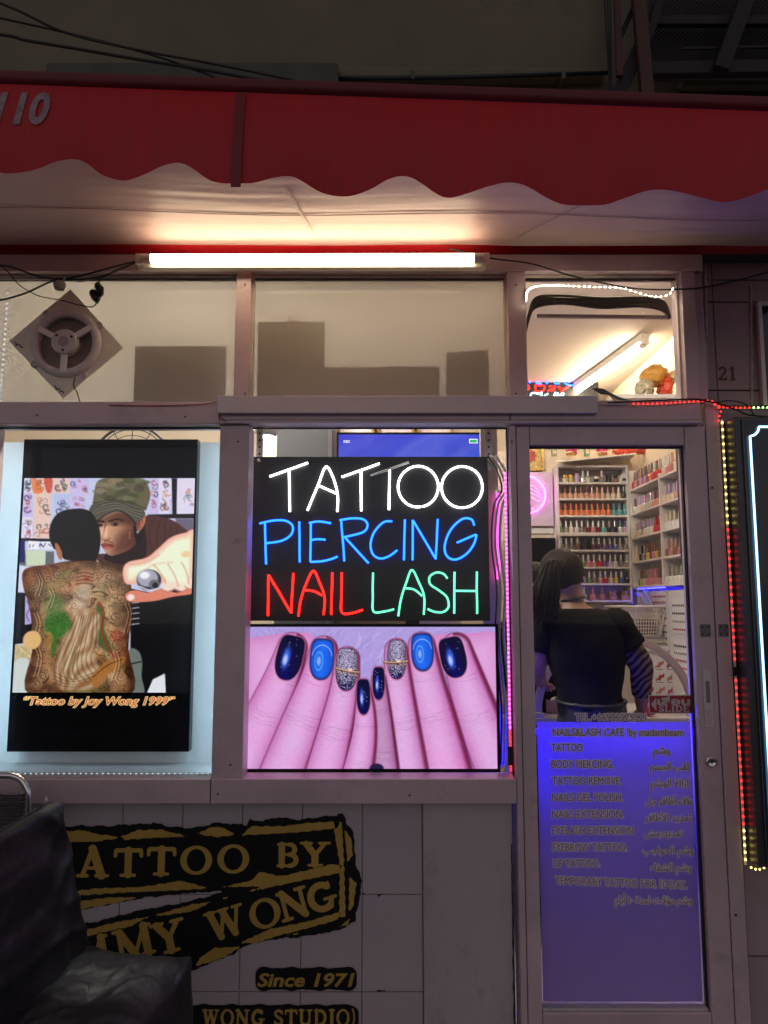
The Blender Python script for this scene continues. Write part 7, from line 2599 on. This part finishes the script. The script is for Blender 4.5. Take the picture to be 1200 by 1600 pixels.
face(h2, Vector((.1, -.97, -.2)).normalized(), Vector((1, .1, 0)).normalized(), Vector((0, -.2, 1)).normalized(), p2, .086)
mb = MB().ball(h2 + Vector((0, .018, .020)), .103, 20, 12, .95, 1.0, 1.0)
mb.v = [tuple(h2 + (Vector(v) - h2) * (.78 if (Vector(v) - h2).normalized().y < -.55 and Vector(v).z < h2.z + .06 else 1)) for v in mb.v]
obj('hair', mb, M_HAIR, p2, smooth=True)
mb = MB()
for k in range(80):
    s = 1 if k % 2 else -1
    P = [h2 + Vector((s * rh.uniform(.02, .05), rh.uniform(-.05, .05), .10)), h2 + Vector((s * .098, rh.uniform(-.05, .06), .02)), h2 + Vector((s * rh.uniform(.085, .11), rh.uniform(-.04, .07), -.09)), h2 + Vector((s * rh.uniform(.08, .13), rh.uniform(-.05, .07), -.22))]
    mb.tube(spline(P, 4), .0042, 5)
obj('long_hair', mb, M_HAIR, p2, smooth=True, kind='stuff')
rings = [((.72, Y2, .97), .165, .12), ((.72, Y2, 1.12), .155, .115), ((.72, Y2, 1.30), .172, .125), ((.722, Y2, 1.40), .18, .12), ((.724, Y2, 1.46), .15, .09), ((.728, Y2 - .01, 1.50), .085, .07)]
t2 = obj('black_top', wrinkle(loft(rings, 28), .006, 11, 2), M_TEE, p2, smooth=True)
for sh, el in (((.85, Y2, 1.425), (.895, Y2 - .015, 1.22)), ((.59, Y2, 1.425), (.545, Y2 - .015, 1.22))):
    obj('sleeve', MB().tube([sh, Vector(sh).lerp(Vector(el), .5), el], [.07, .064, .058], 14), M_TEE, t2, smooth=True)
for x in (.81, .63):
    obj('trouser_leg', MB().tube([(x, Y2, 1.0), (x, Y2, .55), (x, Y2, .2)], [.10, .08, .062], 14), M_JEAN, p2, smooth=True)
    obj('shoe', MB().ball((x, Y2 - .05, FL + .04), .05, 12, 8, .85, 2.3, .8), M_BLACK, p2, smooth=True)

# ================================================================== WALL LETTERING
M_DK = mat('vinyl_black', (.005, .005, .005), .6, 0, .2, 20, spec=.2)
M_GD = mat('vinyl_gold', (.42, .27, .045), .55, 0, .14, 7)
YD_ = 2.6965
dc = thing('wall_sign', 'black and gold ragged banner lettering stuck on the tiled wall', 'lettering', at(330, 1390, YD_))


def w2(p, Y=YD_):
    q = at(p[0], p[1], Y)
    return (q.x, q.z)


def rag(pts, amp, f, seed, Y, name, m, step=.004, holes=(), smooth=True):
    P = [w2(p) for p in pts]
    H = [[w2(p) for p in h] for h in holes]
    x0, x1 = min(p[0] for p in P) - .02, max(p[0] for p in P) + .02
    z0, z1 = min(p[1] for p in P) - .02, max(p[1] for p in P) + .02

    def fn(U, V):
        n = amp * (np.sin(U * f + seed) * np.sin(V * f * 1.3 + seed * 2) + .6 * np.sin(U * f * 2.7 + 3 * seed + V * f) * np.sin(V * f * 2.1))
        d = sd_poly(U, V, P) + n
        for h in H:
            d = np.maximum(d, -(sd_poly(U, V, h) + n))
        return d
    return obj(name, sdf_mesh(fn, x0, x1, z0, z1, step, facing(Y)), m, dc)


rag([(-120, 1300), (93, 1292), (125, 1290), (165, 1291), (200, 1288), (232, 1287), (240, 1285), (258, 1290), (290, 1294), (315, 1292), (335, 1285), (385, 1289), (390, 1281), (412, 1283), (434, 1276), (442, 1278), (470, 1281), (500, 1276), (520, 1275), (536, 1270), (540, 1284), (552, 1298), (556, 1350), (565, 1374), (562, 1405), (555, 1438), (530, 1454), (470, 1464), (425, 1468), (380, 1478), (366, 1490), (312, 1512), (240, 1535), (100, 1560), (-120, 1560)],
    .0025, 95, 1.3, YD_, 'banner_ground', M_DK, holes=[[(90, 1432), (118, 1424), (170, 1413), (230, 1402), (290, 1396), (352, 1392), (330, 1399), (290, 1410), (220, 1422), (150, 1440), (90, 1452)]])
GOLD = [[(60, 1302), (93, 1300), (130, 1297), (150, 1303), (175, 1306), (188, 1309), (150, 1315), (60, 1316)], [(189, 1307), (215, 1297), (250, 1296), (295, 1307), (240, 1309), (195, 1312)], [(308, 1303), (330, 1292), (348, 1293), (370, 1304), (340, 1308)],
        [(378, 1305), (392, 1291), (440, 1291), (480, 1286), (520, 1284), (532, 1284), (526, 1294), (470, 1300), (420, 1303)], [(522, 1285), (534, 1284), (537, 1340), (540, 1431), (530, 1434), (531, 1350), (523, 1302)], [(538, 1296), (549, 1310), (551, 1336), (543, 1346)],
        [(546, 1370), (557, 1380), (552, 1415), (545, 1425)], [(95, 1396), (150, 1388), (220, 1386), (283, 1376), (328, 1388), (280, 1391), (200, 1394), (95, 1401)], [(95, 1412), (170, 1402), (216, 1402), (180, 1411), (130, 1420), (95, 1428)],
        [(348, 1386), (395, 1375), (405, 1362), (440, 1369), (520, 1350), (533, 1352), (530, 1364), (470, 1376), (400, 1391), (384, 1394), (410, 1385)], [(100, 1462), (180, 1441), (233, 1432), (205, 1447), (150, 1459), (100, 1475)], [(245, 1429), (300, 1413), (330, 1409), (300, 1424), (250, 1431)],
        [(376, 1473), (420, 1452), (480, 1440), (533, 1424), (528, 1437), (470, 1453), (430, 1463), (400, 1474)], [(306, 1510), (312, 1497), (335, 1481), (376, 1479), (350, 1496)], [(346, 1404), (358, 1401), (352, 1405)], [(448, 1461), (468, 1457), (460, 1461)], [(540, 1440), (548, 1434), (544, 1444), (528, 1450)]]
for i, g_ in enumerate(GOLD):
    rag(g_, .0016, 160, i * 1.7, YD_ - .0004, 'gold_flash', M_GD, .003)


def letters(text, xs_, y0s, y1s, rot=0., m=M_GD, Y=YD_ - .0005, name='letter'):
    """letters placed one by one: xs_ = list of (x0, x1), baseline and top in picture lines"""
    for ch, (a, b), yb, yt in zip(text, xs_, y0s, y1s):
        p0, p1, pt = w2((a, yb)), w2((b, yb)), w2(((a + b) / 2, yt))
        W_, H_ = p1[0] - p0[0], pt[1] - p0[1]
        wd, f = GL[ch]
        c, s = math.cos(rot), math.sin(rot)
        cx_, cz_ = (p0[0] + p1[0]) / 2, p0[1] + H_ / 2

        def to3(u, v):
            x, z = (u / wd - .5) * W_, (v - .5) * H_
            return (cx_ + x * c - z * s, Y, cz_ + x * s + z * c)
        obj(name, sdf_mesh(f, -.12, wd + .12, -.15, 1.15, .03, to3), m, dc)


letters('TATTOO', [(64, 108), (118, 171), (176, 223), (228, 275), (281, 331), (339, 389)], [1371, 1371, 1370, 1368, 1366, 1364], [1325, 1322, 1325, 1323, 1322, 1320])
letters('BY', [(431, 468), (468, 516)], [1355, 1354], [1317, 1315])
letters('MY', [(176, 240), (236, 290)], [1497, 1489], [1447, 1438], R(14))
letters('M', [(112, 172)], [1512], [1465], R(14))
letters('WONG', [(320, 384), (389, 438), (434, 484), (479, 526)], [1465, 1450, 1436, 1424], [1418, 1404, 1388, 1379], R(16))


def capsule_bg(px0, px1, py0, py1, r, wob, seed):
    a, b = w2((px0, py1)), w2((px1, py0))

    def fn(U, V):
        cx_, cz_ = (a[0] + b[0]) / 2, (a[1] + b[1]) / 2
        hx, hz = (b[0] - a[0]) / 2 - r, (b[1] - a[1]) / 2 - r
        d = np.hypot(np.maximum(np.abs(U - cx_) - hx, 0), np.maximum(np.abs(V - cz_) - hz, 0)) - r
        return d + wob * np.sin(U * 70 + seed) + wob * .5 * np.sin(U * 133 + seed)
    return obj('lettering_ground', sdf_mesh(fn, a[0] - .02, b[0] + .02, a[1] - .02, b[1] + .02, .004, facing(YD_)), M_DK, dc)


capsule_bg(398, 559, 1512, 1547, .022, .0022, 1)
x0, z0 = w2((403, 1541))
x1, z1 = w2((553, 1521))
obj('lettering', text_mesh('Since 1971', x0, x1, z0, z1 - z0, YD_ - .0005, offset=.03, shear=.2), M_GD, dc)
capsule_bg(250, 561, 1570, 1610, .026, .002, 2)
tw = at(300, 1602, YD_)
x0, z0 = w2((282, 1603))
x1, z1 = w2((556, 1577))
for mb in slab('& WONG STUDIO)', lambda u, v, t: (x0 + (x1 - x0) * u / t, YD_ - .0005, z0 + (z1 - z0) * v), gap=.08, step=.04):
    obj('letter', mb, M_GD, dc)

# ================================================================== CHAIRS
M_COVER = mat('black_cover', (.008, .009, .014), .46, 0, .25, 6, .4, 24, spec=.4)
ck = thing('covered_chair', 'chair wrapped in a crumpled black plastic cover before the tiled wall', 'chair', (-.80, 2.15, 0))


def rumpled(fn, nu, nv, amp, f, seed):
    mb = MB()
    for i in range(nu + 1):
        for j in range(nv + 1):
            p, n_ = fn(i / nu, j / nv)
            w_ = mnoise.noise(p * f + Vector((seed, 0, 0)))
            r_ = 1 - abs(mnoise.noise(p * f * .8 + Vector((0, seed, 2)))) * 2
            k_ = 1 - abs(mnoise.noise(Vector((p.x * f * 1.7 + p.z * 9, p.y * f * 1.4, p.z * f * .6 + seed)))) * 2
            mb.v.append(tuple(p + n_ * (w_ * amp + max(r_, 0) ** 3 * amp * .9 + max(k_, 0) ** 4 * amp * .6)))
    for i in range(nu):
        for j in range(nv):
            a = i * (nv + 1) + j
            mb.f.append((a, a + nv + 1, a + nv + 2, a + 1))
    return mb


# backrest: closed slab cover; u goes round the slab, v from the top down
Bt0, Bt1 = Vector((-1.035, 1.82, .955)), Vector((-.985, 2.355, .982))     # top edge
Bb0, Bb1 = Vector((-.95, 1.80, .54)), Vector((-.885, 2.385, .555))        # at the seat
TH = .055


def back_fn(u, v):
    a = u * 2 * math.pi
    # rounded slab section
    ca, sa = math.cos(a), math.sin(a)
    e = .35
    s_ = (abs(ca) ** e) * (1 if ca > 0 else -1)
    t_ = (abs(sa) ** e) * (1 if sa > 0 else -1)
    vv = v * 1.0
    top = (Bt0 + Bt1) / 2 + (Bt1 - Bt0) / 2 * s_
    bot = (Bb0 + Bb1) / 2 + (Bb1 - Bb0) / 2 * s_
    p = top.lerp(bot, vv)
    n_ = Vector((.95, -.12, .2)).normalized()
    th = TH / 2 * min(1, (v / .05) ** .5 if v < .05 else 1)
    p = p + n_ * t_ * th
    if v < .05:
        p.z += .012 * math.sin(v / .05 * math.pi / 2) - .012
    return p, (n_ * t_ + (Bt1 - Bt0).normalized() * s_ * .4).normalized()


mbk = rumpled(back_fn, 90, 46, .017, 6.5, 3)
nv_ = 47
mbk.f.append(tuple(i * nv_ for i in range(90)))
obj('backrest_cover', mbk, M_COVER, ck, smooth=True)
S0 = [Vector((-.96, 1.76, .555)), Vector((-.585, 1.80, .545)), Vector((-.548, 2.345, .55)), Vector((-.90, 2.40, .555))]


def seat_fn(u, v):
    """v 0..0.55 top outwards from the middle, then down the skirt; u round the outline"""
    k = u * 4
    i = int(k) % 4
    t = k - int(k)
    e = S0[i].lerp(S0[(i + 1) % 4], t)
    c = sum(S0, Vector()) / 4
    # rounded corners
    e = c + (e - c) * (1 - .07 * (abs(2 * t - 1) ** 6))
    if v < .55:
        r_ = v / .55
        p = c + (e - c) * r_
        p.z = .552 + .012 * math.sin(r_ * math.pi) - .018 * r_ ** 8
        return p, Vector((0, 0, 1))
    r_ = (v - .55) / .45
    o_ = (e - c)
    o_.z = 0
    o_.normalize()
    p = e + o_ * (.008 + .018 * r_) + Vector((0, 0, -.018 - .20 * r_ - .02 * math.sin(u * 23)))
    return p, o_


obj('seat_cover', rumpled(seat_fn, 120, 50, .006, 9.0, 8), M_COVER, ck, smooth=True)
for x, y in ((-.93, 1.80), (-.60, 1.83), (-.57, 2.30), (-.90, 2.35)):
    obj('leg', MB().tube([(x, y, .46), (x * 1.0, y, .01)], .011, 10).lathe([(.016, 0), (.016, .012)], (x, y, 0), 'z', 10), M_CHROME, ck, smooth=True)
q = at(72, 1249, 2.33)
obj('cover_tag', MB().add([(q.x - .006, 2.33, q.z - .004), (q.x + .006, 2.33, q.z - .004), (q.x + .001, 2.33, q.z + .010)], [(0, 1, 2)]), pmat('white'), ck, solid=.001)
# chrome chair behind
cc_ = thing('chrome_chair', 'chrome tube chair with a ribbed dark back behind the covered one', 'chair', (-1.34, 2.50, 0))
Yc_ = 2.50
zt_ = zat(1214, Yc_)
xr_ = xat(44, 1240, Yc_)
xl_ = xr_ - .44
loop = spline([(xr_ - .005, Yc_ - .02, .50), (xr_, Yc_, .75), (xr_, Yc_ + .005, zt_ - .08), (xr_ - .012, Yc_ + .006, zt_ - .03), (xr_ - .045, Yc_ + .006, zt_), (xr_ - .12, Yc_ + .006, zt_ + .004), (xl_ + .12, Yc_ + .006, zt_ + .004), (xl_ + .045, Yc_ + .006, zt_), (xl_ + .012, Yc_ + .006, zt_ - .03), (xl_, Yc_ + .005, zt_ - .08), (xl_, Yc_, .75), (xl_ + .005, Yc_ - .02, .50)], 6)
obj('back_frame', MB().tube(loop, .0115, 12), M_CHROME, cc_, smooth=True)
zb0, zb1 = zat(1275, Yc_), zat(1241, Yc_)
for k in range(9):
    z = zb1 - .012 * k - .004
    obj('back_slat', MB().box(xl_ + .012, xr_ - .012, Yc_ - .008, Yc_ + .004, z - .0045, z + .0045), mat('dark_brown_plastic', (.035, .026, .024), .4, 0, .2, 20), cc_, bevel=.002)
obj('seat', MB().box(xl_ + .01, xr_ - .01, 2.08, 2.48, .45, .485), mat('dark_seat', (.02, .018, .02), .5), cc_, bevel=.012)
for x in (xl_ + .02, xr_ - .02):
    for y in (2.11, 2.47):
        obj('leg', MB().tube([(x, y, .45), (x, y + (.03 if y > 2.3 else -.03), .01)], .0115, 10), M_CHROME, cc_, smooth=True)

# ================================================================== RIGHT SIGN BOX AND LED STRINGS
sb = thing('sign_box', 'tall dark sign box with pale blue neon border line', 'sign', (1.5, 2.62, 1.5))
YB_ = 2.585
bx = 1.205
z0, z1 = zat(1356, YB_), zat(651, YB_)
M_SB = mat('sign_black', (.03, .03, .034), .34, 0, .2, 8, spec=.7)
obj('box_body', MB().box(bx, 2.0, YB_ + .003, 2.722, z0, z1), M_SB, sb, bevel=.003)
obj('front_panel', MB().box(bx + .028, 2.0, YB_ - .004, YB_ + .0025, z0 + .02, z1 - .018), mat('sign_front', (.010, .012, .018), .10, 0, .1, 8), sb, bevel=.001)
M_EDGE = mat('sign_edge', (.10, .10, .11), .3, .6, .1, 20)
obj('edge_trim', MB().box(bx + .024, bx + .027, YB_ - .005, YB_ + .002, z0 + .01, z1 - .01), M_EDGE, sb)
px = [(1205, 667), (1188, 667), (1186, 674), (1181, 681), (1174, 685), (1172, 686), (1174, 700), (1180, 780), (1186, 860), (1194, 960), (1203, 1080), (1212, 1200), (1222, 1330)]
q = at(1188, 667, YB_ - .01)
r_ = .032
xb_ = xat(1172, 690, YB_ - .01)
P = [(bx + .75, YB_ - .012, q.z), (xb_ + r_, YB_ - .012, q.z)]
for k in range(9):
    a = k / 8 * math.pi / 2
    P.append((xb_ + r_ * math.cos(a), YB_ - .012, q.z - r_ * math.sin(a)))
P.append((xb_, YB_ - .012, z0 + .08))
obj('border_neon', MB().tube(P, .0036, 8), glow('neon_ice_blue', (.32, .66, 1.0), 3.6), sb)
# lower pier front under the box carries nothing; LED string round the box
M_LEDY = glow('led_yellow', (1.0, .74, .20), 4.5)
M_LEDG = glow('led_green', (.45, 1.0, .30), 6.0)
ls = thing('led_strip', 'vertical LED dot strip turning from yellow to red beside the sign box', 'LED strip', (1.2, 2.65, 1.5))
XA, YA = 1.1935, 2.652
tz0_, tz1_ = zat(1352, YA), zat(655, YA)
obj('tape', MB().box(XA - .004, XA + .004, YA + .003, YA + .0045, tz0_, tz1_), M_WHITE, ls)
sets = {'y': MB(), 'r': MB()}
py = 660
while py < 1352:
    z = zat(py, YA)
    if not (1040 < py < 1056):
        key = 'y' if (py < 826 or py > 1292) else 'r'
        sets[key].ball((XA, YA, z), .0036, 6, 4)
    py += 11.2
for k in range(4):
    q = Vector((XA + .012 + .014 * k, YA - .01, zat(1354 + 3 * math.sin(k), YA)))
    sets['y'].ball(q, .0036, 6, 4)
obj('led_beads', sets['y'], M_LEDY, ls, kind='stuff')
obj('led_beads', sets['r'], M_LEDR, ls, kind='stuff')
obj('black_bracket', MB().box(XA - .008, XA + .012, YA - .004, YA + .002, zat(1056, YA), zat(1042, YA)), M_BLACK, ls)  # black block across the gap in the bead row
l2 = thing('led_strip', 'LED dot strip in red and green lying along the rail above the door', 'LED strip', at(1040, 635, 2.63))
sr_, sg_, sy_ = MB(), MB(), MB()
P = spline([at(938, 631, 2.625), at(980, 632, 2.625), at(1020, 632, 2.625), at(1060, 630, 2.63), at(1095, 628, 2.635), at(1112, 628, 2.635), at(1122, 636, 2.64), at(1140, 638, 2.65), at(1180, 638, 2.66), at(1240, 637, 2.66)], 8)
obj('tape', MB().tube(P, .002, 6), M_WHITE, l2)
L = 0
nxt = 0
for a, b in zip(P[:-1], P[1:]):
    d = (b - a).length
    while nxt <= L + d:
        q = a.lerp(b, (nxt - L) / d) + Vector((0, -.004, .002))
        s_ = sr_
        if q.x > at(1176, 638, 2.66).x:
            s_ = sg_
        elif q.x < at(985, 632, 2.625).x:
            s_ = sy_
        s_.ball(q, .0032, 6, 4)
        nxt += .0165
    L += d
P2 = spline([at(1116, 632, 2.635), at(1126, 640, 2.64), at(1124, 650, 2.645), at(1123, 660, 2.65)], 6)
for k in range(0, len(P2), 4):
    sr_.ball(P2[k], .0032, 6, 4)
obj('led_beads', sr_, M_LEDR, l2, kind='stuff')
obj('led_beads', sg_, M_LEDG, l2, kind='stuff')
obj('led_beads', sy_, mat('led_dull', (.45, .42, .30), .4, 0, 0), l2, kind='stuff')
cable('black wire bundle looping over the rail end above the sign box', [at(950, 629, 2.62), at(1020, 626, 2.62), at(1080, 624, 2.625), at(1120, 630, 2.63), at(1150, 640, 2.64), at(1170, 648, 2.65), at(1210, 652, 2.65)], .003, 'wire', 'wire')
cable('thin black loop of wire against the mauve pier', [at(1115, 630, 2.64), at(1140, 626, 2.68), at(1165, 632, 2.70), at(1178, 648, 2.70)], .0025, 'wire', 'wire')
cable('red wire tucked along the rail end by the left post', [at(170, 633, 2.64), at(240, 634, 2.638), at(310, 632, 2.634), at(345, 628, 2.625), at(341, 640, 2.625), at(345, 652, 2.63), at(354, 660, 2.63)], .0018, 'wire', 'wire', mat('red_wire', (.3, .03, .03), .5))
